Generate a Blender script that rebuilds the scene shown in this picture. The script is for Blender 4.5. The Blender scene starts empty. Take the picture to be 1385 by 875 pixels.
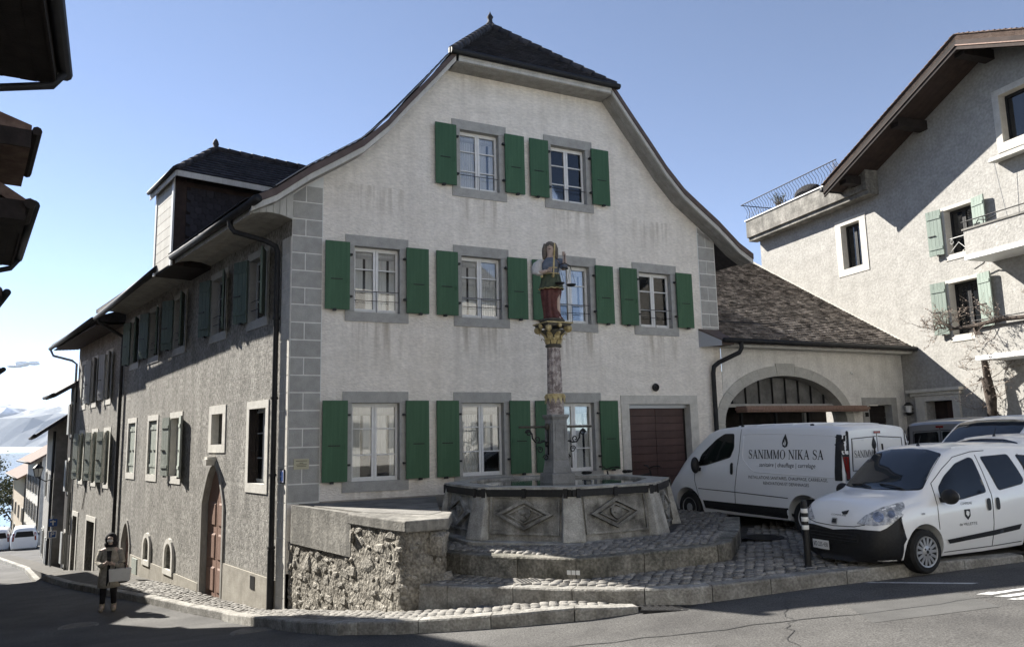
import bpy, bmesh, math, random
from mathutils import Vector, Matrix
from mathutils.geometry import delaunay_2d_cdt
random.seed(7)
scene = bpy.context.scene
COL = scene.collection
R = math.radians
# ---------------------------------------------------------------- camera
cam_data = bpy.data.cameras.new('camera'); cam = bpy.data.objects.new('camera', cam_data); COL.objects.link(cam)
cam_data.sensor_width = 36.0; cam_data.lens = 36.0*1040/1385; cam_data.clip_start = 0.1; cam_data.clip_end = 30000
_p, _r = R(8.4), R(-1.32)
_up = Vector((0, -math.sin(_p), math.cos(_p))); _fw = Vector((0, math.cos(_p), math.sin(_p)))
_rt = Vector((math.cos(_r), 0, 0)) + _up*math.sin(_r); _u2 = -math.sin(_r)*Vector((1, 0, 0)) + _up*math.cos(_r)
CAMZ = 1.95
cam.matrix_world = Matrix(((_rt.x, _u2.x, -_fw.x, 0), (_rt.y, _u2.y, -_fw.y, 0), (_rt.z, _u2.z, -_fw.z, CAMZ), (0, 0, 0, 1)))
scene.camera = cam
# ---------------------------------------------------------------- sky, sun, exposure
SUN_AZ, SUN_EL = 147.5, 36.5          # azimuth counter-clockwise from +X
sdir = Vector((math.cos(R(SUN_EL))*math.cos(R(SUN_AZ)), math.cos(R(SUN_EL))*math.sin(R(SUN_AZ)), math.sin(R(SUN_EL))))
world = bpy.data.worlds.new('World'); scene.world = world; world.use_nodes = True
wn = world.node_tree; bg = wn.nodes['Background']
sky = wn.nodes.new('ShaderNodeTexSky'); sky.sky_type = 'NISHITA'; sky.sun_disc = False
sky.sun_elevation = R(SUN_EL); sky.sun_rotation = math.atan2(sdir.x, sdir.y)
sky.altitude = 600; sky.air_density = 0.5; sky.dust_density = 0.0; sky.ozone_density = 1.5
hs = wn.nodes.new('ShaderNodeHueSaturation'); hs.inputs['Saturation'].default_value = 0.86
wn.links.new(sky.outputs[0], hs.inputs['Color']); wn.links.new(hs.outputs[0], bg.inputs[0])
bg.inputs[1].default_value = 0.05
sl = bpy.data.lights.new('sun', 'SUN'); sl.energy = 2.9; sl.angle = R(0.55); sl.color = (1.0, 0.95, 0.87)
sun = bpy.data.objects.new('sun', sl); COL.objects.link(sun)
sun.rotation_euler = (-sdir).to_track_quat('-Z', 'Y').to_euler()
vs = scene.view_settings; vs.view_transform = 'Standard'; vs.look = 'None'; vs.exposure = 2.36; vs.gamma = 1; vs.use_curve_mapping = False
scene.render.film_transparent = False
cy = scene.cycles; cy.max_bounces = 8; cy.diffuse_bounces = 4; cy.glossy_bounces = 3; cy.transmission_bounces = 4; cy.transparent_max_bounces = 8; cy.caustics_reflective = False; cy.caustics_refractive = False
# ---------------------------------------------------------------- helpers
def props(o, label=None, cat=None, group=None, kind=None):
    if label: o['label'] = label
    if cat: o['category'] = cat
    if group: o['group'] = group
    if kind: o['kind'] = kind
    return o
def empty(name, loc=(0, 0, 0), rz=0.0, label=None, cat=None, group=None, parent=None):
    o = bpy.data.objects.new(name, None); COL.objects.link(o); o.location = loc; o.rotation_euler = (0, 0, rz)
    o.empty_display_size = 0.3
    if parent: o.parent = parent
    return props(o, label, cat, group)
def dup(root, loc=None, rz=None, label=None, group=None, parent='same', scale=None):
    def rec(o, par):
        c = o.copy(); COL.objects.link(c)
        if par is not None: c.parent = par
        for ch in list(o.children): rec(ch, c)
        return c
    c = rec(root, None if parent == 'same' else parent)
    if loc is not None: c.location = loc
    if rz is not None: c.rotation_euler = (c.rotation_euler[0], c.rotation_euler[1], rz)
    if scale is not None: c.scale = scale
    if label: c['label'] = label
    if group: c['group'] = group
    return c
class MB:
    def __init__(s): s.v = []; s.f = []; s.m = []
    def add(s, vs, fs, m=0, M=None):
        b = len(s.v)
        for p in vs:
            p = Vector(p)
            s.v.append(M @ p if M is not None else p)
        for f in fs: s.f.append([b+i for i in f]); s.m.append(m)
        return s
    def box(s, x0, x1, y0, y1, z0, z1, m=0, M=None):
        return s.add([(x0,y0,z0),(x1,y0,z0),(x1,y1,z0),(x0,y1,z0),(x0,y0,z1),(x1,y0,z1),(x1,y1,z1),(x0,y1,z1)],
              [(0,3,2,1),(4,5,6,7),(0,1,5,4),(1,2,6,5),(2,3,7,6),(3,0,4,7)], m, M)
    def frustum(s, cx, cy, z0, z1, a0, b0, a1, b1, m=0, M=None, dx=0, dy=0):
        return s.add([(cx-a0,cy-b0,z0),(cx+a0,cy-b0,z0),(cx+a0,cy+b0,z0),(cx-a0,cy+b0,z0),(cx+dx-a1,cy+dy-b1,z1),(cx+dx+a1,cy+dy-b1,z1),(cx+dx+a1,cy+dy+b1,z1),(cx+dx-a1,cy+dy+b1,z1)],
              [(0,3,2,1),(4,5,6,7),(0,1,5,4),(1,2,6,5),(2,3,7,6),(3,0,4,7)], m, M)
    def prism(s, pts, h, m=0, M=None):
        n = len(pts); h = Vector(h); a = [Vector(p) for p in pts]; b = [p+h for p in a]
        return s.add(a+b, [tuple(range(n))[::-1], tuple(range(n, 2*n))]+[(i, (i+1) % n, n+(i+1) % n, n+i) for i in range(n)], m, M)
    def poly(s, pts, m=0, M=None): return s.add(pts, [tuple(range(len(pts)))], m, M)
    def tube(s, path, r, n=8, m=0, M=None, caps=True):
        P = [Vector(p) for p in path]; k = len(P)
        rr = r if isinstance(r, (list, tuple)) else [r]*k
        vs = []; up = None
        for i, p in enumerate(P):
            d = (P[min(i+1, k-1)]-P[max(i-1, 0)]).normalized()
            if up is None:
                up = Vector((0, 0, 1)) if abs(d.z) < 0.9 else Vector((1, 0, 0))
            x = d.cross(up)
            if x.length < 1e-4: x = d.orthogonal()
            x.normalize(); up = x.cross(d).normalized()
            for j in range(n):
                a = 2*math.pi*j/n; vs.append(p+(x*math.cos(a)+up*math.sin(a))*rr[i])
        fs = [(i*n+j, i*n+(j+1) % n, (i+1)*n+(j+1) % n, (i+1)*n+j) for i in range(k-1) for j in range(n)]
        if caps: fs += [tuple(range(n))[::-1], tuple(range((k-1)*n, k*n))]
        return s.add(vs, fs, m, M)
    def lathe(s, prof, n=16, m=0, M=None, c=(0, 0), fl=None):
        vs = []; k = len(prof)
        for (r, z) in prof:
            for j in range(n):
                a = 2*math.pi*j/n; q = r*(fl(j) if fl else 1); vs.append((c[0]+q*math.cos(a), c[1]+q*math.sin(a), z))
        fs = [(i*n+j, i*n+(j+1) % n, (i+1)*n+(j+1) % n, (i+1)*n+j) for i in range(k-1) for j in range(n)]
        fs += [tuple(range(n))[::-1], tuple(range((k-1)*n, k*n))]
        return s.add(vs, fs, m, M)
    def ell(s, c, rx, ry, rz, n=10, k=6, m=0, M=None):
        vs = []; 
        for i in range(1, k):
            th = math.pi*i/k
            for j in range(n):
                a = 2*math.pi*j/n; vs.append((c[0]+rx*math.sin(th)*math.cos(a), c[1]+ry*math.sin(th)*math.sin(a), c[2]+rz*math.cos(th)))
        t = len(vs); vs += [(c[0], c[1], c[2]+rz), (c[0], c[1], c[2]-rz)]
        fs = [(i*n+j, (i+1)*n+j, (i+1)*n+(j+1) % n, i*n+(j+1) % n) for i in range(k-2) for j in range(n)]
        fs += [(t, j, (j+1) % n) for j in range(n)]+[(t+1, (k-2)*n+(j+1) % n, (k-2)*n+j) for j in range(n)]
        return s.add(vs, fs, m, M)
    def mesh(s, name, mats, smooth=False, recalc=True):
        me = bpy.data.meshes.new(name); me.from_pydata([tuple(p) for p in s.v], [], s.f)
        for q in (mats if isinstance(mats, (list, tuple)) else [mats]): me.materials.append(q)
        if any(s.m): me.polygons.foreach_set('material_index', s.m)
        if recalc:
            b = bmesh.new(); b.from_mesh(me); bmesh.ops.recalc_face_normals(b, faces=b.faces); b.to_mesh(me); b.free()
        if smooth:
            me.polygons.foreach_set('use_smooth', [True]*len(me.polygons))
        me.update(); return me
    def build(s, name, mats, parent=None, loc=None, rz=None, smooth=False, bevel=0, recalc=True, **kw):
        o = bpy.data.objects.new(name, s.mesh(name, mats, smooth, recalc)); COL.objects.link(o)
        if parent: o.parent = parent
        if loc is not None: o.location = loc
        if rz is not None: o.rotation_euler = (0, 0, rz)
        if bevel:
            md = o.modifiers.new('bevel', 'BEVEL'); md.width = bevel; md.segments = 2; md.limit_method = 'ANGLE'; md.angle_limit = R(35)
        if smooth == 'auto':
            try:
                o.data.set_sharp_from_angle(angle=R(40))
            except Exception: pass
        return props(o, kw.get('label'), kw.get('cat'), kw.get('group'), kw.get('kind'))
def inpoly(p, poly):
    x, y = p; c = False; n = len(poly)
    for i in range(n):
        x1, y1 = poly[i]; x2, y2 = poly[(i+1) % n]
        if (y1 > y) != (y2 > y) and x < (x2-x1)*(y-y1)/(y2-y1)+x1: c = not c
    return c
def cdt(outline, holes=(), extra=()):
    V = []; E = []
    for loop in [outline]+list(holes):
        b = len(V); n = len(loop); V += [Vector((p[0], p[1])) for p in loop]; E += [(b+i, b+(i+1) % n) for i in range(n)]
    V += [Vector(p) for p in extra]
    ov, oe, of, *_ = delaunay_2d_cdt(V, E, [], 0, 1e-5)
    F = []
    for f in of:
        c = sum((ov[i] for i in f), Vector((0, 0)))/len(f)
        if inpoly(c, outline) and not any(inpoly(c, h) for h in holes): F.append(f)
    return ov, F
def fill_xy(mb, outline, zf, holes=(), step=None, m=0):
    ex = []
    if step:
        xs = [p[0] for p in outline]; ys = [p[1] for p in outline]
        x = min(xs)+step*.5
        while x < max(xs):
            y = min(ys)+step*.5
            while y < max(ys):
                if inpoly((x, y), outline) and not any(inpoly((x, y), h) for h in holes): ex.append((x, y))
                y += step
            x += step
    ov, F = cdt(outline, holes, ex)
    mb.add([(p.x, p.y, zf(p.x, p.y)) for p in ov], F, m)
    return mb
def rect(x0, x1, z0, z1): return [(x0, z0), (x1, z0), (x1, z1), (x0, z1)]
def archpts(cx, hw, z0, zs, rise, n=10, pointed=False):
    pts = [(cx-hw, z0), (cx+hw, z0)]
    for i in range(n+1):
        a = math.pi*i/n
        x = math.cos(a); z = math.sin(a)
        if pointed: z = 1-abs(x)**1.9
        pts.append((cx+hw*x, zs+rise*z))
    return pts
def wall_mesh(mb, outline, holes=(), depth=0.25, y=0.0, m=0):
    ov, F = cdt(outline, holes)
    mb.add([(p.x, y, p.y) for p in ov], F, m)
    for h in holes:
        n = len(h)
        mb.add([(p[0], y, p[1]) for p in h]+[(p[0], y+depth, p[1]) for p in h], [(i, (i+1) % n, n+(i+1) % n, n+i) for i in range(n)], m)
    return mb
# ---------------------------------------------------------------- materials
def lerp(a, b, t): return tuple(a[i]+(b[i]-a[i])*t for i in range(3))
def mat(name, c, c2=None, scale=6.0, rough=0.8, bump=0.0, bscale=30.0, stretch=(1, 1, 1), metal=0.0, detail=6, island=0.0, objrnd=0.0, streak=0.0, streakc=None, spec=0.3, bdist=0.02, coat=0.0, contrast=(0.35, 0.65), rot=(0, 0, 0), fine=0.0, fscale=None, stain=None):
    m = bpy.data.materials.new(name); m.use_nodes = True; nt = m.node_tree; N = nt.nodes; L = nt.links
    b = N['Principled BSDF']; b.inputs['Roughness'].default_value = rough; b.inputs['Metallic'].default_value = metal
    b.inputs['Specular IOR Level'].default_value = spec; b.inputs['Coat Weight'].default_value = coat
    tc = N.new('ShaderNodeTexCoord'); mp = N.new('ShaderNodeMapping'); mp.inputs['Scale'].default_value = stretch; mp.inputs['Rotation'].default_value = rot
    L.new(tc.outputs['Object'], mp.inputs['Vector'])
    col = None
    if c2 is not None:
        nz = N.new('ShaderNodeTexNoise'); nz.inputs['Scale'].default_value = scale; nz.inputs['Detail'].default_value = detail; nz.inputs['Roughness'].default_value = 0.6
        L.new(mp.outputs[0], nz.inputs['Vector'])
        cr = N.new('ShaderNodeValToRGB'); cr.color_ramp.elements[0].position = contrast[0]; cr.color_ramp.elements[1].position = contrast[1]
        cr.color_ramp.elements[0].color = (*c, 1); cr.color_ramp.elements[1].color = (*c2, 1)
        L.new(nz.outputs['Fac'], cr.inputs['Fac']); col = cr.outputs['Color']
    else:
        rgb = N.new('ShaderNodeRGB'); rgb.outputs[0].default_value = (*c, 1); col = rgb.outputs[0]
    def mul(col, facsock, lo, hi):
        mr = N.new('ShaderNodeMapRange'); mr.inputs['To Min'].default_value = lo; mr.inputs['To Max'].default_value = hi; L.new(facsock, mr.inputs['Value'])
        mx = N.new('ShaderNodeMix'); mx.data_type = 'RGBA'; mx.blend_type = 'MULTIPLY'; mx.inputs['Factor'].default_value = 1.0
        L.new(col, mx.inputs['A']); L.new(mr.outputs[0], mx.inputs['B']); return mx.outputs['Result']
    if fine:
        nf = N.new('ShaderNodeTexNoise'); nf.inputs['Scale'].default_value = fscale or bscale*1.3; nf.inputs['Detail'].default_value = 4; L.new(mp.outputs[0], nf.inputs['Vector'])
        mr = N.new('ShaderNodeMapRange'); mr.inputs['From Min'].default_value = .36; mr.inputs['From Max'].default_value = .64; L.new(nf.outputs['Fac'], mr.inputs['Value'])
        col = mul(col, mr.outputs[0], 1-fine, 1+fine)
    if island:
        g = N.new('ShaderNodeNewGeometry'); col = mul(col, g.outputs['Random Per Island'], 1-island, 1+island)
    if objrnd:
        g = N.new('ShaderNodeObjectInfo'); col = mul(col, g.outputs['Random'], 1-objrnd, 1+objrnd)
    if streak:
        m2 = N.new('ShaderNodeMapping'); m2.inputs['Scale'].default_value = (2.2, 2.2, 0.16); L.new(tc.outputs['Object'], m2.inputs['Vector'])
        n2 = N.new('ShaderNodeTexNoise'); n2.inputs['Scale'].default_value = 1.5; n2.inputs['Detail'].default_value = 7; n2.inputs['Roughness'].default_value = .65; L.new(m2.outputs[0], n2.inputs['Vector'])
        mr = N.new('ShaderNodeMapRange'); mr.inputs['From Min'].default_value = .45; mr.inputs['From Max'].default_value = .75; mr.inputs['To Max'].default_value = streak; L.new(n2.outputs['Fac'], mr.inputs['Value'])
        mx = N.new('ShaderNodeMix'); mx.data_type = 'RGBA'; L.new(mr.outputs[0], mx.inputs['Factor']); L.new(col, mx.inputs['A']); mx.inputs['B'].default_value = (*(streakc or (.2, .19, .17)), 1); col = mx.outputs['Result']
    if stain:       # run-off streaks hanging below given heights (z of sill, length) and grime at the base
        sx = N.new('ShaderNodeSeparateXYZ'); L.new(tc.outputs['Object'], sx.inputs[0]); tot = None
        for z1, ln, amt in stain:
            mr = N.new('ShaderNodeMapRange'); mr.interpolation_type = 'SMOOTHSTEP'; mr.inputs['From Min'].default_value = z1-ln; mr.inputs['From Max'].default_value = z1; mr.inputs['To Max'].default_value = amt; L.new(sx.outputs['Z'], mr.inputs['Value'])
            lt = N.new('ShaderNodeMath'); lt.operation = 'LESS_THAN'; lt.inputs[1].default_value = z1+.02; L.new(sx.outputs['Z'], lt.inputs[0])
            ml = N.new('ShaderNodeMath'); ml.operation = 'MULTIPLY'; L.new(mr.outputs[0], ml.inputs[0]); L.new(lt.outputs[0], ml.inputs[1])
            if tot is None: tot = ml.outputs[0]
            else:
                ad = N.new('ShaderNodeMath'); ad.operation = 'ADD'; L.new(tot, ad.inputs[0]); L.new(ml.outputs[0], ad.inputs[1]); tot = ad.outputs[0]
        m3 = N.new('ShaderNodeMapping'); m3.inputs['Scale'].default_value = (4.5, 4.5, .35); L.new(tc.outputs['Object'], m3.inputs['Vector'])
        n3 = N.new('ShaderNodeTexNoise'); n3.inputs['Scale'].default_value = 1.6; n3.inputs['Detail'].default_value = 6; L.new(m3.outputs[0], n3.inputs['Vector'])
        r3 = N.new('ShaderNodeMapRange'); r3.inputs['From Min'].default_value = .44; r3.inputs['From Max'].default_value = .66; L.new(n3.outputs['Fac'], r3.inputs['Value'])
        cx_ = N.new('ShaderNodeMath'); cx_.operation = 'MULTIPLY_ADD'; cx_.inputs[1].default_value = 2*math.pi/2.4; cx_.inputs[2].default_value = -1.76*2*math.pi/2.4; L.new(sx.outputs['X'], cx_.inputs[0])
        cc_ = N.new('ShaderNodeMath'); cc_.operation = 'COSINE'; L.new(cx_.outputs[0], cc_.inputs[0]); cm_ = N.new('ShaderNodeMapRange'); cm_.inputs['From Min'].default_value = -.35; cm_.inputs['From Max'].default_value = .5; cm_.inputs['To Min'].default_value = .12; L.new(cc_.outputs[0], cm_.inputs['Value'])
        tm_ = N.new('ShaderNodeMath'); tm_.operation = 'MULTIPLY'; L.new(tot, tm_.inputs[0]); L.new(cm_.outputs[0], tm_.inputs[1]); tot = tm_.outputs[0]
        mm = N.new('ShaderNodeMath'); mm.operation = 'MULTIPLY'; mm.use_clamp = True; L.new(tot, mm.inputs[0]); L.new(r3.outputs[0], mm.inputs[1])
        mx = N.new('ShaderNodeMix'); mx.data_type = 'RGBA'; L.new(mm.outputs[0], mx.inputs['Factor']); L.new(col, mx.inputs['A']); mx.inputs['B'].default_value = (.40, .345, .27, 1); col = mx.outputs['Result']
    L.new(col, b.inputs['Base Color'])
    if bump:
        nb = N.new('ShaderNodeTexNoise'); nb.inputs['Scale'].default_value = bscale; nb.inputs['Detail'].default_value = 5; L.new(mp.outputs[0], nb.inputs['Vector'])
        bp = N.new('ShaderNodeBump'); bp.inputs['Strength'].default_value = bump; bp.inputs['Distance'].default_value = bdist; L.new(nb.outputs['Fac'], bp.inputs['Height']); L.new(bp.outputs[0], b.inputs['Normal'])
    return m
def glassmat(name, tint=(.02, .022, .025), alpha=0.55, rough=0.03, spec=.7):
    m = bpy.data.materials.new(name); m.use_nodes = True; nt = m.node_tree; N = nt.nodes; L = nt.links
    out = N['Material Output']; b = N['Principled BSDF']; b.inputs['Base Color'].default_value = (*tint, 1); b.inputs['Roughness'].default_value = rough; b.inputs['Specular IOR Level'].default_value = spec
    tr = N.new('ShaderNodeBsdfTransparent'); mx = N.new('ShaderNodeMixShader'); mx.inputs[0].default_value = alpha
    L.new(tr.outputs[0], mx.inputs[1]); L.new(b.outputs[0], mx.inputs[2]); L.new(mx.outputs[0], out.inputs[0]); return m
def fresnelglass(name, ior):
    m = bpy.data.materials.new(name); m.use_nodes = True; nt = m.node_tree; N = nt.nodes; L = nt.links; N.remove(N['Principled BSDF'])
    gl = N.new('ShaderNodeBsdfGlossy'); gl.inputs['Roughness'].default_value = .02; tr = N.new('ShaderNodeBsdfTransparent'); tr.inputs[0].default_value = (.97, .98, .98, 1)
    fr = N.new('ShaderNodeFresnel'); fr.inputs['IOR'].default_value = ior; mx = N.new('ShaderNodeMixShader'); L.new(fr.outputs[0], mx.inputs[0]); L.new(tr.outputs[0], mx.inputs[1]); L.new(gl.outputs[0], mx.inputs[2]); L.new(mx.outputs[0], N['Material Output'].inputs[0]); return m
M = {}
M['plaster'] = mat('front_plaster', (.77, .725, .65), (.87, .82, .745), 1.6, .9, .7, 15, (1, 1, 2.4), rot=(0, .35, 0), streak=.40, streakc=(.52, .475, .42), bdist=.03, fine=.085, fscale=9, stain=[(4.36, 1.2, .75), (7.28, 1.0, .6), (1.15, .7, .55), (10.4, 1.0, .35)])
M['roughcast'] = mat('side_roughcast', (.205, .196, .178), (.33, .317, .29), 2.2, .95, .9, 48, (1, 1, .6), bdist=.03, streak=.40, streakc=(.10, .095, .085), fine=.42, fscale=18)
M['plinth'] = mat('smooth_render', (.27, .25, .21), (.38, .355, .305), 3, .9, .3, 40, streak=.3, streakc=(.17, .16, .14), fine=.08)
M['whitecast'] = mat('white_roughcast', (.30, .292, .272), (.37, .36, .338), 2.5, .95, .6, 20, bdist=.022, streak=.2, streakc=(.25, .24, .22), fine=.13, fscale=13)
M['wingplaster'] = mat('wing_plaster', (.64, .62, .575), (.76, .74, .69), 2.5, .9, .5, 14, streak=.25, streakc=(.28, .26, .23), fine=.08)
M['stone'] = mat('grey_stone', (.33, .325, .305), (.41, .405, .38), 5, .85, .25, 50, objrnd=.07, fine=.07)
M['limestone'] = mat('pale_limestone', (.50, .485, .44), (.62, .60, .55), 5, .85, .3, 40, fine=.07)
M['joint'] = mat('white_joint', (.70, .70, .67), (.78, .78, .75), 5, .9)
M['shutter'] = mat('green_shutter_paint', (.040, .102, .052), (.054, .128, .068), 3, .55, .2, 40, (6, 1, .3), objrnd=.08, fine=.12)
M['sidegreen'] = mat('dark_green_side_shutter', (.07, .10, .085), (.11, .145, .125), 3, .7, .2, 60, (6, 6, .4), fine=.15)
M['oldgreen'] = mat('grey_green_paint', (.20, .245, .215), (.26, .31, .27), 3, .7, .2, 60, (6, 6, .4), fine=.1)
M['paleshutter'] = mat('faded_green_paint', (.27, .30, .265), (.36, .385, .345), 3, .75, .2, 60, (6, 6, .4), fine=.1)
M['greyshutter'] = mat('grey_shutter_paint', (.30, .31, .31), (.40, .41, .41), 3, .75, .2, 60, (6, 6, .4), fine=.1)
M['white'] = mat('white_paint', (.72, .72, .70), (.80, .80, .78), 8, .5)
M['black'] = mat('black_iron', (.012, .012, .013), (.02, .02, .02), 20, .5, .2, 60)
M['gutter'] = mat('dark_gutter_metal', (.013, .013, .014), (.024, .024, .025), 6, .6, spec=.3)
M['tile'] = mat('dark_roof_tile', (.030, .030, .036), (.055, .052, .055), 8, .75, .3, 60, island=.35)
M['brtile'] = mat('brown_roof_tile', (.10, .085, .075), (.27, .24, .215), 2.5, .85, .3, 60, island=.65, fine=.25, fscale=12)
M['scale'] = mat('dark_scale_tile', (.020, .018, .022), (.035, .030, .036), 8, .6, .2, 50, objrnd=.3)
M['redtile'] = mat('red_brown_tile', (.10, .065, .05), (.17, .12, .095), 6, .85, .3, 50, island=.35)
M['copper'] = mat('brown_flashing', (.085, .060, .052), (.12, .09, .08), 4, .55, .1, 30)
M['board'] = mat('pale_painted_board', (.44, .43, .395), (.56, .55, .51), 4, .8, .25, 40, (1, 1, .2), objrnd=.06, fine=.06)
M['greyboard'] = mat('weathered_board', (.26, .25, .225), (.37, .355, .325), 5, .85, .3, 40, (1, 1, .2), objrnd=.1, fine=.1)
M['brownwood'] = mat('brown_timber', (.028, .019, .016), (.05, .033, .027), 5, .8, .3, 40)
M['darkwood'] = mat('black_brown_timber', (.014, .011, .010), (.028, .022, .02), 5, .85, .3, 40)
M['door'] = mat('door_wood', (.20, .125, .095), (.28, .18, .14), 3, .65, .25, 50, (8, 8, .5), fine=.12)
M['garage'] = mat('brown_garage_panel', (.062, .034, .029), (.082, .047, .040), 3, .5, .1, 40, objrnd=.1)
M['glass'] = fresnelglass('window_glass', 1.75)
M['darkglass'] = glassmat('dark_glass', (.008, .009, .010), .95, spec=.28)
M['curtain'] = mat('net_curtain', (.74, .745, .75), (.86, .865, .87), 4, .9, .4, 20, (14, 1, .4))
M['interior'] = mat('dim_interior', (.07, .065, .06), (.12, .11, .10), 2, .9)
M['concrete'] = mat('grey_concrete', (.14, .135, .125), (.25, .24, .22), 3, .9, .4, 40, streak=.4, streakc=(.13, .125, .11), fine=.12)
M['mossconcrete'] = mat('stained_concrete', (.14, .134, .12), (.29, .278, .25), 2.2, .9, .5, 30, streak=.9, streakc=(.075, .073, .066), fine=.2, fscale=14)
M['rubble'] = mat('rubble_stone', (.17, .155, .13), (.34, .32, .28), 5, .95, 1.0, 22, objrnd=.2, bdist=.05, fine=.3)
M['mortar'] = mat('old_mortar', (.13, .118, .098), (.30, .28, .24), 5, .95, 1.0, 18, bdist=.06, fine=.35)
M['asphalt'] = mat('asphalt', (.062, .06, .058), (.108, .105, .10), .7, .9, .7, 90, bdist=.01, fine=.42, fscale=55, detail=10)
M['asphalt2'] = mat('asphalt_patch', (.072, .071, .069), (.10, .099, .096), 1.5, .9, .6, 160, bdist=.01, fine=.2)
M['pavebed'] = mat('paving_bed', (.075, .07, .062), (.11, .104, .094), 4, .95, .6, 50)
M['cobble'] = mat('cobble_stone', (.16, .152, .138), (.27, .26, .24), 9, .8, .5, 60, island=.3, objrnd=.3, fine=.15)
M['kerb'] = mat('granite_kerb', (.20, .19, .17), (.36, .35, .32), 4, .85, .7, 40, objrnd=.16, fine=.24, fscale=30, streak=.5, streakc=(.10, .095, .085), bdist=.02)
M['oldkerb'] = mat('mossy_step_stone', (.10, .097, .08), (.27, .255, .22), 3, .9, .8, 30, objrnd=.2, fine=.26, fscale=24, streak=.6, streakc=(.05, .048, .04), bdist=.02)
M['line'] = mat('road_paint', (.16, .16, .155), (.55, .55, .54), 9, .8, contrast=(.34, .50))
M['fstone'] = mat('fountain_stone', (.10, .097, .088), (.48, .47, .43), 2.4, .8, .5, 40, streak=.7, streakc=(.055, .055, .05), objrnd=.1, fine=.15)
M['fpale'] = mat('fountain_pale_stone', (.28, .272, .245), (.52, .51, .47), 4, .8, .5, 40, streak=.5, streakc=(.12, .115, .1), objrnd=.12, fine=.15)
M['fbase'] = mat('pedestal_stone', (.20, .20, .195), (.31, .31, .30), 4, .75, .3, 40, streak=.3, streakc=(.13, .13, .12), fine=.1)
M['marble'] = mat('mottled_column_stone', (.20, .165, .155), (.46, .41, .385), 9, .7, .3, 40, contrast=(.42, .58), fine=.25)
M['gold'] = mat('gilding', (.36, .28, .12), (.58, .48, .27), 10, .5, .2, 40, metal=.2)
M['bronze'] = mat('dark_capital_stone', (.05, .048, .04), (.10, .09, .07), 8, .6)
M['water'] = mat('fountain_water', (.05, .055, .052), (.07, .075, .07), 2, .03, .12, 5, spec=.6, bdist=.02)
M['skin'] = mat('painted_skin', (.48, .37, .31), (.54, .43, .36), 10, .6)
M['hairb'] = mat('brown_hair', (.10, .085, .07), (.18, .155, .13), 20, .8)
M['blue'] = mat('blue_paint', (.11, .13, .165), (.17, .195, .235), 12, .6)
M['sleeve'] = mat('off_white_sleeve', (.48, .47, .45), (.60, .59, .56), 14, .7)
M['dkgreen'] = mat('dark_green_paint', (.045, .062, .038), (.085, .10, .06), 12, .6)
M['red'] = mat('dark_red_paint', (.07, .024, .021), (.13, .048, .042), 10, .6)
M['carwhite'] = mat('white_car_paint', (.80, .80, .79), None, rough=.3, spec=.5, coat=.5)
M['carwhite2'] = mat('white_van_paint', (.72, .73, .74), None, rough=.35, spec=.5, coat=.4)
M['cargrey'] = mat('grey_car_paint', (.22, .22, .225), None, rough=.3, spec=.5, coat=.6, metal=.3)
M['plastic'] = mat('black_plastic', (.012, .012, .013), (.02, .02, .021), 30, .5, .15, 120)
M['rubber'] = mat('tyre_rubber', (.012, .012, .012), (.02, .02, .02), 20, .8)
M['silver'] = mat('silver_plastic', (.38, .38, .38), None, rough=.4, metal=.5)
M['lampglass'] = mat('headlamp_glass', (.20, .21, .22), (.55, .56, .58), 16, .08, spec=.8, contrast=(.4, .6))
M['lampdark'] = mat('headlamp_reflector', (.22, .22, .23), (.6, .6, .62), 12, .15, metal=.8)
M['redlamp'] = mat('red_lamp', (.16, .012, .01), (.22, .02, .016), 8, .2, spec=.7)
M['ink'] = mat('print_ink', (.03, .03, .032), None, rough=.6)
M['plate'] = mat('licence_plate', (.72, .72, .70), None, rough=.5)
M['plaque'] = mat('yellow_plaque', (.46, .43, .30), (.52, .49, .35), 6, .7)
M['signblue'] = mat('sign_blue', (.03, .09, .30), None, rough=.5)
M['signpale'] = mat('pale_blue_sign', (.36, .38, .50), None, rough=.5)
M['coat'] = mat('beige_grey_coat', (.24, .22, .185), (.38, .355, .30), 14, .95, .8, 40)
M['dark'] = mat('black_cloth', (.012, .012, .014), (.022, .022, .025), 12, .9)
M['bag'] = mat('white_paper_bag', (.62, .61, .58), (.68, .67, .64), 6, .8)
M['shoe'] = mat('tan_boot', (.30, .25, .19), (.36, .31, .24), 10, .85)
M['twig'] = mat('grey_twig', (.13, .10, .085), (.30, .255, .215), 14, .95, island=.2)
M['bark'] = mat('vine_bark', (.035, .028, .024), (.09, .072, .06), 9, .95, .8, 30)
M['leaf'] = mat('leaf', (.065, .075, .040), (.12, .13, .075), 3, .8, island=.4)
M['budleaf'] = mat('pale_bud', (.17, .135, .11), (.29, .24, .20), 3, .9, island=.4)
M['pinkwall'] = mat('pink_wall', (.40, .29, .25), (.48, .36, .31), 3, .9, fine=.05)
M['ochre'] = mat('ochre_wall', (.36, .30, .23), (.46, .39, .31), 3, .9, fine=.06)
M['palewall'] = mat('pale_house_wall', (.46, .44, .40), (.58, .56, .51), 3, .9, streak=.2, fine=.06)
M['greywall'] = mat('grey_house_wall', (.20, .19, .175), (.28, .27, .25), 3, .9, streak=.3, fine=.1)
M['steel'] = mat('galvanised_pipe', (.30, .31, .32), None, rough=.4, metal=.7)
M['grass'] = mat('hill_green', (.06, .07, .04), (.10, .11, .06), 1, .9)
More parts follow.
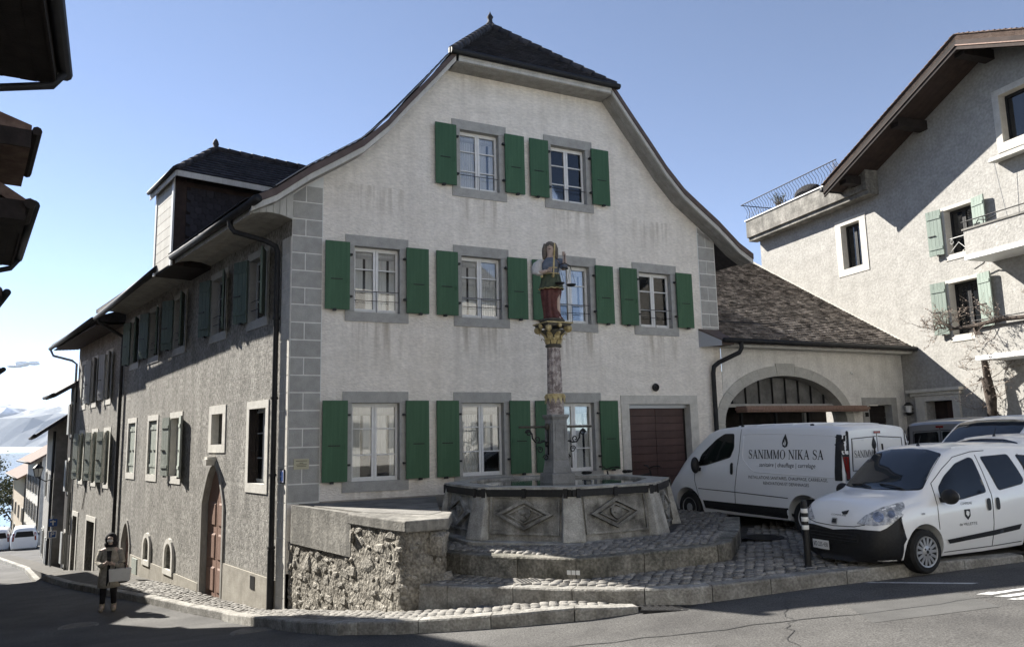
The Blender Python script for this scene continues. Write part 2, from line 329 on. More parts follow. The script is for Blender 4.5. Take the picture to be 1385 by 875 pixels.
# ================================================================ window and shutter builders (reused by all houses)
def win_surround(w, h, side, top, sill, proud=.022, depth=.24, sillout=.0):
    b = MB(); e = .003
    b.box(-w/2-side, w/2+side, -proud, depth, h, h+top)
    b.box(-w/2-side-sillout, w/2+side+sillout, -proud-sillout, depth, -sill, 0)
    b.box(-w/2-side, -w/2, -proud-e*.5, depth, e, h-e); b.box(w/2, w/2+side, -proud-e*.5, depth, e, h-e)
    return b
def shutter_mb(w, h, planks=0, marks=True):
    b = MB(); t = .038
    if planks:
        pw = w/planks
        for i in range(planks): b.box(i*pw+.003, (i+1)*pw-.003, 0, t, 0, h)
        for z in (.16*h, .84*h): b.box(.02, w-.02, -.016, -.001, z-.04, z+.04)
        b.box(.03, w*.55, -.024, -.002, .43*h, .445*h, 1)
    else:
        b.box(0, w, 0, t, 0, h)
        b.box(w*.3, w*.78, -.010, -.0005, .435*h, .447*h, 1)
        b.box(w*.08, w*.12, -.012, -.0005, .39*h, .46*h, 0)
    b.box(w*.55, w*.68, -.03, .05, -.035, .012, 1)
    return b
def casement(parent, w, h, rows=3, leaves=2, y=.13, frame='white', glass='glass', curtain='curtain', valance=True):
    b = MB(); fw = .045; lw = w/leaves
    b.box(-w/2+.003, w/2-.003, y, y+.05, .003, fw); b.box(-w/2+.003, w/2-.003, y, y+.05, h-fw, h-.003)
    for i in range(leaves):
        x0 = -w/2+i*lw; x1 = x0+lw
        b.box(x0+.004, x0+fw+.01, y-.012, y+.045, fw+.001, h-fw-.001); b.box(x1-fw-.01, x1-.004, y-.012, y+.045, fw+.001, h-fw-.001)
        b.box(x0+fw+.011, x1-fw-.011, y-.01, y+.04, fw+.002, fw+.04); b.box(x0+fw+.011, x1-fw-.011, y-.01, y+.04, h-fw-.04, h-fw-.002)
        for r in range(1, rows): 
            z = h*r/rows; b.box(x0+fw+.011, x1-fw-.011, y-.005, y+.03, z-.012, z+.012)
    b.build('casement', M[frame], parent)
    pw = lw-2*fw-.024; ph = h/rows-.03
    pb = MB().box(-pw/2, pw/2, 0, .005, -ph/2, ph/2); me = pb.mesh('pane', M[glass])
    for i in range(leaves):
        for r in range(rows):
            o = bpy.data.objects.new('pane', me); COL.objects.link(o); o.parent = parent; o.location = (-w/2+(i+.5)*lw, y+.018, h*(r+.5)/rows)
    if curtain:
        c = MB(); n = 26
        for i in range(leaves):
            xa = -w/2+i*lw+.05; xb = xa+lw-.1; split = .44+.3*random.random()
            for (u0, u1) in ((0, split*.9), (split+.08, 1)) if random.random() < .6 else ((0, 1),):
                xs = [xa+(xb-xa)*(u0+(u1-u0)*k/n) for k in range(n+1)]
                zz = h*(.05 if random.random() < .6 else .34)
                c.add([(x, y+.075+.012*math.sin(k*1.7), zz) for k, x in enumerate(xs)]+[(x, y+.075+.012*math.sin(k*1.7), h*.97) for k, x in enumerate(xs)], [(k, k+1, n+2+k, n+1+k) for k in range(n)])
        if valance:
            c.box(-w/2+.06, w/2-.06, y+.055, y+.058, h*.84, h*.96)
        c.build('curtain', M[curtain], parent, smooth=True)
def add_rail(parent, w, zs, y=.03):
    b = MB()
    for z in zs: b.tube([(-w/2+.01, y, z), (w/2-.01, y, z)], .008, 6)
    b.tube([(0, y, .01), (0, y, max(zs))], .007, 6)
    b.build('window_rail', M['black'], parent)
def hinge_mb(mb, x, zs, m=1):
    for z in zs: mb.box(x-.03, x+.03, -.075, -.02, z-.02, z+.02, m)
# ================================================================ main house
DK = Vector((-4.3735, 15.0, 0))
A_F = math.atan2(.45088, .89259)
ML = Matrix.Rotation(R(-77.9), 4, 'Z')           # street side of the house, relative to the front
def lp(t, o, z): return ML @ Vector((-t, -o, z))
def lrow(pts): return [lp(*p) for p in pts]
house = empty('townhouse', DK, A_F, 'large plastered corner house with green shutters and a half-hipped tiled gable', 'house')
RC = [(-.86, 6.55), (-.4, 6.80), (.25, 7.32), (.93, 7.78), (1.33, 8.06), (1.85, 8.58), (2.31, 9.15), (2.85, 9.8), (3.40, 10.48)]
CX = 5.48
RCR = [(2*CX-x, z) for x, z in RC[::-1]]
def rz_at(x):
    x = min(x, 2*CX-x)
    for (a, za), (c, zc) in zip(RC, RC[1:]):
        if a <= x <= c: return za+(zc-za)*(x-a)/(c-a)
    return RC[-1][1]
WX = [0, .3, .61, .93, 1.33, 1.85, 2.31, 2.85, 3.38]
front_out = [(0, -.5), (10.96, -.5)]+[(2*CX-x, rz_at(x)-.1) for x in WX]+[(x, rz_at(x)-.1) for x in WX[::-1]]
F1 = [1.76, 4.16, 6.52, 8.95]; F2 = [4.16, 6.53]; F0 = [1.74, 4.14, 6.50]
holes = [rect(c-.55, c+.55, 4.52, 6.0) for c in F1]+[rect(c-.55, c+.55, 7.46, 8.95) for c in F2]+[rect(c-.57, c+.57, 1.08, 2.75) for c in F0]+[rect(7.93, 9.90, -.3, 2.72)]
wall_mesh(MB(), front_out, holes, .2).build('front_wall', M['plaster'], house)
# street wall
LW1 = [(1.78, .5), (4.35, .5), (7.58, .5), (10.2, .5), (12.52, .48)]    # first-floor windows (t centre, half)
LG = [(7.53, .46), (9.87, .46), (12.37, .46)]
lout = [(-14, -3.2), (0, -3.2), (0, 6.9), (-14, 6.9)]
lholes = [rect(-t-h-.03, -t+h+.03, 4.55, 5.98) for t, h in LW1]+[rect(-t-h-.03, -t+h+.03, 1.08, 2.70) for t, h in LG]
lholes += [rect(-2.11, -1.12, 1.08, 2.70), rect(-4.6, -3.75, 1.9, 2.69), archpts(-4.3, .76, -1.62, .55, .95, 10, True), archpts(-12.5, .55, -1.98, -1.05, .68, 10, True), archpts(-9.9, .27, -1.28, -.92, .27), archpts(-7.67, .30, -1.28, -.92, .28)]
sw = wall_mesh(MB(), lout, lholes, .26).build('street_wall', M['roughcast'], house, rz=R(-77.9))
b = MB()   # rear, party and inner partition walls
e = Vector((-.2097, .978, 0)); P0 = Vector((0, 0, -.5)); P1 = Vector((10.96, 0, -.5))
b.add([P1+Vector((0, .0, 0)), P1+e*14, P1+e*14+Vector((0, 0, 7.6)), P1+Vector((0, 0, 7.6))], [(0, 1, 2, 3)])
b.add([e*14+P0+Vector((0, 0, -2)), P1+e*14, P1+e*14+Vector((0, 0, 7.6)), e*14+P0+Vector((0, 0, 7.6))], [(0, 1, 2, 3)])
b.build('rear_wall', M['wingplaster'], house)
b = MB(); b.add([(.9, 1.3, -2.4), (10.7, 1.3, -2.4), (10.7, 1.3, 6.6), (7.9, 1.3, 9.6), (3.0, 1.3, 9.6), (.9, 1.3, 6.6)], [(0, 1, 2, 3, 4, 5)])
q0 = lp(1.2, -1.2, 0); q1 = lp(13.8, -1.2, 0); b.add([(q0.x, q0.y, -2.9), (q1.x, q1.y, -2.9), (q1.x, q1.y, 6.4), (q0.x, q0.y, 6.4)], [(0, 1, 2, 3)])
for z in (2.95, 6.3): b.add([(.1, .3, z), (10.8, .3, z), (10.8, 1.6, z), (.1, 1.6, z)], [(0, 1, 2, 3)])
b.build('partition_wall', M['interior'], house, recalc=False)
# smooth plinth of the street wall (two levels) and small vents
for x0, x1, z0, z1 in ((-3.42, -.47, -2.2, -.67), (-7.3, -5.2, -2.4, -1.32), (-11.8, -10.3, -2.6, -1.31), (-9.45, -8.05, -2.5, -1.31), (-10.29, -9.46, -2.6, -1.43), (-8.04, -7.31, -2.6, -1.43)):
    MB().box(x0, x1, -.03, .02, z0, z1).build('plinth', M['plinth'], house, rz=R(-77.9))
MB().box(-1.72, -1.48, -.04, .0, -.98, -.72).build('vent_hole', M['black'], house, rz=R(-77.9))
# lower render band and base ledge of the front
MB().box(.62, 7.7, -.05, .03, .55, .80).build('base_ledge', M['plinth'], house)
# ---- quoins: painted blocks with white joints
ZJ = [.80, 1.15, 1.50, 1.85, 2.21, 2.56, 2.91, 3.25, 3.60, 3.95, 4.30, 4.66, 5.0, 5.35, 5.71, 6.06, 6.41, 6.77, 7.12, 7.5]
def quoin_blocks(z0, z1, xs, splits, frame_rz, outline_top=None):
    for k in range(len(ZJ)-1):
        a, c = ZJ[k], ZJ[k+1]
        if c <= z0 or a >= z1: continue
        cuts = [xs[0], xs[1]] if (k % 2 == 0) else [xs[0], splits, xs[1]]
        for u, v in zip(cuts, cuts[1:]):
            lo, hi = a+.013, min(c, z1)-.013
            bb = MB()
            if outline_top:
                zl, zr = min(hi, outline_top(u)), min(hi, outline_top(v))
                if zl < lo+.02: continue
                bb.prism([(u+.012, -.016, lo), (v-.012, -.016, lo), (v-.012, -.016, zr), (u+.012, -.016, zl)], (0, .014, 0))
            else: bb.box(u+.008, v-.008, -.016, -.002, lo, hi)
            bb.build('quoin_stone', M['stone'], house, rz=frame_rz)
quoin_blocks(.78, 7.6, (.0, .61), .27, 0, lambda x: rz_at(x)-.22)
quoin_blocks(4.55, 7.3, (10.40, 10.94), 10.66, 0, lambda x: rz_at(x)-.22)
MB().prism([(.002, -.006, .78), (.615, -.006, .78), (.615, -.006, rz_at(.6)-.2), (.002, -.006, rz_at(0)-.2)], (0, .005, 0)).build('quoin_joint', M['joint'], house)
MB().prism([(10.39, -.006, 4.5), (10.95, -.006, 4.5), (10.95, -.006, rz_at(.0)-.2), (10.39, -.006, rz_at(.57)-.2)], (0, .005, 0)).build('quoin_joint', M['joint'], house)
ZL = [-1.35, -.95, -.58, -.2, .14, .48]+ZJ
b = MB()
for k in range(len(ZL)-1):
    if ZL[k] > 5.9: break
    cuts = [-.45, -.008] if k % 2 else [-.45, -.2, -.008]
    for u, v in zip(cuts, cuts[1:]):
        MB().box(u+.006, v-.004, -.016, -.002, ZL[k]+.007, min(ZL[k+1], 6.05)-.007).build('quoin_stone', M['limestone'] if ZL[k] < 4.1 else M['limestone'], house, rz=R(-77.9))
MB().box(-.455, -.002, -.006, -.001, -1.5, 6.0).build('quoin_joint', M['joint'], house, rz=R(-77.9))
# ---- front windows
def front_window(cx, z, w, h, rails, shh):
    wd = win_surround(w, h, .19, .225, .20).build('window', M['stone'], house, loc=(cx, 0, z))
    casement(wd, w, h)
    if rails: add_rail(wd, w, rails)
    for s in (-1, 1):
        mb = shutter_mb(.50, shh); x0 = -1.105 if s < 0 else .615
        mb2 = MB(); mb2.add([(p.x if s > 0 else .50-p.x, p.y, p.z) for p in mb.v], [f for f in mb.f]); mb2.m = list(mb.m)
        hx = .5+.03 if s < 0 else -.03
        for zz in (.2*shh, .82*shh): mb2.box(hx-.03, hx+.03, .0, .07, zz-.02, zz+.02, 1)
        mb2.build('shutter', [M['shutter'], M['black']], wd, loc=(x0, -.105, .02))
    return wd
for c in F1: front_window(c, 4.57, .98, 1.39, (.25, .45), 1.41)
for c in F2: front_window(c, 7.51, .98, 1.39, (.33,), 1.41)
for c in F0: front_window(c, 1.14, 1.0, 1.57, None, 1.59)
# ---- garage door
b = MB(); b.box(7.76, 10.08, -.025, .21, 2.67, 2.885); b.box(7.76, 7.99, -.027, .21, -.4, 2.668); b.box(9.84, 10.08, -.027, .21, -.4, 2.668)
gd = b.build('garage_door', M['limestone'], house)
MB().box(7.99, 9.84, .10, .2, 2.575, 2.668).build('lintel_bar', M['silver'], gd)
me1 = MB().box(.004, .855, 0, .03, .006, .178).mesh('panel_board', M['garage'])
for k in range(16):
    for j in range(2):
        o = bpy.data.objects.new('panel_board', me1); COL.objects.link(o); o.parent = gd; o.location = (8.03+j*.865, .17+(k % 2)*.004, 2.575-.184*(k+1))
MB().box(7.99, 9.84, .205, .215, -.4, 2.6).build('door_backing', M['darkwood'], gd)
b = MB(); Mx = Matrix.Translation((8.79, -.02, 3.08)) @ Matrix.Rotation(R(90), 4, 'X')
b.lathe([(.09, 0), (.10, .03), (.085, .06), (.06, .062), (.06, .03)], 16, 0, Mx); b.ell((8.79, -.06, 3.08), .045, .03, .045)
b.build('vent_cap', M['black'], house, smooth='auto')
# ---- street-side windows (origin at sill centre, in the street-wall frame)
def side_window(t, z, w, h, root, ang, shut, shmat, sur='limestone', rail=False, side=.13, top=.16, sill=.19, casem=True, swing=(14, 14), dark=True):
    p = Matrix.Rotation(ang, 4, 'Z') @ Vector((-t, 0, z))
    wd = win_surround(w, h, side, top, sill, .018, .25).build('window', M[sur], root, loc=p, rz=ang)
    if casem: casement(wd, w, h, 3, 2, .15, 'greyshutter' if dark else 'white', 'darkglass', None)
    if rail: add_rail(wd, w, (.25, .45))
    if shut:
        sh = h+.03
        for s in (-1, 1):
            mb = shutter_mb(w/2-.01, sh, 3); 
            if shut == 'closed':
                mb.build('shutter', [M[shmat], M['black']], wd, loc=(-w/2+.005 if s < 0 else .005, .03, 0))
            else:
                a = R(swing[0 if s < 0 else 1]); L = w/2-.01
                if s < 0: loc = (-w/2-.02-L*math.cos(a), -.07-L*math.sin(a), 0); rz = a
                else: loc = (w/2+.02, -.07, 0); rz = -a
                mb.build('shutter', [M[shmat], M['black']], wd, loc=loc, rz=rz)
    return wd
AL = R(-77.9)
for i, (t, hw) in enumerate(LW1):
    side_window(t, 4.58, 2*hw-.02, 1.37, house, AL, 'open', 'sidegreen', 'stone', True, swing=[(16, 30), (14, 22), (20, 26), (16, 18), (14, 24)][i])
side_window(LG[0][0], 1.12, .9, 1.55, house, AL, 'open', 'paleshutter', swing=(8, 10))
side_window(LG[1][0], 1.12, .9, 1.55, house, AL, 'closed', 'paleshutter')
side_window(LG[2][0], 1.12, .9, 1.55, house, AL, 'closed', 'paleshutter')
wd = side_window(1.61, 1.12, .93, 1.55, house, AL, None, 'paleshutter', casem=True, side=.15)
mb = shutter_mb(.44, 1.55, 3); mb.build('shutter', [M['darkwood'], M['black']], wd, loc=(-.44, -.02, 0), rz=R(70))
side_window(4.17, 1.94, .78, .71, house, AL, None, None, casem=False, side=.2, top=.2, sill=.19)
b = MB(); b.box(-4.56, -3.78, .16, .17, 1.94, 2.65); b.build('pane', M['darkglass'], house, rz=AL)
# pointed doors: stone arch, two leaves of panels
def pointed_door(t, hw, z0, zs, rise, slope, leafh):
    outer = archpts(-t, hw+.09, z0, zs, rise+.14, 12, True); inner = archpts(-t, hw, z0, zs, rise, 12, True)
    b = MB(); n = len(outer)
    for i in range(1, n-1+1):
        j = (i+1) % n
        if i == 0: continue
        if j == 0 or i == n-1:
            pts = [outer[n-1], outer[0], inner[0], inner[n-1]]
        else: pts = [outer[i], outer[j], inner[j], inner[i]]
        b.prism([(p[0], -.035, p[1]) for p in pts], (0, .26, 0))
    d = b.build('arched_door', M['greyboard'], house, rz=AL)
    for s in (-1, 1):
        pts = [(-t+s*.012, z0+slope*(-s*.1)), (-t+s*(hw-.015), z0), (-t+s*(hw-.015), zs)]+[(-t+s*(hw-.015)*math.cos(math.pi*k/16), zs+(rise-.02)*(1-abs(math.cos(math.pi*k/16))**1.9)) for k in range(1, 8)]+[(-t+s*.012, zs+rise-.02)]
        MB().prism([(p[0], .12, p[1]) for p in pts], (0, .05, 0)).build('door_leaf', M['door'], d)
        for (u0, u1) in ((.05, .30), (.34, .60), (.64, .88)):
            za = z0+(zs-z0+rise*.4)*u0+.03; zb = z0+(zs-z0+rise*.4)*u1-.03
            MB().frustum(-t+s*hw*.5, 0, 0, .022, hw*.36, (zb-za)/2, hw*.31, (zb-za)/2-.04, 0, Matrix.Translation((0, .12, (za+zb)/2)) @ Matrix.Rotation(R(90), 4, 'X')).build('door_panel', M['door'], d)
        MB().box(-t+s*.1-.03, -t+s*(hw-.02)+.03 if s > 0 else -t+s*.1+.03, .10, .119, z0+.45, z0+.49).build('strap_hinge', M['black'], d) if False else None
    return d
pointed_door(4.3, .73, -1.6, .55, .92, .1, 2)
pointed_door(12.5, .52, -1.95, -1.05, .62, .1, 1)
b = MB(); b.frustum(-4.3, -.12, 1.46, 1.6, .10, .10, .16, .12); b.box(-4.4, -4.2, -.2, .0, 1.60, 1.66); b.build('keystone', M['limestone'], house, rz=AL)
for t, hw in ((9.9, .27), (7.67, .30)):
    o_, i_ = archpts(-t, hw+.13, -1.42, -.92, hw+.13, 10), archpts(-t, hw, -1.28, -.92, hw, 10)
    b = MB(); n = len(o_)
    for i in range(n):
        j = (i+1) % n; b.prism([(o_[i][0], -.06, o_[i][1]), (o_[j][0], -.06, o_[j][1]), (i_[j][0], -.06, i_[j][1]), (i_[i][0], -.06, i_[i][1])], (0, .28, 0))
    d = b.build('cellar_window', M['limestone'], house, rz=AL)
    MB().prism([(p[0], .12, p[1]) for p in i_], (0, .03, 0)).build('pane', M['darkglass'] if t > 9 else M['paleshutter'], d)
    if t > 9: MB().box(-t-.27, -t+.27, -.35, -.31, -1.62, -1.20).build('hatch', M['paleshutter'], d)
# ---- roof: slabs, tiles, verges
rs = empty('roof_tmp'); bpy.data.objects.remove(rs)
KX = e.x/e.y
def rw_(z, left): return max(0, min(1, (10.48-z)/3.93)) if left else 0
b = MB()
for cv in (RC, RCR):
    left = cv is RC; y0, y1 = -.47, 14.0
    for (x0, z0), (x1, z1) in zip(cv, cv[1:]):
        s0, s1 = KX*rw_(z0, left), KX*rw_(z1, left)
        q = [(x0, z0, s0), (x1, z1, s1), (x1, z1-.13, s1), (x0, z0-.13, s0)]
        for ya, yb in (((y0, 4.92), (6.62, y1)) if left and z1 < 8.7 else ((y0, y1),)):
            b.add([(x+k*ya, ya, z) for x, z, k in q]+[(x+k*yb, yb, z) for x, z, k in q], [(3, 2, 1, 0), (4, 5, 6, 7)]+[(i, (i+1) % 4, 4+(i+1) % 4, 4+i) for i in range(4)])
roof = b.build('roof', M['tile'], house)
HA, HB, HP = Vector((3.32, -.52, 10.44)), Vector((7.64, -.52, 10.44)), Vector((5.46, 2.0, 12.80))
YV = Vector((0, 1, 0)); b = MB(); bk = YV*13.2
b.add([HA, HB, HP, HA+bk, HB+bk, HP+YV*11.2], [(0, 1, 2), (0, 2, 5, 3), (1, 4, 5, 2), (3, 5, 4), (0, 3, 4, 1)])
b.build('roof_core', M['tile'], roof)
def tile_field(u0, uv, vv, nv, n_course, course, tw, urange, th=.018, lift=.02, mb=None):
    mb = mb or MB()
    for k in range(n_course):
        v = k*course; a, c = urange(v)
        if c-a < tw*.5: continue
        x = a-(tw*.5 if k % 2 else 0)
        while x < c:
            xa, xb = max(x, a)+.004, min(x+tw, c)-.004
            if xb-xa > .03:
                j = (random.random()-.5)*.012; g = (random.random()-.5)*.01
                base = [u0+uv*xa+vv*(v+j)+nv*(lift+th+g), u0+uv*xb+vv*(v+j)+nv*(lift+th+g*.5), u0+uv*xb+vv*(v+course*1.15)+nv*(.004), u0+uv*xa+vv*(v+course*1.15)+nv*(.004)]
                low = [base[0]-nv*th, base[1]-nv*th]
                mb.add(base+low, [(0, 1, 2, 3), (4, 5, 1, 0), (4, 0, 3), (1, 5, 2)])
            x += tw
    return mb
hv = ((HP+HA*0)-(HA+HB)/2); hl = hv.length; hv.normalize(); hn = Vector((1, 0, 0)).cross(hv).normalized()
tb = tile_field(Vector((0, -.52, 10.44)), Vector((1, 0, 0)), hv, hn, 22, hl/22, .17, lambda v: (HA.x+(HP.x-HA.x)*v/hl+.02, HB.x+(HP.x-HB.x)*v/hl-.02))
# left and right upper slopes near the hip
for A0, s in ((HA, 1), (HB, -1)):
    rd = YV
    foot = A0 + rd*((HP-A0).dot(rd)); v2 = (HP-foot); L2 = v2.length; v2.normalize(); n2 = rd.cross(v2)*(-1 if s > 0 else 1)
    if n2.z < 0: n2 = -n2
    tile_field(A0, rd, v2, n2, 20, L2/20, .17, lambda v: ((HP-A0).dot(rd)*v/L2+.03, 11.5), mb=tb)
for cv in (RC, RCR):       # lower slopes: a few courses per facet, tiles joined
    cc = cv if cv is RC else cv[::-1]
    for (x0, z0), (x1, z1) in zip(cc, cc[1:]):
        u = Vector((x0-(.1 if cv is RC else 0), -.46, z0)); v = Vector((x1-x0, 0, z1-z0)); L = v.length; v.normalize(); nn = Vector((-v.z, 0, v.x)) if v.x > 0 else Vector((v.z, 0, -v.x))
        k = max(2, int(L/.15)); tile_field(u+Vector((.0, 0, 0)), Vector((KX*rw_((z0+z1)/2, cv is RC), 1, 0)).normalized(), v, nn, k, L/k, .18, lambda q: (0, (5.4 if z1 < 8.7 else 9) if cv is RC else 3), lift=.012, mb=tb)
tb.build('roof_tile', M['tile'], roof, kind='stuff', recalc=False)
def cap_row(mb, p, q, r, n):
    p, q = Vector(p), Vector(q)
    for i in range(n):
        a = p.lerp(q, i/n); c = p.lerp(q, (i+1.12)/n); mb.tube([a, c], [r*1.12, r*.88], 8)
b = MB(); cap_row(b, HA+Vector((0, 0, .05)), HP+Vector((0, 0, .06)), .10, 12); cap_row(b, HB+Vector((0, 0, .05)), HP+Vector((0, 0, .06)), .10, 12); cap_row(b, HP+Vector((0, 0, .05)), HP+YV*11.2+Vector((0, 0, .05)), .11, 26)
b.build('ridge_tile', M['tile'], roof, smooth=True, kind='stuff')
MB().lathe([(.10, 0), (.12, .06), (.07, .12), (.06, .22), (.09, .26), (.03, .36), (.01, .42)], 10, 0, Matrix.Translation(HP+Vector((0, 0, .05)))).build('finial', M['tile'], roof, smooth=True)
b = MB(); b.tube([(HA.x-.08, -.60, 10.44), (HB.x+.08, -.60, 10.44)], .07, 10); b.box(HA.x-.1, HB.x+.1, -.57, -.5, 10.40, 10.52); b.build('hip_gutter', M['gutter'], roof, smooth='auto')
b = MB(); b.box(3.46, 7.52, -.535, -.50, 10.26, 10.395); b.box(3.46, 7.52, -.55, -.536, 10.33, 10.395); b.build('fascia_board', M['board'], roof)
for k in range(2): MB().box(3.42, 7.54, -.495+k*.25, -.255+k*.25, 10.245+k*.004, 10.27).build('soffit_board', M['greyboard'], roof)
for cv, sd in ((RC, 1), (RCR, -1)):
    b = MB(); b2 = MB()
    for (x0, z0), (x1, z1) in zip(cv, cv[1:]):
        b.prism([(x0-.1, -.515, z0-.105), (x1-.1, -.515, z1-.105), (x1-.1, -.515, z1-.215), (x0-.1, -.515, z0-.215)] if 0 else [(x0, -.515, z0-.105), (x1, -.515, z1-.105), (x1, -.515, z1-.225), (x0, -.515, z0-.225)], (0, .05, 0))
        b2.prism([(x0, -.54, z0+.045), (x1, -.54, z1+.045), (x1, -.54, z1-.10), (x0, -.54, z0-.10)], (0, .075, 0))
    b.build('verge_board', M['board'], roof); b2.build('verge_flashing', M['copper'], roof)
    for k in range(2):
        b = MB()
        for (x0, z0), (x1, z1) in zip(cv, cv[1:]):
            y0, y1 = -.46+k*.235, -.235+k*.235
            b.prism([(x0, y0, z0-.145), (x1, y0, z1-.145), (x1, y0, z1-.185), (x0, y0, z0-.185)], (0, y1-y0, 0))
        b.build('soffit_board', M['greyboard'], roof)
b = MB(); b.tube([(x-.02, -.50, z+.09) for x, z in RC[1:]], .012, 6); b.build('lightning_rod_wire', M['steel'], roof)
# ---- street eaves
PROF = [(0, 6.38), (.25, 6.44), (.50, 6.45), (.70, 6.41), (.86, 6.35), (.88, 6.46), (0, 7.02)]
def eave_box(t0, t1, name='eave_soffit'):
    b = MB(); b.prism([lp(t0, o, z) for o, z in PROF], lp(t1, 0, 0)-lp(t0, 0, 0)); return b.build(name, M['greyboard'], roof)
eave_box(-.0, 5.05); eave_box(6.75, 13.98)
def end_boards(t, horizontal=False):
    n = 6
    for k in range(n):
        o0, o1 = .82*k/n+.004, .82*(k+1)/n-.004
        def lowz(o):
            for (a, za), (c, zc) in zip(PROF[:5], PROF[1:5]):
                if a <= o <= c: return za+(zc-za)*(o-a)/(c-a)
            return 6.42
        def hiz(o): return 7.0-(.48/.8)*o-.01
        p = [lp(t, o0, lowz(o0)+.002), lp(t, o1, lowz(o1)+.002), lp(t, o1, hiz(o1)), lp(t, o0, hiz(o0))]
        MB().prism(p, lp(t-.02, 0, 0)-lp(t, 0, 0)).build('end_board', M['board'], roof)
end_boards(-.004); end_boards(6.745)
def half_gutter(pts, r=.085):
    b = MB(); b.tube(pts, r, 10); return b
half_gutter([lp(-.6, .93, 6.50), lp(5.1, .93, 6.50)]).build('gutter', M['gutter'], roof, smooth=True)
half_gutter([lp(6.4, .93, 6.46), lp(13.98, .93, 6.18)]).build('gutter', M['gutter'], roof, smooth=True)
b = MB(); b.tube([lp(.95, .93, 6.45), lp(.95, .92, 6.32), lp(.90, .85, 6.20), lp(.62, .30, 6.03), lp(.53, .12, 5.92), lp(.5, .09, 5.8), lp(.5, .09, -.1)], .055, 10); b.build('downpipe', M['gutter'], house, smooth='auto')
b = MB(); b.tube([lp(.5, .09, -.1), lp(.5, .09, -1.35)], .07, 10)
for z in (-.08, 1.3, 2.8, 4.4): MB().lathe([(.075, 0), (.075, .05)], 10, 0, Matrix.Translation(lp(.5, .09, z))).build('pipe_clip', M['gutter'], house)
b.build('downpipe_foot', M['gutter'], house, smooth='auto')
b = MB(); b.tube([lp(13.6, .93, 6.15), lp(13.6, .90, 6.02), lp(13.75, .4, 5.75), lp(13.82, .10, 5.6), lp(13.85, .09, 5.4), lp(13.85, .09, -2.2)], .055, 10); b.build('downpipe', M['gutter'], house, smooth='auto')
# ---- loading dormer over the street
DT0, DT1, DZ = 5.07, 6.72, 8.60
b = MB(); c8 = [lp(DT0, .92, 6.3), lp(DT1, .92, 6.3), lp(DT1, -3.2, 6.3), lp(DT0, -3.2, 6.3)]
b.prism(c8, (0, 0, DZ-6.3)); dorm = b.build('dormer', M['darkwood'], house)
for k in range(9):
    z0 = 6.34+k*.25
    MB().prism([lp(DT0+.14, .925, z0+.006), lp(DT1-.1, .925, z0+.006), lp(DT1-.1, .925, z0+.244), lp(DT0+.14, .925, z0+.244)], lp(0, .02, 0)-lp(0, 0, 0)).build('face_board', M['board'], dorm)
for t in (DT0+.07, DT1-.05):
    MB().prism([lp(t-.06, .925, 6.3), lp(t+.06, .925, 6.3), lp(t+.06, .965, 6.3), lp(t-.06, .965, 6.3)], (0, 0, 2.3)).build('corner_post', M['white'], dorm)
MB().prism([lp(DT0-.02, .92, 6.3), lp(DT0-.02, .66, 6.3), lp(DT0-.001, .66, 6.3), lp(DT0-.001, .92, 6.3)], (0, 0, 2.3)).build('cheek_board', M['brownwood'], dorm)
MB().prism([lp(DT0-.02, .66, 8.33), lp(DT0-.02, -3, 8.33), lp(DT0-.001, -3, 8.33), lp(DT0-.001, .66, 8.33)], (0, 0, .12)).build('cheek_board', M['brownwood'], dorm)
sw_, sh_ = .19, .155
sp = [(-sw_/2+.006, .25), (-sw_/2+.006, .05)]+[(-(sw_/2-.006)*math.cos(math.pi*k/6), .05-.05*math.sin(math.pi*k/6)) for k in range(1, 6)]+[(sw_/2-.006, .05), (sw_/2-.006, .25)]
sme = MB().prism([(x, -.018+.02*(z/.25), z) for x, z in sp], (0, .014, 0)).mesh('scale_tile', M['scale'])
cheek = R(-77.9)+R(90)
for r_ in range(10):
    for c_ in range(17):
        z = 6.75+r_*sh_
        o = .56-c_*sw_-(sw_/2 if r_ % 2 else 0)
        if o < -2.7 or z > 8.2: continue
        ob = bpy.data.objects.new('scale_tile', sme); COL.objects.link(ob); ob.parent = dorm
        ob.location = lp(DT0-.016, o, z); ob.rotation_euler = (0, 0, cheek)
DA, DB = lp(4.62, 1.02, 8.58), lp(7.02, 1.02, 8.58); DP = lp(5.83, -.25, 9.72)
inn = lp(0, -5.2, 0)-lp(0, 0, 0); inr = lp(0, -3.6, 0)-lp(0, 0, 0)
b = MB(); b.add([DA, DB, DP, DA+inn, DB+inn, DP+inr], [(0, 2, 1), (0, 3, 5, 2), (1, 2, 5, 4), (3, 4, 5), (0, 1, 4, 3)]); b.build('dormer_roof', M['tile'], dorm)
tb = MB(); iu = inn.normalized(); ft = DA+iu*((DP-DA).dot(iu)); v2 = DP-ft; L2 = v2.length; v2.normalize(); n2 = iu.cross(v2); n2 = n2 if n2.z > 0 else -n2
tile_field(DA, iu, v2, n2, 11, L2/11, .17, lambda v: ((DP-DA).dot(iu)*v/L2+.02, 4.6), mb=tb)
fu = (DB-DA).normalized(); mid = (DA+DB)/2; v3 = DP-(DA+fu*((DP-DA).dot(fu))); L3 = v3.length; v3.normalize(); n3 = fu.cross(v3); n3 = n3 if n3.z > 0 else -n3
tile_field(DA, fu, v3, n3, 11, L3/11, .17, lambda v: ((DP-DA).dot(fu)*v/L3, (DB-DA).length-((DB-DP).dot(fu))*v/L3), mb=tb)
tb.build('dormer_tile', M['tile'], dorm, kind='stuff', recalc=False)
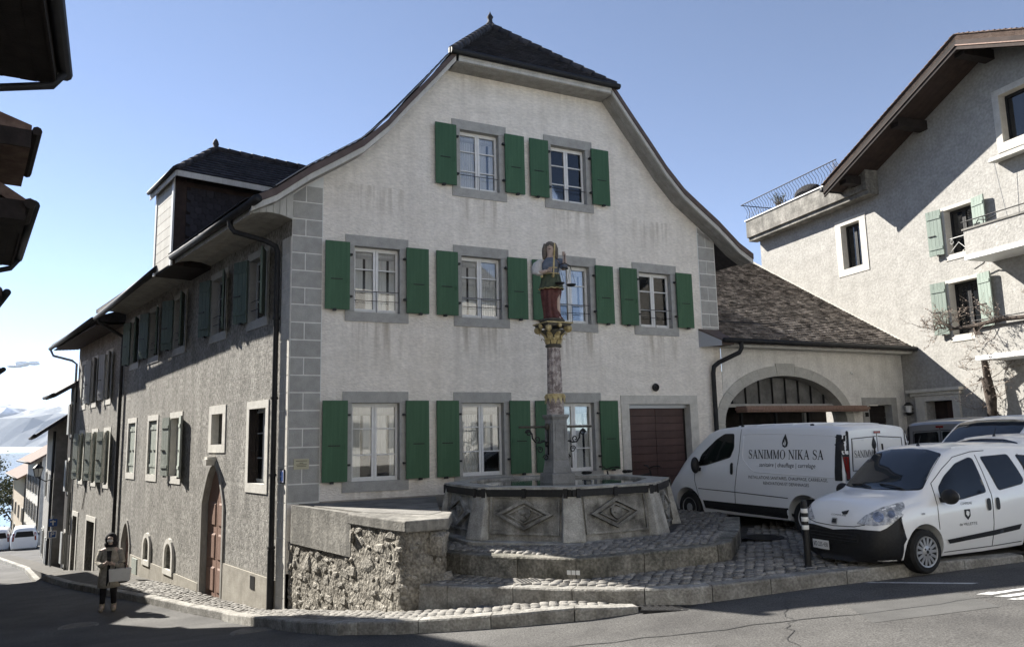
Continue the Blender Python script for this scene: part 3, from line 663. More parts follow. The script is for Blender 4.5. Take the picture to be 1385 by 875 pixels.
b = MB(); cap_row(b, DA+Vector((0, 0, .03)), DP+Vector((0, 0, .05)), .085, 6); cap_row(b, DB+Vector((0, 0, .03)), DP+Vector((0, 0, .05)), .085, 6); cap_row(b, DP+Vector((0, 0, .04)), DP+inr+Vector((0, 0, .04)), .09, 11)
b.build('dormer_ridge', M['tile'], dorm, smooth=True)
MB().lathe([(.09, 0), (.10, .05), (.055, .1), (.085, .18), (.06, .27), (.02, .33)], 10, 0, Matrix.Translation(DP)).build('dormer_finial', M['tile'], dorm, smooth=True)
b = MB(); b.prism([DA+Vector((0, 0, -.16)), DB+Vector((0, 0, -.16)), DB+Vector((0, 0, -.015)), DA+Vector((0, 0, -.015))], lp(0, .03, 0)-lp(0, 0, 0))
b.prism([DA+Vector((0, 0, -.16)), DA+inn+Vector((0, 0, -.16)), DA+inn+Vector((0, 0, -.015)), DA+Vector((0, 0, -.015))], lp(-.03, 0, 0)-lp(0, 0, 0))
b.build('dormer_fascia', M['board'], dorm)
b = MB(); b.tube([DA+lp(-.06, .07, .02), DB+lp(0, .07, .02)], .05, 8); b.build('dormer_gutter', M['gutter'], dorm, smooth=True)
# ---- plaques on the corner
pl = MB().box(0, .22, -.03, -.017, 0, .27).build('house_sign', M['black'], house, loc=lp(.30, 0, 1.17), rz=AL)
MB().box(.015, .195, -.036, -.031, .02, .25).build('sign_plate', M['signpale'], pl)
MB().box(.04, .10, -.040, -.0365, .05, .12).box(.04, .10, -.040, -.0365, .15, .22).box(.12, .165, -.040, -.0365, .05, .22).build('sign_emblem', M['signblue'], pl)
pq = MB().box(.11, .40, -.032, -.017, 1.43, 1.63).build('wall_plaque', M['plaque'], house)
b = MB()
for z, x0, x1 in ((1.59, .15, .36), (1.55, .22, .29), (1.52, .16, .35), (1.49, .17, .34)):
    x = x0
    while x < x1: b.box(x, x+.012, -.0345, -.0325, z-.006, z+.006); x += .018
b.build('plaque_lettering', M['ink'], pq)
# ================================================================ ground, street, pavements
dLw = Vector((-.62796, .77824)); nLw = Vector((-.77824, -.62796))
def tq(X, Y):
    d = Vector((X+4.3735, Y-15)); return d.dot(dLw), d.dot(nLw)
def W(t, q): p = Vector((-4.3735, 15))+dLw*t+nLw*q; return p.x, p.y
ZS = [(1, -1.42), (3.25, -1.58), (5.28, -1.66), (8.57, -1.87), (11.76, -2.06), (14.34, -2.18), (18, -2.85), (22, -3.1), (52, -5.1), (90, -8.6), (140, -14), (220, -26), (400, -58)]
def zs_(t):
    if t <= 1: return ZS[0][1]
    for (a, za), (c, zc) in zip(ZS, ZS[1:]):
        if t <= c: return za+(zc-za)*(t-a)/(c-a)
    return ZS[-1][1]
def zplane(X, Y):
    return -.63+.0739*(X+1.57)+(-.1263*(Y-11.53) if Y > 10.5 else .13-.05*(Y-10.5))
def roadz(X, Y):
    t, q = tq(X, Y)
    cl = lambda z: max(min(z, .62), -3)
    if t <= 1: return cl(zplane(X, Y))
    z3 = cl(zplane(*W(1, q))); k = min(1, max(0, (t-1)/6)); base = zplane(*W(1, 1.5)); z3 = z3*(1-k)+base*k
    return z3+zs_(t)+1.42
def L1(X, Y): return max(min(-.105+.045*X, .13), -.20)
def L2(X, Y): return .185+.03*X
b = MB()
xs = [-60+i*2.0 for i in range(16)]+[-28+i*1.0 for i in range(15)]+[-13+i*.5 for i in range(56)]+[15+i*2 for i in range(16)]
ys = [-25+i*2 for i in range(15)]+[5+i*.5 for i in range(34)]+[22+i*1.0 for i in range(18)]+[40+i*2 for i in range(16)]
nx, ny = len(xs), len(ys)
b.add([(x, y, roadz(x, y)-(0 if tq(x, y)[1] > -9 or y < 12 else 1.2)) for y in ys for x in xs], [(j*nx+i, j*nx+i+1, (j+1)*nx+i+1, (j+1)*nx+i) for j in range(ny-1) for i in range(nx-1)])
street = b.build('street', M['asphalt'], smooth=True, kind='structure')
def draped(pts, dz=.004, h=0):   # thin polygon lying on the street
    return [(x, y, roadz(x, y)+dz) for x, y in pts]
# asphalt repairs and covers
MB().poly(draped([(-4.6, 8.2), (-1.2, 8.9), (1.5, 9.3), (3.2, 9.2), (2.6, 7.3), (-1, 6.6), (-4, 6.8)], .004)).build('asphalt_patch', M['asphalt2'], street) if False else None
rs_ = random.Random(21)
def strip(pts, w, name, matl, dz=.004):
    P = [Vector(p) for p in pts]; vs = []
    for i, p in enumerate(P):
        d = (P[min(i+1, len(P)-1)]-P[max(i-1, 0)]).normalized(); n = Vector((-d.y, d.x))*w*rs_.uniform(.6, 1.3)
        for q in (p-n, p+n): vs.append((q.x, q.y, roadz(q.x, q.y)+dz))
    MB().add(vs, [(2*i, 2*i+1, 2*i+3, 2*i+2) for i in range(len(P)-1)]).build(name, matl, street, recalc=False)
def wig(a, c, n, amp):
    a, c = Vector(a), Vector(c); d = (c-a).normalized(); nn = Vector((-d.y, d.x)); return [a.lerp(c, k/n)+nn*(amp*rs_.uniform(-1, 1) if 0 < k < n else 0) for k in range(n+1)]
M['tar'] = mat('tar_seam', (.022, .022, .022), (.04, .04, .04), 12, .7, fine=.2)
for a, c, amp, w in (((-3.2, 8.3), (4.6, 8.75), .05, .012), ((4.6, 8.75), (11, 9.9), .06, .012), ((2.4, 7.0), (3.3, 9.9), .06, .006), ((-1.8, 7.4), (-2.3, 9.6), .08, .005), ((6.2, 8.2), (6.9, 10.9), .06, .006), ((-6.5, 12.2), (-3.4, 8.6), .10, .007), ((-9.5, 16.3), (-6.5, 12.2), .12, .008), ((.6, 7.2), (2.0, 7.9), .05, .004)):
    strip(wig(a, c, 26, amp), w, 'tar_seam', M['tar'])
for pts in ([(3.6, 8.2), (5.0, 8.35), (5.1, 9.3), (3.75, 9.15)], [(-.9, 7.9), (.5, 8.0), (.45, 8.5), (-.95, 8.4)], [(7.6, 9.0), (9.6, 9.4), (9.4, 10.4), (7.5, 10.0)]):
    m_ = MB(); n_ = 8; A, B_, C_, D_ = [Vector(p) for p in pts]; m_.add([(*(A.lerp(B_, i/n_).lerp(D_.lerp(C_, i/n_), j/n_)), 0) for j in range(n_+1) for i in range(n_+1)], [(j*(n_+1)+i, j*(n_+1)+i+1, (j+1)*(n_+1)+i+1, (j+1)*(n_+1)+i) for j in range(n_) for i in range(n_)])
    m_.v = [Vector((p.x, p.y, roadz(p.x, p.y)+.003)) for p in m_.v]; m_.build('asphalt_patch', M['asphalt2'], street, recalc=False)
def manhole(x, y, z, r, m):
    c = MB(); c.lathe([(r, 0), (r, .012), (r*.86, .012), (r*.86, .006)], 24, 0, Matrix.Translation((x, y, z)))
    for k in range(-3, 4):
        w = math.sqrt(max(.01, 1-(k/4)**2))*r*.75; c.box(x-w, x+w, y+k*r*.2-.015, y+k*r*.2+.015, z+.006, z+.014)
    return c
for x, y, r, lab in ((-8.65, 15.78, .36, 'round iron manhole cover on the dark street near the person'), (-4.11, 12.37, .32, 'round iron manhole cover on the street below the kerb corner')):
    manhole(x, y, roadz(x, y)-.002, r, 0).build('manhole_cover', M['concrete'], label=lab, cat='manhole cover', group='manhole covers')
manhole(4.28, 13.8, L1(4.28, 13.8)+.04, .36, 0).build('manhole_cover', M['gutter'], label='dark iron manhole cover set in the cobbles beside the fountain steps', cat='manhole cover', group='manhole covers')
# ---- pavements
def kerb_run(name_parent, bot, zt, matl, wid=.22, L=.95, zb=None, inward=1, name='kerb_stone', gap=.012, proud=0):
    """row of kerb stones along a polyline of foot points; inward=+1: stone lies left of the direction"""
    P = [Vector((p[0], p[1])) for p in bot]; n = 0
    seg = []; acc = [0]
    for a, c in zip(P, P[1:]): acc.append(acc[-1]+(c-a).length)
    def at(s):
        for i in range(len(P)-1):
            if s <= acc[i+1]+1e-6: return P[i].lerp(P[i+1], (s-acc[i])/(acc[i+1]-acc[i]))
        return P[-1]
    def nrm(s):
        a, c = at(max(0, s-.05)), at(min(acc[-1], s+.05)); d = (c-a).normalized(); return Vector((-d.y, d.x))*inward
    s = 0
    while s < acc[-1]-.1:
        l = L*random.uniform(.85, 1.2); s1 = min(s+l, acc[-1]); 
        if acc[-1]-s1 < .3: s1 = acc[-1]
        mb = MB(); k = 3; vt = []
        for i in range(k+1):
            u = s+gap*.5+(s1-s-gap)*i/k; p = at(u); q = p+nrm(u)*wid
            z1 = zt(p.x, p.y); z0 = (zb or (lambda x, y: roadz(x, y)))(p.x, p.y)-.06; d = .02
            p2 = p+nrm(u)*.012
            vt += [(p.x, p.y, z0), (p.x, p.y, z1-.018), (p2.x, p2.y, z1+.002), (q.x, q.y, z1+.004), (q.x, q.y, z0)]
        fs = [(i*5+j, i*5+(j+1) % 5, (i+1)*5+(j+1) % 5, (i+1)*5+j) for i in range(k) for j in range(5)]+[(0, 1, 2, 3, 4), tuple(k*5+j for j in range(5))]
        mb.add(vt, fs); mb.build(name, matl, name_parent); s = s1
KB = [(-1.80, 12.0), (-1.3, 11.63), (-.64, 11.26), (-.01, 11.01), (.6, 10.66), (1.24, 10.41), (2.1, 10.18), (2.83, 10.29), (3.96, 10.52), (4.93, 10.67), (5.94, 10.91), (7.15, 11.25), (12, 12.4), (20, 14)]
STEP = [(-1.62, 13.05), (-1.3, 12.71), (-.68, 12.13), (0, 11.69), (.93, 11.19), (2.02, 11.49), (3.17, 11.86), (3.78, 13.4), (4.3, 15.2)]
def inset(poly, d):
    out = []
    for i, p in enumerate(poly):
        a = Vector(poly[max(i-1, 0)]); c = Vector(poly[min(i+1, len(poly)-1)]); dd = (c-a).normalized(); out.append((p[0]-dd.y*d, p[1]+dd.x*d))
    return out
KBi = inset(KB, .20)
plaza_out = KBi+[(22, 28), (8, 30), (5.2, 20.0), (-4.2, 15.3), (-1.9, 13.0)]
plaza = fill_xy(MB(), plaza_out, L1, step=1.0).build('plaza_paving', M['pavebed'], kind='structure')
kerb_run(plaza, KB[:12], lambda x, y: max(L1(x, y)+.008, roadz(x, y)+.03), M['kerb'])
# ---- upper terrace round the fountain
STi = inset(STEP, .26)
fc = Vector((.80, 14.93))
terr_out = STi+[(4.4, 17.5), (3.4, 18.7), (-4.0, 15.2), (-2.2, 13.3)]
terrace = fill_xy(MB(), terr_out, L2, step=.8).build('fountain_terrace', M['pavebed'], kind='structure')
kerb_run(terrace, STEP, lambda x, y: L2(x, y)+.02, M['oldkerb'], wid=.28, L=1.05, zb=lambda x, y: L1(x, y), name='step_stone')
for k in range(3):
    a = Vector((.93, 11.19)); dd = Vector((-.88, .475)).normalized(); nn = Vector((-.475, -.88)); p = a+dd*(.09+.07*k)+nn*.006
    MB().box(-.028, .028, -.004, .004, -.03, .03).build('marker_tile', M['white'], terrace, loc=(p.x, p.y, L1(p.x, p.y)+.11), rz=math.atan2(-.475, .88))
# ---- cobbles
def stone_mesh(w, l, h, k=0, flat=.70):
    r = random.Random(k); j = lambda a: a*r.uniform(.88, 1.06); m = MB()
    a, c = w/2, l/2; n = 8; base = []; top = []; cen = []
    for i in range(n):
        t = 2*math.pi*(i+.5)/n; x = math.cos(t); y = math.sin(t); s = 1/max(abs(x), abs(y))**.75
        base.append((a*x*s*1.0, c*y*s, -.05)); top.append((j(a)*x*s*.97, j(c)*y*s*.97, h*.55)); cen.append((a*x*s*flat, c*y*s*flat, h*r.uniform(.9, 1.05)))
    m.add(base+top+cen, [(i, (i+1) % n, n+(i+1) % n, n+i) for i in range(n)]+[(n+i, n+(i+1) % n, 2*n+(i+1) % n, 2*n+i) for i in range(n)]+[tuple(range(2*n, 3*n))])
    return m
def cobble_field(parent, region, holes, zf, w, l, h, ang, limit=300, name='cobble', matl=None, jit=.12, rnd=.0, near=None):
    ms = [stone_mesh(w*.95, l*.95, h, k, .70 if rnd else .88) for k in range(6)]; me = [m.mesh(name, matl or M['cobble'], smooth=True) for m in ms]
    ca, sa = math.cos(ang), math.sin(ang); pts = []
    xs_ = [p[0] for p in region]; ys_ = [p[1] for p in region]; cx, cy_ = (min(xs_)+max(xs_))/2, (min(ys_)+max(ys_))/2; rad = math.hypot(max(xs_)-min(xs_), max(ys_)-min(ys_))/2+.5
    r = -int(rad/l)
    while r*l < rad:
        c = -int(rad/w)
        while c*w < rad:
            u = (c+(.5 if r % 2 else 0))*w+random.uniform(-jit, jit)*w; v = r*l+random.uniform(-jit, jit)*l
            x = cx+u*ca-v*sa; y = cy_+u*sa+v*ca
            if inpoly((x, y), region) and not any(inpoly((x, y), q) for q in holes): pts.append((x, y))
            c += 1
        r += 1
    pts.sort(key=lambda p: p[0]**2+p[1]**2)
    big = MB()
    for i, (x, y) in enumerate(pts):
        k = random.randrange(6); a = ang+random.uniform(-.10, .10)+(random.uniform(0, 3) if rnd else 0); z = zf(x, y)+random.uniform(-.008, .008); s = random.uniform(.9, 1.06)
        tilt = Matrix.Rotation(random.uniform(-.06, .06), 4, 'X') @ Matrix.Rotation(random.uniform(-.06, .06), 4, 'Y')
        mt = Matrix.Translation((x, y, z)) @ Matrix.Rotation(a, 4, 'Z') @ tilt @ Matrix.Scale(s, 4)
        if i < limit:
            o = bpy.data.objects.new(name, me[k]); COL.objects.link(o); o.parent = parent; o.matrix_local = mt
        else: big.add(ms[k].v, ms[k].f, 0, mt)
    if big.v: big.build(name, matl or M['cobble'], parent, smooth=True, kind='stuff')
def octa(r, rot=-87, c=fc): return [(c.x+r*math.cos(R(rot+45*k)), c.y+r*math.sin(R(rot+45*k))) for k in range(8)]
terr_vis = STi[1:]+[(4.3, 16.5), (3.2, 17.6), (-1.6, 16.2), (-1.7, 14.0)]
cobble_field(terrace, terr_vis, [octa(2.42)], L2, .14, .115, .045, .2, 300, rnd=1, jit=.2)
level1 = KBi[:11]+[(6.2, 13), (6.2, 17.5), (4.45, 15.2)]+STEP[::-1][1:]
cobble_field(plaza, level1, [], L1, .165, .12, .022, .30, 300, name='paving_sett')
# ---- narrow lower pavement along wall and house
PKB = [W(40, .9), W(26, 1.0), (-14.7, 24.75), (-12.83, 22.68), (-11.22, 21.06), (-9.08, 18.86), (-7.31, 17.17), (-5.77, 15.59), (-4.42, 13.46), (-3.22, 11.61), (-2.44, 10.6), (-1.56, 10.19), (-.75, 10.01), (-.02, 9.91), (.89, 9.86), (1.5, 10.02)]
def pavez(x, y): return roadz(x, y)+max(0, min(.13, .13*(1.9-x)/1.2))
PI_ = inset(PKB, .17)
pave_out = PI_+[(1.75, 10.28), (1.24, 10.43), (.6, 10.68), (-.01, 11.02), (-.64, 11.27), (-1.55, 11.6), (-2.6, 12.9), (-4.2, 15.0)]+[W(t, .02) for t in (4, 8, 13, 22, 26, 40)]
pavement = fill_xy(MB(), pave_out, pavez, step=.7).build('pavement', M['pavebed'], kind='structure')
kerb_run(pavement, PKB, lambda x, y: pavez(x, y)+.025, M['kerb'], wid=.19)
cobble_field(pavement, [W(9, 1.2), W(5, .85), W(3, .58), W(1.3, .42), (-4.15, 13.5), (-3.05, 11.7), (-2.3, 10.75), (-1.5, 10.38), (-.73, 10.2), (-.02, 10.1), (.87, 10.05), (1.5, 10.15), (1.3, 10.35), (-.01, 10.97), (-.64, 11.2), (-1.55, 11.5), (-2.6, 12.8), (-4.3, 14.9), W(5, .05), W(9, .05)], [], lambda x, y: pavez(x, y)-.008, .15, .11, .022, -.6, 300, name='paving_sett')
# storm drain in the gutter below the kerb
dr = empty('storm_drain', (2.0, 10.02, roadz(2.0, 10.02)), -.12, 'dark slotted iron storm drain in the gutter below the granite kerb', 'drain')
MB().box(-.46, .46, -.13, .13, -.02, .003).build('drain_pit', M['black'], dr)
gb = MB().box(-.022, .022, -.13, .13, 0, .012)
gme = gb.mesh('grate_bar', M['gutter'])
for k in range(10):
    o = bpy.data.objects.new('grate_bar', gme); COL.objects.link(o); o.parent = dr; o.location = (-.42+k*.093, 0, .003); o.rotation_euler = (0, 0, .35)
b = MB(); b.box(-.48, .48, -.155, -.13, -.02, .014); b.box(-.48, .48, .13, .155, -.02, .014); b.build('grate_frame', M['gutter'], dr)
dr2 = empty('floor_drain', (.15, 11.35, L1(.15, 11.35)+.025), .3, 'small square drain grating in the pale paving below the fountain step', 'drain')
MB().box(-.17, .17, -.17, .17, -.02, .004).build('drain_frame', M['concrete'], dr2)
for k in range(6): MB().box(-.14+k*.052, -.115+k*.052, -.14, .14, .0045, .008).build('grate_bar', M['gutter'], dr2)
# painted letters on the road at right
mk = empty('road_marking', (5.45, 8.9, roadz(5.45, 8.9)), 0, 'worn white painted marking on the asphalt at the right edge', 'road marking')
def onroad(pts): return [(x-5.45, y-8.9, roadz(x, y)+.005-roadz(5.45, 8.9)) for x, y in pts]
for pts in ([(5.18, 9.07), (5.30, 8.97), (5.85, 9.09), (5.95, 9.2), (5.42, 9.10), (5.36, 9.14)], [(5.25, 8.86), (5.36, 8.76), (6.0, 8.88), (6.0, 8.98)], [(5.27, 8.66), (5.36, 8.56), (5.9, 8.66), (5.9, 8.76)]):
    MB().poly(onroad(pts)).build('paint_stroke', M['line'], mk, recalc=False)
mk2 = empty('parking_line', (4.9, 10.2, roadz(4.9, 10.2)), 0, 'faint white painted bay line in front of the small white car', 'road marking')
MB().poly([(x-4.9, y-10.2, roadz(x, y)+.005-roadz(4.9, 10.2)) for x, y in [(4.55, 10.5), (4.65, 10.52), (5.6, 9.72), (5.5, 9.70)]]).build('paint_stroke', M['line'], mk2, recalc=False)
# ================================================================ stone wall and terrace platform at the corner
sw_root = empty('stone_wall', (-4.3735, 15, -1.3), R(-51.1), 'rough stone retaining wall with a concrete band and capped end pillar below the house corner', 'wall')
E_ = 1.3     # local z offset: local z = world z + 1.3
b = MB(); b.prism([(.02, .12, -.3), (2.62, .12, -.0), (2.62, .12, 2.04), (.02, .12, 2.06)], (0, .94, 0)); wcore = b.build('wall_core', M['mortar'], sw_root)
b = MB(); b.prism([(.16, .015, 1.38), (2.60, .015, 1.37), (2.60, .015, 2.065), (.16, .015, 2.075)], (0, .14, 0)); b.build('concrete_band', M['mossconcrete'], sw_root)
from mathutils import noise as _nz
def hull_stone(rx, ry, rz, seed):
    r = random.Random(seed); bm = bmesh.new()
    for i in range(20):
        p = Vector((r.uniform(-1, 1), r.uniform(-1, .35), r.uniform(-1, 1))); m = max(abs(p.x), abs(p.y), abs(p.z)); p *= r.uniform(.82, 1)/m; p *= .75+.25/max(.6, p.length)
        bm.verts.new((p.x*rx, p.y*ry, p.z*rz))
    bmesh.ops.convex_hull(bm, input=bm.verts); mb = MB(); bm.verts.index_update(); live = [v for v in bm.verts if v.link_faces]
    ix = {v: i for i, v in enumerate(live)}; mb.add([v.co.copy() for v in live], [[ix[v] for v in f.verts] for f in bm.faces]); bm.free(); return mb
PATH = [Vector((.0, .055)), Vector((2.60, .055)), Vector((2.66, .0)), Vector((4.20, -.01)), Vector((4.32, .05)), Vector((4.44, .66))]
def path_at(s):
    for a, c in zip(PATH, PATH[1:]):
        l = (c-a).length
        if s <= l: d = (c-a)/l; return a+d*s, Vector((d.y, -d.x))
        s -= l
    d = (PATH[-1]-PATH[-2]).normalized(); return PATH[-1], Vector((d.y, -d.x))
PL = sum((c-a).length for a, c in zip(PATH, PATH[1:]))
def rough(p, n, z): 
    q = Vector((p.x, p.y, z)); return (_nz.noise(q*2.6)*.022+_nz.noise(q*5)*.013+_nz.noise(q*13)*.007)
gm = MB(); ns, nz_ = int(PL/.032), 62; vs = []
for i in range(ns+1):
    s_ = PL*i/ns; p, n = path_at(s_); ztop = 1.39 if s_ < 2.60 else 1.91
    for j in range(nz_+1):
        z = .15+(ztop-.15)*j/nz_; d = rough(p, n, z); vs.append((p.x+n.x*d, p.y+n.y*d, z))
gm.add(vs, [(i*(nz_+1)+j, (i+1)*(nz_+1)+j, (i+1)*(nz_+1)+j+1, i*(nz_+1)+j+1) for i in range(ns) for j in range(nz_)])
gm.build('rubble_mortar', M['mortar'], sw_root, smooth=True)
rr_ = random.Random(4); placed = []; k = 0
for trial in range(2600):
    s_ = rr_.uniform(.02, PL-.05); ztop = 1.36 if s_ < 2.60 else 1.90; z = rr_.uniform(.2, ztop-.05); rx = rr_.choice((.06, .09, .12, .16, .20))*rr_.uniform(.8, 1.2); rz = rx*rr_.uniform(.45, .8)
    if s_ > 2.55: rx *= 1.15; rz *= 1.15
    if any(abs(s_-a)/(rx+b_) < .92 and abs(z-c_)/(rz+d_) < .92 for a, c_, b_, d_ in placed): continue
    if len(placed) > 110: break
    placed.append((s_, z, rx, rz)); p, n = path_at(s_); o = hull_stone(rx, .075, rz, k).build('stone', M['rubble'], sw_root)
    ang = math.atan2(n.x, -n.y); dep = rough(p, n, z)
    o.matrix_local = Matrix.Translation((p.x+n.x*(dep-.045), p.y+n.y*(dep-.045), z)) @ Matrix.Rotation(ang, 4, 'Z') @ Matrix.Rotation(rr_.uniform(-.35, .35), 4, 'Y'); k += 1
# end pillar with cap slab
PW = Matrix.Translation((4.33, .0, 0)) @ Matrix.Rotation(R(51.1+28), 4, 'Z')      # right-hand face of the pillar
b = MB(); b.prism([(2.62, .12, -.0), (4.20, .12, .0), (4.36, .62, 0), (3.7, 1.2, 0), (2.62, 1.1, 0)], (0, 0, 1.9)); b.build('pillar_core', M['mortar'], sw_root)
cap = [(2.56, -.03, 0), (4.05, -.05, 0), (4.40, -.02, 0), (4.53, .66, 0), (3.75, 1.25, 0), (2.56, 1.25, 0)]
b = MB(); b.prism([(x, y, 1.90) for x, y, z in cap], (0, 0, .17)); b.build('cap_slab', M['mossconcrete'], sw_root, bevel=.02)
o = hull_stone(.15, .16, .19, 901).build('stone', M['rubble'], sw_root, loc=(4.44, .55, 1.70), rz=.6)
# terrace platform behind the wall
def platf(pts): 
    A = Matrix.Rotation(R(-51.1), 4, 'Z'); A.translation = Vector((-4.3735, 15, 0)); I = A.inverted(); return [(I @ Vector((x, y, 0))) for x, y in pts]
pp = platf([W(-.02, -.22), W(-2.7, -.25), W(-3.9, -.7), (-1.22, 12.85), (-1.3, 13.3), (-1.62, 15.9), (-1.68, 16.34)])
b = MB(); b.prism([(p.x, p.y, -.0+1.0) for p in pp], (0, 0, 1.075)); b.build('platform_slab', M['concrete'], sw_root)
# ================================================================ fountain
fz = L2(.8, 13)          # terrace height at the basin
fountain = empty('fountain', (fc.x, fc.y, fz), 0, 'octagonal grey stone fountain with carved panels and a painted column in its middle', 'fountain')
def o8(r, k): a = R(-87+45*k); return Vector((r*math.cos(a), r*math.sin(a), 0))
b = MB(); n8 = [o8(2.42, k) for k in range(8)]; b.prism([(p.x, p.y, -.05) for p in n8], (0, 0, .10)); b.build('base_slab', M['fpale'], fountain, bevel=.015)
RB, RT, ZT = 2.20, 2.08, .86
for k in range(8):
    a0, a1, t0, t1 = o8(RB, k), o8(RB, k+1), o8(RT, k), o8(RT, k+1)
    up = Vector((0, 0, 1)); ctr = (a0+a1)/2; out = Vector((ctr.x, ctr.y, 0)).normalized(); side = (a1-a0).normalized(); Wd = (a1-a0).length
    b = MB(); ii = lambda p, f: Vector((p.x*f, p.y*f, p.z))
    v0 = [a0+up*.05, a1+up*.05, t1+up*ZT, t0+up*ZT, ii(a0, .87)+up*.05, ii(a1, .87)+up*.05, ii(t1, .86)+up*ZT, ii(t0, .86)+up*ZT]
    b.add(v0, [(0, 1, 2, 3), (5, 4, 7, 6), (3, 2, 6, 7), (0, 4, 5, 1), (0, 3, 7, 4), (1, 5, 6, 2)])
    pn = b.build('basin_panel', M['fstone'], fountain)
    # carved relief: frame moulding, double diamond, small shield
    nrm = ((t0-a0)+up*ZT*0); face_up = ((t0+t1)/2+up*ZT-(a0+a1)/2-up*.05).normalized(); fn = side.cross(face_up).normalized()
    if fn.dot(out) < 0: fn = -fn
    org = (a0+a1)/2+up*.05
    Mx = Matrix((( side.x, face_up.x, fn.x, org.x), (side.y, face_up.y, fn.y, org.y), (side.z, face_up.z, fn.z, org.z), (0, 0, 0, 1)))
    b = MB(); w2, h0, h1, c = Wd*.36, .10, .72, .42
    for (xa, xb, ya, yb) in ((-w2, w2, h0, h0+.03), (-w2, w2, h1-.03, h1), (-w2, -w2+.03, h0+.031, h1-.031), (w2-.03, w2, h0+.031, h1-.031)): b.box(xa, xb, ya, yb, -.01, .035, 0, Mx)
    b.build('panel_frame', M['fstone'], pn)
    b = MB()
    def ring(rx, ry, wx, h):
        o_ = [(rx, 0), (0, ry), (-rx, 0), (0, -ry)]; i_ = [(rx-wx, 0), (0, ry-wx*.62), (-rx+wx, 0), (0, -ry+wx*.62)]
        for q in range(4):
            r_ = (q+1) % 4; b.prism([(o_[q][0], c+o_[q][1], -.01), (o_[r_][0], c+o_[r_][1], -.01), (i_[r_][0], c+i_[r_][1], -.01), (i_[q][0], c+i_[q][1], -.01)], tuple((0, 0, h)), 0, Mx)
    ring(.50, .25, .10, .075); ring(.32, .155, .05, .05)
    b.build('carved_diamond', M['fstone'], pn)
    b = MB(); sh = [(-.10, .08), (.10, .08), (.11, 0), (.06, -.07), (0, -.11), (-.06, -.07), (-.11, 0)]
    b.prism([(x, c+y, -.01) for x, y in sh], (0, 0, .065), 0, Mx)
    if k % 2: 
        b.ell((-.02, c+.02, .06), .05, .035, .025, 8, 5, 0, Mx); b.ell((.05, c-.03, .06), .035, .03, .025, 8, 5, 0, Mx)
    else: b.box(-.05, .05, c-.012, c+.012, .05, .08, 0, Mx)
    b.build('carved_shield', M['fstone'], pn, smooth=False)
for k in range(8):      # tapered corner buttresses
    d = o8(1, k); tn = Vector((-d.y, d.x, 0)); b = MB()
    w0, w1, r0, r1 = .19, .145, 2.30, 2.115
    b.add([d*r0-tn*w0+Vector((0, 0, .05)), d*r0+tn*w0+Vector((0, 0, .05)), d*2.0+tn*w0+Vector((0, 0, .05)), d*2.0-tn*w0+Vector((0, 0, .05)),
           d*r1-tn*w1+Vector((0, 0, ZT-.01)), d*r1+tn*w1+Vector((0, 0, ZT-.01)), d*1.95+tn*w1+Vector((0, 0, ZT-.01)), d*1.95-tn*w1+Vector((0, 0, ZT-.01))],
          [(0, 3, 2, 1), (4, 5, 6, 7), (0, 1, 5, 4), (1, 2, 6, 5), (2, 3, 7, 6), (3, 0, 4, 7)])
    b.build('corner_buttress', M['fpale'], fountain, bevel=.025)
b = MB()
for k in range(8):
    p0, p1, i0, i1 = o8(2.15, k), o8(2.15, k+1), o8(1.74, k), o8(1.74, k+1)
    b.prism([p0+Vector((0, 0, ZT)), p1+Vector((0, 0, ZT)), i1+Vector((0, 0, ZT)), i0+Vector((0, 0, ZT))], (0, 0, .055))
b.build('rim', M['fpale'], fountain)
b = MB(); 
for k in range(8):
    p0, p1 = o8(2.135, k), o8(2.135, k+1); d = (p1-p0).normalized(); nn = Vector((d.y, -d.x, 0))
    b.prism([p0+Vector((0, 0, ZT-.10)), p1+Vector((0, 0, ZT-.10)), p1+nn*.03+Vector((0, 0, ZT-.10)), p0+nn*.03+Vector((0, 0, ZT-.10))], (0, 0, .115))
b.build('iron_band', M['black'], fountain)
b = MB()
for k in range(8):
    d = o8(1, k); tn = Vector((-d.y, d.x, 0)); p0, p1 = o8(2.135, k), o8(2.135, k+1)
    b = MB()
    for q in (p0.lerp(p1, .06), p0.lerp(p1, .94), ) + ((p0.lerp(p1, .5),) if k in (7, 0) else ()):
        dd = (p1-p0).normalized(); nn = Vector((dd.y, -dd.x, 0)); o_ = q+nn*.03
        b.prism([o_-dd*.035+Vector((0, 0, ZT-.12)), o_+dd*.035+Vector((0, 0, ZT-.12)), o_+dd*.035+nn*.025+Vector((0, 0, ZT-.12)), o_-dd*.035+nn*.025+Vector((0, 0, ZT-.12))], (0, 0, .15)); b.build('band_bolt', M['black'], fountain); b = MB()
b = MB(); b.poly([tuple(o8(1.80, k)+Vector((0, 0, ZT+.012))) for k in range(8)]); b.build('water', M['water'], fountain)
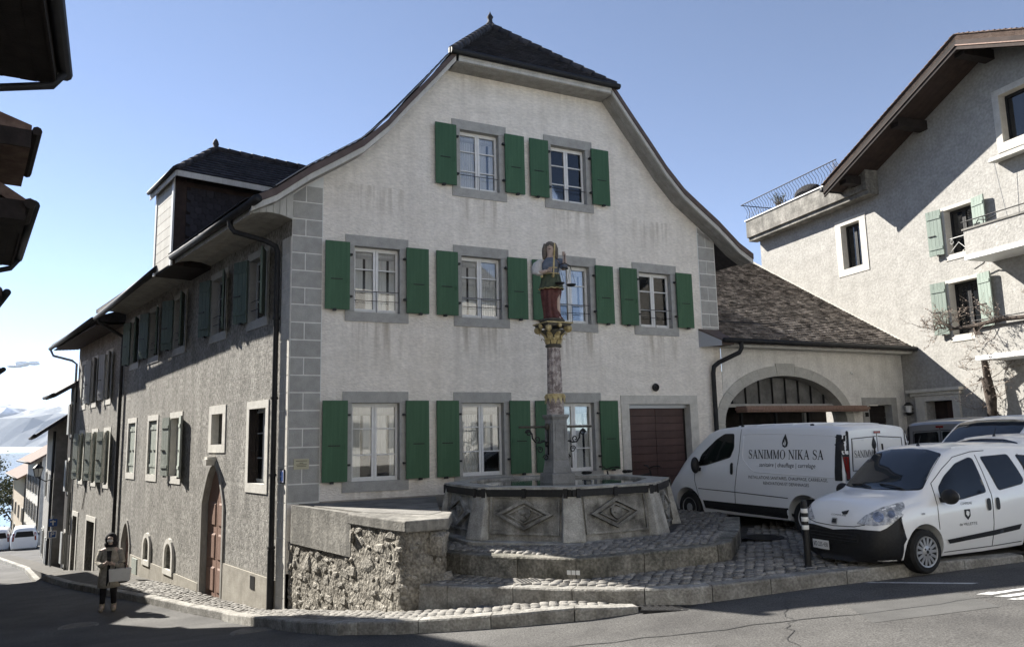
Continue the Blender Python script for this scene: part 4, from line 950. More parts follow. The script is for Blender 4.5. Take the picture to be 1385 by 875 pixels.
# column: stepped plinth, tapered square pedestal turned with the house, drum, gilt collar, fluted shaft, capital
CM = Matrix.Rotation(A_F, 4, 'Z'); zc = lambda z: z-fz
def sqf(mb, z0, z1, a0, a1): mb.frustum(0, 0, zc(z0), zc(z1), a0, a0, a1, a1, 0, CM)
b = MB(); sqf(b, .5, 1.06, .31, .305); b.build('column_plinth', M['fbase'], fountain, bevel=.012)
b = MB(); sqf(b, 1.062, 1.26, .25, .245); b.build('column_plinth', M['fbase'], fountain, bevel=.012)
b = MB(); sqf(b, 1.262, 1.50, .205, .172); sqf(b, 1.498, 2.26, .168, .156); sqf(b, 2.258, 2.31, .16, .185); sqf(b, 2.308, 2.36, .19, .19); b.build('pedestal', M['fbase'], fountain, bevel=.008)
for j in range(4):
    mj = Matrix.Rotation(A_F+j*math.pi/2, 4, 'Z'); b = MB()
    for x0, x1, z0, z1 in ((-.11, .11, 1.52, 1.55), (-.11, .11, 2.17, 2.20), (-.11, -.085, 1.551, 2.169), (.085, .11, 1.551, 2.169)): b.box(x0, x1, -.172, -.155, zc(z0), zc(z1), 0, mj)
    b.build('pedestal_moulding', M['fbase'], fountain)
b = MB(); b.lathe([(.165, zc(2.36)), (.172, zc(2.40)), (.165, zc(2.6)), (.16, zc(2.74))], 24); b.build('column_drum', M['marble'], fountain, smooth='auto')
b = MB(); n = 24
b.lathe([(.150, zc(2.70)), (.148, zc(3.0)), (.140, zc(3.4)), (.132, zc(3.66))], 48, fl=lambda j: 1-.09*(j % 4 == 0)-.05*(j % 4 in (1, 3)))
b.build('column_shaft', M['marble'], fountain, smooth=False)
b = MB()
for j in range(12):     # hanging gilt leaves of the collar
    a = 2*math.pi*j/12; ca, sa = math.cos(a), math.sin(a); da = .26
    b.add([(.19*math.cos(a-da), .19*math.sin(a-da), zc(2.72)), (.19*math.cos(a+da), .19*math.sin(a+da), zc(2.72)), (.215*ca, .215*sa, zc(2.56)), (.16*ca, .16*sa, zc(2.74))], [(0, 1, 2), (0, 3, 1), (0, 2, 3), (1, 3, 2)])
    b.ell((.185*math.cos(a+.26), .185*math.sin(a+.26), zc(2.70)), .028, .028, .035, 6, 4)
b.lathe([(.165, zc(2.70)), (.19, zc(2.715)), (.19, zc(2.745)), (.165, zc(2.76))], 24); b.build('gilt_collar', M['gold'], fountain)
b = MB(); b.lathe([(.135, zc(3.655)), (.16, zc(3.67)), (.16, zc(3.70)), (.14, zc(3.715))], 20); b.build('astragal', M['bronze'], fountain, smooth='auto')
b = MB(); b.lathe([(.135, zc(3.71)), (.15, zc(3.80)), (.20, zc(3.92)), (.24, zc(3.99))], 20); b.build('capital_bell', M['bronze'], fountain, smooth='auto')
b = MB()
for ring_, (r0, r1, z0, z1, nn) in enumerate(((.142, .205, 3.72, 3.85, 8), (.16, .265, 3.80, 3.96, 8))):
    for j in range(nn):
        a = 2*math.pi*(j+.5*ring_)/nn; ca, sa = math.cos(a), math.sin(a); tx, ty = -sa, ca
        P = [(r0, z0, .045), (r0+.02, (z0+z1)/2, .06), (r1-.01, z1-.02, .045), (r1+.02, z1-.015, .03), (r1+.015, z1-.05, .014)]
        vs = []; 
        for r_, z_, w_ in P: vs += [(r_*ca-tx*w_, r_*sa-ty*w_, zc(z_)), ((r_+.012)*ca, (r_+.012)*sa, zc(z_)), (r_*ca+tx*w_, r_*sa+ty*w_, zc(z_))]
        b.add(vs, [f for i in range(4) for f in ((3*i, 3*i+1, 3*i+4, 3*i+3), (3*i+1, 3*i+2, 3*i+5, 3*i+4))])
b.build('capital_leaf', M['gold'], fountain)
for j in range(4):       # corner volutes
    a = A_F+math.pi/4+j*math.pi/2; d = Vector((math.cos(a), math.sin(a), 0)); c = d*.315+Vector((0, 0, zc(4.02)))
    pts = []
    for q in range(22):
        th = q*.52; r_ = .075*(1-q/26); pts.append(c+d*(-r_*math.sin(th))*1.0+Vector((0, 0, r_*math.cos(th))))
    b = MB(); b.tube(pts, [.028]*8+[.024]*8+[.02]*6, 6); b.ell(c, .035, .035, .035, 8, 5)
    tn = Vector((-d.y, d.x, 0)); b.tube([c-tn*.05, c+tn*.05], .045, 10)
    b.build('volute', M['gold'], fountain, smooth=True)
b = MB(); b.frustum(0, 0, zc(4.06), zc(4.11), .25, .25, .27, .27, 0, CM); b.frustum(0, 0, zc(4.108), zc(4.14), .285, .285, .285, .285, 0, CM); b.build('abacus', M['bronze'], fountain, bevel=.006)
b = MB()
for j in range(4):
    a = A_F+j*math.pi/2; d = Vector((math.cos(a), math.sin(a), 0)); b.ell(d*.27+Vector((0, 0, zc(4.07))), .045, .045, .05, 8, 5)
    tn = Vector((-d.y, d.x, 0)); b.box(-.29, .29, -.012, .0, zc(4.112), zc(4.134), 0, Matrix.Rotation(A_F+j*math.pi/2, 4, 'Z') @ Matrix.Translation((0, -.283, 0)))
b.build('gilt_rosette', M['gold'], fountain)
# spout arms with wrought scrolls, left and right
dx = Vector((math.cos(A_F), math.sin(A_F), 0))
for s in (-1, 1):
    u = dx*s; b = MB(); zz = zc(2.13)
    b.tube([u*.16+Vector((0, 0, zz)), u*.80+Vector((0, 0, zz-.0))], .022, 8); b.ell(u*.20+Vector((0, 0, zz)), .05, .05, .07, 8, 5)
    sp_ = b.build('spout', M['bronze'], fountain, smooth=True)
    def curl(c0, c1, r0, turns, n=18):
        out = []
        for q in range(n):
            th = turns*2*math.pi*q/(n-1); r_ = r0*(1-.75*q/(n-1)); out.append(u*(c0+r_*math.cos(th))+Vector((0, 0, zc(c1)+r_*math.sin(th))))
        return out
    b = MB()
    b.tube([u*.17+Vector((0, 0, zc(1.82))), u*.27+Vector((0, 0, zc(1.86))), u*.37+Vector((0, 0, zc(1.83))), u*.45+Vector((0, 0, zc(1.84))), u*.52+Vector((0, 0, zc(1.92))), u*.53+Vector((0, 0, zc(2.0))), u*.60+Vector((0, 0, zc(2.08))), u*.66+Vector((0, 0, zc(2.02)))], .016, 6)
    b.tube(curl(.60, 2.02, .07, 1.4), .012, 6); b.tube(curl(.42, 1.90, .075, -1.3), .012, 6); b.tube(curl(.36, 1.70, .07, 1.5), .011, 6)
    b.tube([u*.18+Vector((0, 0, zc(2.1))), u*.185+Vector((0, 0, zc(1.6)))], .016, 6); b.tube(curl(.24, 1.55, .06, 1.3), .012, 6)
    b.ell(u*.22+Vector((0, 0, zc(1.80))), .035, .035, .05, 8, 5)
    b.build('spout_bracket', M['black'], sp_, smooth=True)
# ================================================================ painted statue on the column
def skin_figure(name, verts, edges, root, matl, parent=None, sub=2):
    me = bpy.data.meshes.new(name); me.from_pydata([v[0] for v in verts], edges, []); o = bpy.data.objects.new(name, me); COL.objects.link(o)
    sk = o.modifiers.new('skin', 'SKIN'); sk.use_smooth_shade = True; sk.branch_smoothing = .6
    if not me.skin_vertices: me.skin_vertices.new()
    for i, v in enumerate(verts):
        r = v[1]; me.skin_vertices[0].data[i].radius = r if isinstance(r, tuple) else (r, r); me.skin_vertices[0].data[i].use_root = (i == root)
    ss = o.modifiers.new('sub', 'SUBSURF'); ss.levels = sub; ss.render_levels = sub
    dg = bpy.context.evaluated_depsgraph_get(); dg.update(); me2 = bpy.data.meshes.new_from_object(o.evaluated_get(dg)); me2.name = name
    bpy.data.objects.remove(o); me2.materials.clear(); me2.materials.append(matl); me2.polygons.foreach_set('use_smooth', [True]*len(me2.polygons))
    o = bpy.data.objects.new(name, me2); COL.objects.link(o)
    if parent: o.parent = parent
    return o
def loft(rings, n=24, fold=None, closed=True):
    """rings: (cx, cy, z, rx, ry); fold(j, i) radial factor"""
    m = MB(); vs = []
    for i, (cx, cy_, z, rx, ry) in enumerate(rings):
        for j in range(n):
            a = 2*math.pi*j/n; f = fold(j, i) if fold else 1; vs.append((cx+rx*f*math.cos(a), cy_+ry*f*math.sin(a), z))
    k = len(rings); fs = [(i*n+j, i*n+(j+1) % n, (i+1)*n+(j+1) % n, (i+1)*n+j) for i in range(k-1) for j in range(n)]
    if closed: fs += [tuple(range(n))[::-1], tuple(range((k-1)*n, k*n))]
    m.add(vs, fs); return m
SZ = 4.145
st = empty('statue', (fc.x-.01, fc.y-.02, SZ), R(-6), 'painted figure of Justice with sword and scales standing on the fountain column', 'statue')
# local: x right in view, y away, z up; the figure faces -y
H = [((0, 0, .80), (.135, .10)), ((0, -.005, .95), (.12, .095)), ((0, -.005, 1.10), (.15, .11)), ((0, 0, 1.22), (.14, .09)), ((0, -.005, 1.32), .055), ((0, -.015, 1.40), (.062, .068)), ((.0, -.02, 1.50), (.088, .095)), ((0, -.01, 1.59), (.072, .08)),
     ((-.17, 0, 1.22), .062), ((-.25, -.02, 1.08), .060), ((-.24, -.10, .98), .052), ((-.11, -.19, .99), .040), ((-.04, -.20, 1.01), .036),
     ((.17, 0, 1.22), .060), ((.255, -.03, 1.06), .055), ((.285, -.12, 1.10), .045), ((.285, -.17, 1.22), .038), ((.285, -.18, 1.28), .034),
     ((-.08, 0, .70), .10), ((-.085, -.01, .40), .075), ((-.09, 0, .10), .05), ((-.10, -.10, .05), .045), ((.08, 0, .70), .10), ((.10, -.02, .40), .075), ((.12, 0, .10), .05), ((.14, -.11, .05), .045)]
E_b = [(0, 1), (1, 2), (2, 3), (3, 4), (4, 5), (5, 6), (6, 7), (3, 8), (8, 9), (9, 10), (10, 11), (11, 12), (3, 13), (13, 14), (14, 15), (15, 16), (16, 17), (0, 18), (18, 19), (19, 20), (20, 21), (0, 22), (22, 23), (23, 24), (24, 25)]
body = skin_figure('body', H, E_b, 0, M['skin'], st)
fm = MB()    # face: nose, brow, mouth, eyes, ears
fm.add([(-.014, -.108, 1.50), (.014, -.108, 1.50), (0, -.112, 1.535), (0, -.138, 1.497)], [(0, 1, 3), (0, 3, 2), (1, 2, 3)])
fm.ell((-.085, -.01, 1.50), .014, .022, .032, 8, 5); fm.ell((.085, -.01, 1.50), .014, .022, .032, 8, 5)
fm.build('nose_and_ears', M['skin'], body, smooth=True)
fm = MB(); fm.ell((-.035, -.107, 1.525), .015, .008, .008, 8, 5); fm.ell((.035, -.107, 1.525), .015, .008, .008, 8, 5); fm.box(-.055, -.017, -.114, -.104, 1.541, 1.547); fm.box(.017, .055, -.114, -.104, 1.541, 1.547); fm.build('eyes', M['hairb'], body)
fm = MB(); fm.ell((0, -.103, 1.462), .024, .010, .008, 8, 5); fm.build('mouth', M['red'], body, smooth=True)
def hand(parent, org, ax, up, flip=1, m='skin', s=1.0):
    """palm with four bent fingers and a side thumb, closed on something along 'up'"""
    ax = Vector(ax).normalized(); up = Vector(up).normalized(); sd = ax.cross(up).normalized(); mb = MB(); o = Vector(org)
    mb.ell(o, .03*s, .03*s, .036*s, 8, 6)
    for i in range(4):
        h_ = (i-1.5)*.020*s; l = (.030, .036, .034, .027)[i]*s; p = o+up*(-h_)+ax*.022*s
        mb.tube([p, p+ax*l*.8+sd*flip*.006*s, p+ax*l*.9+sd*flip*.030*s, p+ax*l*.25+sd*flip*.044*s], [.0100*s, .0095*s, .009*s, .007*s], 6)
    mb.tube([o+up*.022*s, o+up*.040*s+sd*flip*.016*s+ax*.01*s, o+up*.036*s+sd*flip*.042*s+ax*.022*s], [.012*s, .0105*s, .008*s], 6)
    return mb.build('hand', M[m], parent, smooth=True)
hand(st, (-.025, -.215, 1.01), (1, -.2, 0), (0, 0, 1), 1, s=1.15); hand(st, (.285, -.185, 1.31), (.3, -1, .1), (0, 0, 1), 1, s=1.15)
hair = MB(); hair.ell((0, .012, 1.535), .112, .108, .105, 14, 8)
for s in (-1, 1):
    hair.tube([(s*.085, -.03, 1.58), (s*.115, -.02, 1.47), (s*.115, -.03, 1.36), (s*.13, -.06, 1.26)], [.04, .048, .048, .02], 8); hair.tube([(s*.05, .06, 1.58), (s*.07, .085, 1.44), (s*.08, .09, 1.3)], [.06, .06, .045], 8)
hair.build('hair', M['hairb'], st, smooth=True)
fold = lambda j, i: 1+.06*math.sin(j*2*math.pi/36*9+.5*i)
loft([(0, -.005, .93, .165, .125), (0, -.005, 1.0, .158, .125), (0, -.01, 1.10, .182, .14), (0, 0, 1.20, .185, .122), (0, 0, 1.27, .13, .09), (0, 0, 1.30, .075, .07)], 28).build('blue_bodice', M['blue'], st, smooth=True)
loft([(-.175, -.005, 1.26, .075, .075), (-.245, -.01, 1.20, .09, .088), (-.275, -.03, 1.08, .105, .10), (-.26, -.06, .99, .105, .10), (-.215, -.11, .94, .07, .08)], 24, lambda j, i: 1+.09*(j % 2)).build('right_sleeve', M['sleeve'], st, smooth=True)
loft([(.165, 0, 1.27, .07, .07), (.235, -.01, 1.20, .078, .076), (.268, -.05, 1.08, .075, .075), (.282, -.10, 1.04, .065, .065), (.288, -.14, 1.12, .05, .05)], 20, lambda j, i: 1+.05*(j % 2)).build('left_sleeve', M['blue'], st, smooth=True)
loft([(0, -.005, .97, .17, .135), (0, -.005, .90, .19, .155), (0, 0, .80, .208, .172), (0, 0, .70, .232, .195), (0, 0, .665, .24, .20)], 48, lambda j, i: 1+.035*i/3*math.sin(j*2*math.pi/48*12)).build('green_tunic', M['dkgreen'], st, smooth=True)
tr = MB(); P_ = [((.243*(1+.04*math.sin(j*2*math.pi/48*12)))*math.cos(2*math.pi*j/48), (.203*(1+.04*math.sin(j*2*math.pi/48*12)))*math.sin(2*math.pi*j/48), .667+.008*math.sin(j*1.6)) for j in range(49)]
tr.tube(P_, .011, 6); tr.tube([(.172*math.cos(2*math.pi*j/24), .137*math.sin(2*math.pi*j/24), .965) for j in range(25)], .014, 6)
for x in (-.17, .05): tr.ell((x, -.17 if x < 0 else -.165, .90), .03, .02, .03, 8, 5)
tr.build('gilt_trim', M['gold'], st, smooth=True)
loft([(0, 0, .70, .19, .16), (-.012, -.01, .60, .192, .162), (-.02, -.015, .50, .182, .155), (-.022, -.015, .40, .168, .148), (-.018, -.015, .30, .158, .145), (-.008, -.01, .20, .155, .15), (.004, -.015, .12, .165, .16), (.015, -.02, .065, .185, .178)], 60, lambda j, i: 1+.085*math.sin(j*2*math.pi/60*7+.35*i)+.05*math.sin(j*2*math.pi/60*13-.3*i)-.16*math.exp(-((j-46)/2.6)**2)).build('red_skirt', M['red'], st, smooth=True)
b = MB(); b.lathe([(.235, 0), (.25, .03), (.235, .06), (.19, .075)], 20); b.build('statue_base', M['bronze'], st, smooth='auto')
b = MB(); b.prism([(-.016, -.245, 1.06), (.016, -.245, 1.06), (.014, -.245, 1.52), (0, -.245, 1.56), (-.014, -.245, 1.52)], (0, .012, 0)); b.box(-.07, .07, -.25, -.23, 1.045, 1.062); b.tube([(0, -.24, .93), (0, -.24, 1.05)], .013, 8); b.ell((0, -.24, .915), .022, .022, .022, 8, 5)
props(b.build('sword', M['gold'], None), 'gilt sword held upright in front of the painted statue’s face', 'sword').matrix_world = Matrix.Translation((fc.x-.01, fc.y-.02, SZ)) @ Matrix.Rotation(R(-6), 4, 'Z') @ Matrix.Rotation(R(4), 4, 'Y')
sc_ = empty('scales', (fc.x-.01, fc.y-.02, SZ), R(-6), 'black hanging pair of scales held in the statue’s raised left hand', 'scales')
b = MB(); b.tube([(.295, -.24, 1.33), (.295, -.24, 1.12)], .008, 6); b.tube([(.18, -.24, 1.10), (.29, -.24, 1.13), (.40, -.24, 1.06)], .010, 6); b.build('beam', M['black'], sc_)
for x, z in ((.18, 1.10), (.40, 1.06)):
    b = MB()
    for dx_, dy_ in ((-.085, 0), (.085, 0), (0, .085)): b.tube([(x, -.24, z), (x+dx_, -.24+dy_, z-.36)], .003, 4)
    b.lathe([(.012, z-.405), (.07, z-.39), (.098, z-.362), (.098, z-.356), (.06, z-.372)], 16, 0, Matrix.Translation((x, -.24, 0)))
    b.build('pan', M['black'], sc_)
# ================================================================ bollard and bicycles
bo = empty('bollard', (4.02, 11.02, L1(4, 11)), 0, 'black bollard with three white reflective bands beside the small white car', 'bollard')
b = MB(); b.lathe([(.045, -.05), (.045, .86), (.041, .90), (.016, .915)], 16); b.build('post', M['plastic'], bo, smooth='auto')
for z in (.77, .655, .545): MB().lathe([(.0465, z-.03), (.0475, z-.028), (.0475, z+.028), (.0465, z+.03)], 16).build('reflective_band', M['white'], bo, smooth='auto')
b = MB(); b.lathe([(.06, -.02), (.06, .02), (.046, .035)], 16); b.build('foot', M['plastic'], bo)
def bicycle(x, y, z, rz, label):
    r = empty('bicycle', (x, y, z), rz, label, 'bicycle', 'bicycles parked by the house wall')
    for cx in (-.52, .52):
        b = MB(); b.tube([(cx+.33*math.cos(2*math.pi*k/28), 0, .34+.33*math.sin(2*math.pi*k/28)) for k in range(29)], .019, 6, caps=False); w = b.build('wheel', M['rubber'], r, smooth=True)
        b = MB()
        for k in range(14): a = 2*math.pi*k/14; b.tube([(cx, 0, .34), (cx+.31*math.cos(a), 0, .34+.31*math.sin(a))], .002, 4)
        b.tube([(cx, -.05, .34), (cx, .05, .34)], .02, 8); b.build('spokes', M['steel'], w)
    b = MB()
    for p, q in (((-.52, .34), (-.10, .30)), ((-.52, .34), (-.20, .80)), ((-.20, .85), (-.10, .30)), ((-.10, .30), (.36, .78)), ((-.19, .78), (.35, .86)), ((.34, .95), (.40, .70)), ((.40, .70), (.52, .34))): b.tube([(p[0], 0, p[1]), (q[0], 0, q[1])], .018, 8)
    b.build('bicycle_frame', M['black'], r)
    b = MB(); b.tube([(.40, -.30, 1.03), (.36, -.12, 1.02), (.33, 0, .98), (.36, .12, 1.02), (.40, .30, 1.03)], .014, 8)
    for s in (-1, 1): b.tube([(.40, s*.22, 1.03), (.40, s*.33, 1.03)], .019, 8); b.tube([(.43, s*.20, 1.04), (.47, s*.27, 1.0)], .008, 6)
    b.build('handlebar', M['black'], r)
    b = MB(); b.ell((-.22, 0, .93), .13, .07, .035); b.ell((-.30, 0, .93), .06, .085, .04); b.build('saddle', M['rubber'], r, smooth=True)
    b = MB(); b.tube([(-.10, -.07, .30), (-.10, .07, .30)], .05, 10); b.box(-.04, .06, .07, .15, .20, .23); b.box(-.26, -.16, -.15, -.07, .38, .41); b.build('pedals', M['black'], r)
    return r
bicycle(1.75, 17.15, .22, A_F+.12, 'black bicycle leaning between the fountain and the third ground-floor window')
bicycle(2.75, 17.75, .2, A_F-.1, 'black bicycle standing in front of the brown garage door')
# ================================================================ person on the street
px_, py_ = -8.98, 17.5
ps = empty('person', (px_, py_, roadz(px_, py_)), R(20), 'person in a grey-beige hooded coat and face mask looking at a phone on the street', 'person')
HB = [((0, 0, .86), (.12, .10)), ((0, 0, 1.0), (.12, .10)), ((0, 0, 1.18), (.15, .11)), ((0, .01, 1.30), (.13, .09)), ((0, -.01, 1.39), .055), ((0, -.04, 1.45), (.06, .065)), ((0, -.06, 1.52), (.075, .088)), ((0, -.04, 1.60), (.065, .07)),
      ((-.17, .01, 1.29), .058), ((-.235, .02, 1.06), .047), ((-.14, -.20, 1.0), .038), ((-.05, -.27, 1.05), .032),
      ((.17, .01, 1.29), .058), ((.235, .02, 1.05), .047), ((.18, -.17, .98), .038), ((.08, -.26, 1.04), .032),
      ((-.085, 0, .78), .090), ((-.10, -.01, .47), .060), ((-.11, .02, .12), .042), ((-.12, -.09, .05), .038), ((.085, 0, .78), .09), ((.10, -.02, .47), .06), ((.12, .02, .12), .042), ((.14, -.09, .05), .038)]
E_p = [(0, 1), (1, 2), (2, 3), (3, 4), (4, 5), (5, 6), (6, 7), (3, 8), (8, 9), (9, 10), (10, 11), (3, 12), (12, 13), (13, 14), (14, 15), (0, 16), (16, 17), (17, 18), (18, 19), (0, 20), (20, 21), (21, 22), (22, 23)]
skin_figure('body', HB, E_p, 0, M['skin'], ps)
loft([(0, -.015, .52, .225, .195), (0, -.01, .66, .215, .18), (0, 0, .80, .20, .168), (0, 0, 1.0, .185, .155), (0, 0, 1.16, .178, .145), (0, .01, 1.26, .155, .12), (0, .01, 1.32, .12, .10), (0, .01, 1.38, .07, .07)], 30, lambda j, i: 1+.03*math.sin(j*1.9+i)).build('coat', M['coat'], ps, smooth=True)
for s, A_ in ((-1, [(-.17, .01, 1.30), (-.245, .025, 1.06), (-.15, -.19, 1.0), (-.09, -.235, 1.02)]), (1, [(.17, .01, 1.30), (.245, .025, 1.05), (.19, -.16, .975), (.12, -.225, 1.01)])):
    MB().tube(A_, [.068, .066, .056, .050], 12).build('coat_sleeve', M['coat'], ps, smooth=True)
b = MB(); b.prism([(-.03, -.20, .56), (.045, -.20, .56), (.03, -.165, 1.0), (.05, -.16, 1.30), (-.05, -.16, 1.30), (-.025, -.165, 1.0)], (0, .02, 0)); b.build('coat_opening', M['dark'], ps)
for s in (-1, 1): MB().tube([(s*.085, 0, .82), (s*.10, -.01, .47), (s*.115, .02, .13)], [.095, .07, .05], 12).build('trouser_leg', M['dark'], ps, smooth=True)
for s in (-1, 1):
    b = MB(); b.ell((s*.125, -.05, .05), .048, .12, .05, 10, 6); b.tube([(s*.115, .02, .04), (s*.115, .02, .17)], .056, 10); b.build('boot', M['shoe'], ps, smooth=True)
b = MB(); b.ell((0, -.005, 1.54), .125, .125, .135, 14, 8); b.ell((0, .03, 1.42), .14, .12, .10, 12, 6); b.build('hood', M['dark'], ps, smooth=True)
hd = MB(); hd.ell((0, -.115, 1.555), .058, .035, .045, 10, 6); face = hd.build('face', M['skin'], ps, smooth=True)
fm = MB(); fm.ell((-.025, -.150, 1.562), .012, .006, .006, 6, 4); fm.ell((.025, -.150, 1.562), .012, .006, .006, 6, 4); fm.build('eyes', M['dark'], face)
b = MB(); b.ell((0, -.118, 1.505), .062, .045, .042, 12, 6); b.build('face_mask', M['sleeve'], ps, smooth=True)
hand(ps, (-.035, -.275, 1.06), (1, -.3, 0), (0, 0, 1), 1); hand(ps, (.07, -.265, 1.05), (-1, -.3, 0), (0, 0, 1), -1)
def onp(o, label, cat): o.matrix_world = Matrix.Translation((px_, py_, roadz(px_, py_))) @ Matrix.Rotation(R(20), 4, 'Z'); return props(o, label, cat)
onp(MB().box(-.02, .055, -.30, -.288, 1.03, 1.17).build('phone', M['black']), 'black phone held in both hands by the person in the hooded coat', 'phone')
bg_ = empty('shopping_bag', (0, 0, 0), 0); onp(bg_, 'stiff white shopping bag hanging from the person’s left arm', 'bag')
b = MB(); b.frustum(.24, -.22, .66, .92, .20, .07, .215, .085); b.build('bag_body', M['bag'], bg_)
b = MB(); 
for y in (-.29, -.15): b.tube([(.14, y, .92), (.16, -.2, 1.02), (.24, -.18, 1.05), (.32, -.2, 1.02), (.34, y, .92)], .007, 6)
b.build('bag_handle', M['dark'], bg_)
onp(MB().ell((.26, -.03, .66), .17, .07, .08, 12, 6).tube([(.12, -.03, .70), (.15, -.02, .95), (.25, 0, 1.05), (.36, -.02, .95), (.38, -.03, .70)], .008, 6).build('handbag', M['dark'], None, smooth=True), 'small dark handbag hanging below the white shopping bag', 'bag')
# ================================================================ vehicles
from mathutils.bvhtree import BVHTree
class Body:
    def __init__(s, table, crown=.02):
        s.t = table; s.crown = crown
    def row(s, x):
        T = s.t
        if x >= T[0][0]: return T[0][1:]
        if x <= T[-1][0]: return T[-1][1:]
        for i in range(len(T)-1):
            if T[i][0] >= x >= T[i+1][0]:
                u = (T[i][0]-x)/(T[i][0]-T[i+1][0]); a, c = T[i][1:], T[i+1][1:]
                p = T[max(i-1, 0)]; q = T[min(i+2, len(T)-1)]; out = []
                for k in range(6):      # monotone cubic
                    h = T[i][0]-T[i+1][0]; d = (c[k]-a[k])/h
                    def m(d0, d1): return 0 if d0*d1 <= 0 else 2*d0*d1/(d0+d1)
                    dl = (a[k]-p[k+1])/(p[0]-T[i][0]) if p[0] > T[i][0] else d; dr = (q[k+1]-c[k])/(T[i+1][0]-q[0]) if q[0] < T[i+1][0] else d
                    ma, mc = m(dl, d), m(d, dr)
                    out.append((2*u**3-3*u**2+1)*a[k]+(u**3-2*u**2+u)*h*ma+(-2*u**3+3*u**2)*c[k]+(u**3-u**2)*h*mc)
                return out
    def section(s, x):
        zb, zs, zt, wb, ws, wt = s.row(x); H = zs-zb; P = [(0, zb), (wb-.14, zb), (wb-.03, zb+.03), (wb, zb+.09)]
        P += [(wb+(ws-wb)*.55, zb+H*.28), (ws, zb+H*.5), (ws+.004, zb+H*.75), (ws-.004, zs-.02), (ws-.014, zs+.01)]
        zc_ = zt-.085; wc = wt+.035
        for u in (.25, .5, .75): P.append((ws-.014+(wc-ws+.014)*u+.012*math.sin(math.pi*u), zs+.01+(zc_-zs-.01)*u))
        P += [(wc, zc_), (wt+.015, zt-.045), (wt-.03, zt-.015), (wt-.13, zt), (wt*.5, zt+s.crown*.8), (0, zt+s.crown)]
        return P
    def mesh(s, n=90):
        x0, x1 = s.t[0][0], s.t[-1][0]; xs = [x0+(x1-x0)*(i/n) for i in range(n+1)]
        for T in s.t: xs.append(T[0])
        xs = sorted(set(round(x, 4) for x in xs), reverse=True); vs = []; m = None
        for x in xs:
            P = s.section(x); full = P+[(-y, z) for y, z in P[-2:0:-1]]; m = len(full); vs += [(x, y, z) for y, z in full]
        k = len(xs); fs = [(i*m+j, i*m+(j+1) % m, (i+1)*m+(j+1) % m, (i+1)*m+j) for i in range(k-1) for j in range(m)]+[tuple(range(m))[::-1], tuple(range((k-1)*m, k*m))]
        mb = MB(); mb.add(vs, fs); return mb
def body_object(name, B, paint, arches, parent, ra):
    o = B.mesh().build(name, paint, None, smooth=True)
    cutm = MB()
    for ax in arches:
        for s in (-1, 1):
            y0, y1 = s*.5, s*1.3
            cutm.lathe([(ra, min(y0, y1)), (ra, max(y0, y1))], 40, 0, Matrix.Translation((ax[0], 0, ax[1])) @ Matrix.Rotation(R(90), 4, 'X') @ Matrix.Scale(-1, 4, (0, 0, 1)))
    c = cutm.build('cut', M['plastic'])
    md = o.modifiers.new('arch', 'BOOLEAN'); md.object = c; md.operation = 'DIFFERENCE'; md.solver = 'EXACT'
    dg = bpy.context.evaluated_depsgraph_get(); dg.update(); me = bpy.data.meshes.new_from_object(o.evaluated_get(dg)); me.name = name
    bpy.data.objects.remove(o); bpy.data.objects.remove(c)
    o = bpy.data.objects.new(name, me); COL.objects.link(o); o.parent = parent
    try: me.set_sharp_from_angle(angle=R(38))
    except Exception: pass
    bm_ = bmesh.new(); bm_.from_mesh(me); bvh = BVHTree.FromBMesh(bm_); bm_.free()
    return o, bvh
AX = {'L': (Vector((1, 0, 0)), Vector((0, 0, 1)), Vector((0, -1, 0))), 'Rt': (Vector((1, 0, 0)), Vector((0, 0, 1)), Vector((0, 1, 0))), 'F': (Vector((0, 1, 0)), Vector((0, 0, 1)), Vector((-1, 0, 0))), 'B': (Vector((0, 1, 0)), Vector((0, 0, 1)), Vector((1, 0, 0))), 'T': (Vector((1, 0, 0)), Vector((0, 1, 0)), Vector((0, 0, -1)))}
def proj(bvh, ax, p, off):
    U, V, D = AX[ax] if isinstance(ax, str) else ax
    o = U*p[0]+V*p[1]-D*6
    if not isinstance(ax, str): o = o
    h = bvh.ray_cast(o, D)
    near = bvh.find_nearest(U*p[0]+V*p[1]-D*({'B': 4.0, 'T': 2.0}.get(ax, .9) if isinstance(ax, str) else .9))
    if h[0] is None or (ax in ('B', 'L', 'Rt') and (h[0]-near[0]).length > (.22 if ax == 'B' else .4)): h = near
    n = h[1] if h[1].dot(D) < 0 else -h[1]
    return h[0]+n*off
def patch(bvh, ax, poly, off, step=.07):
    pts = []
    for i in range(len(poly)):
        a, c = Vector(poly[i]), Vector(poly[(i+1) % len(poly)]); n = max(1, int((c-a).length/step)); pts += [tuple(a.lerp(c, k/n)) for k in range(n)]
    ex = []; xs = [p[0] for p in poly]; ys = [p[1] for p in poly]; x = min(xs)+step*.6
    while x < max(xs):
        y = min(ys)+step*.6
        while y < max(ys):
            if inpoly((x, y), poly): ex.append((x, y))
            y += step
        x += step
    ov, F = cdt(pts, (), ex); mb = MB(); mb.add([proj(bvh, ax, p, off) for p in ov], F); return mb
def roundpoly(poly, r=.06, n=4):
    out = []; k = len(poly)
    for i in range(k):
        p, a, c = Vector(poly[i]), Vector(poly[i-1]), Vector(poly[(i+1) % k]); ra = min(r, (a-p).length*.45); rc = min(r, (c-p).length*.45)
        p0 = p+(a-p).normalized()*ra; p1 = p+(c-p).normalized()*rc
        for q in range(n+1): u = q/n; out.append(tuple(p0*(1-u)**2+p*2*u*(1-u)+p1*u**2))
    return out
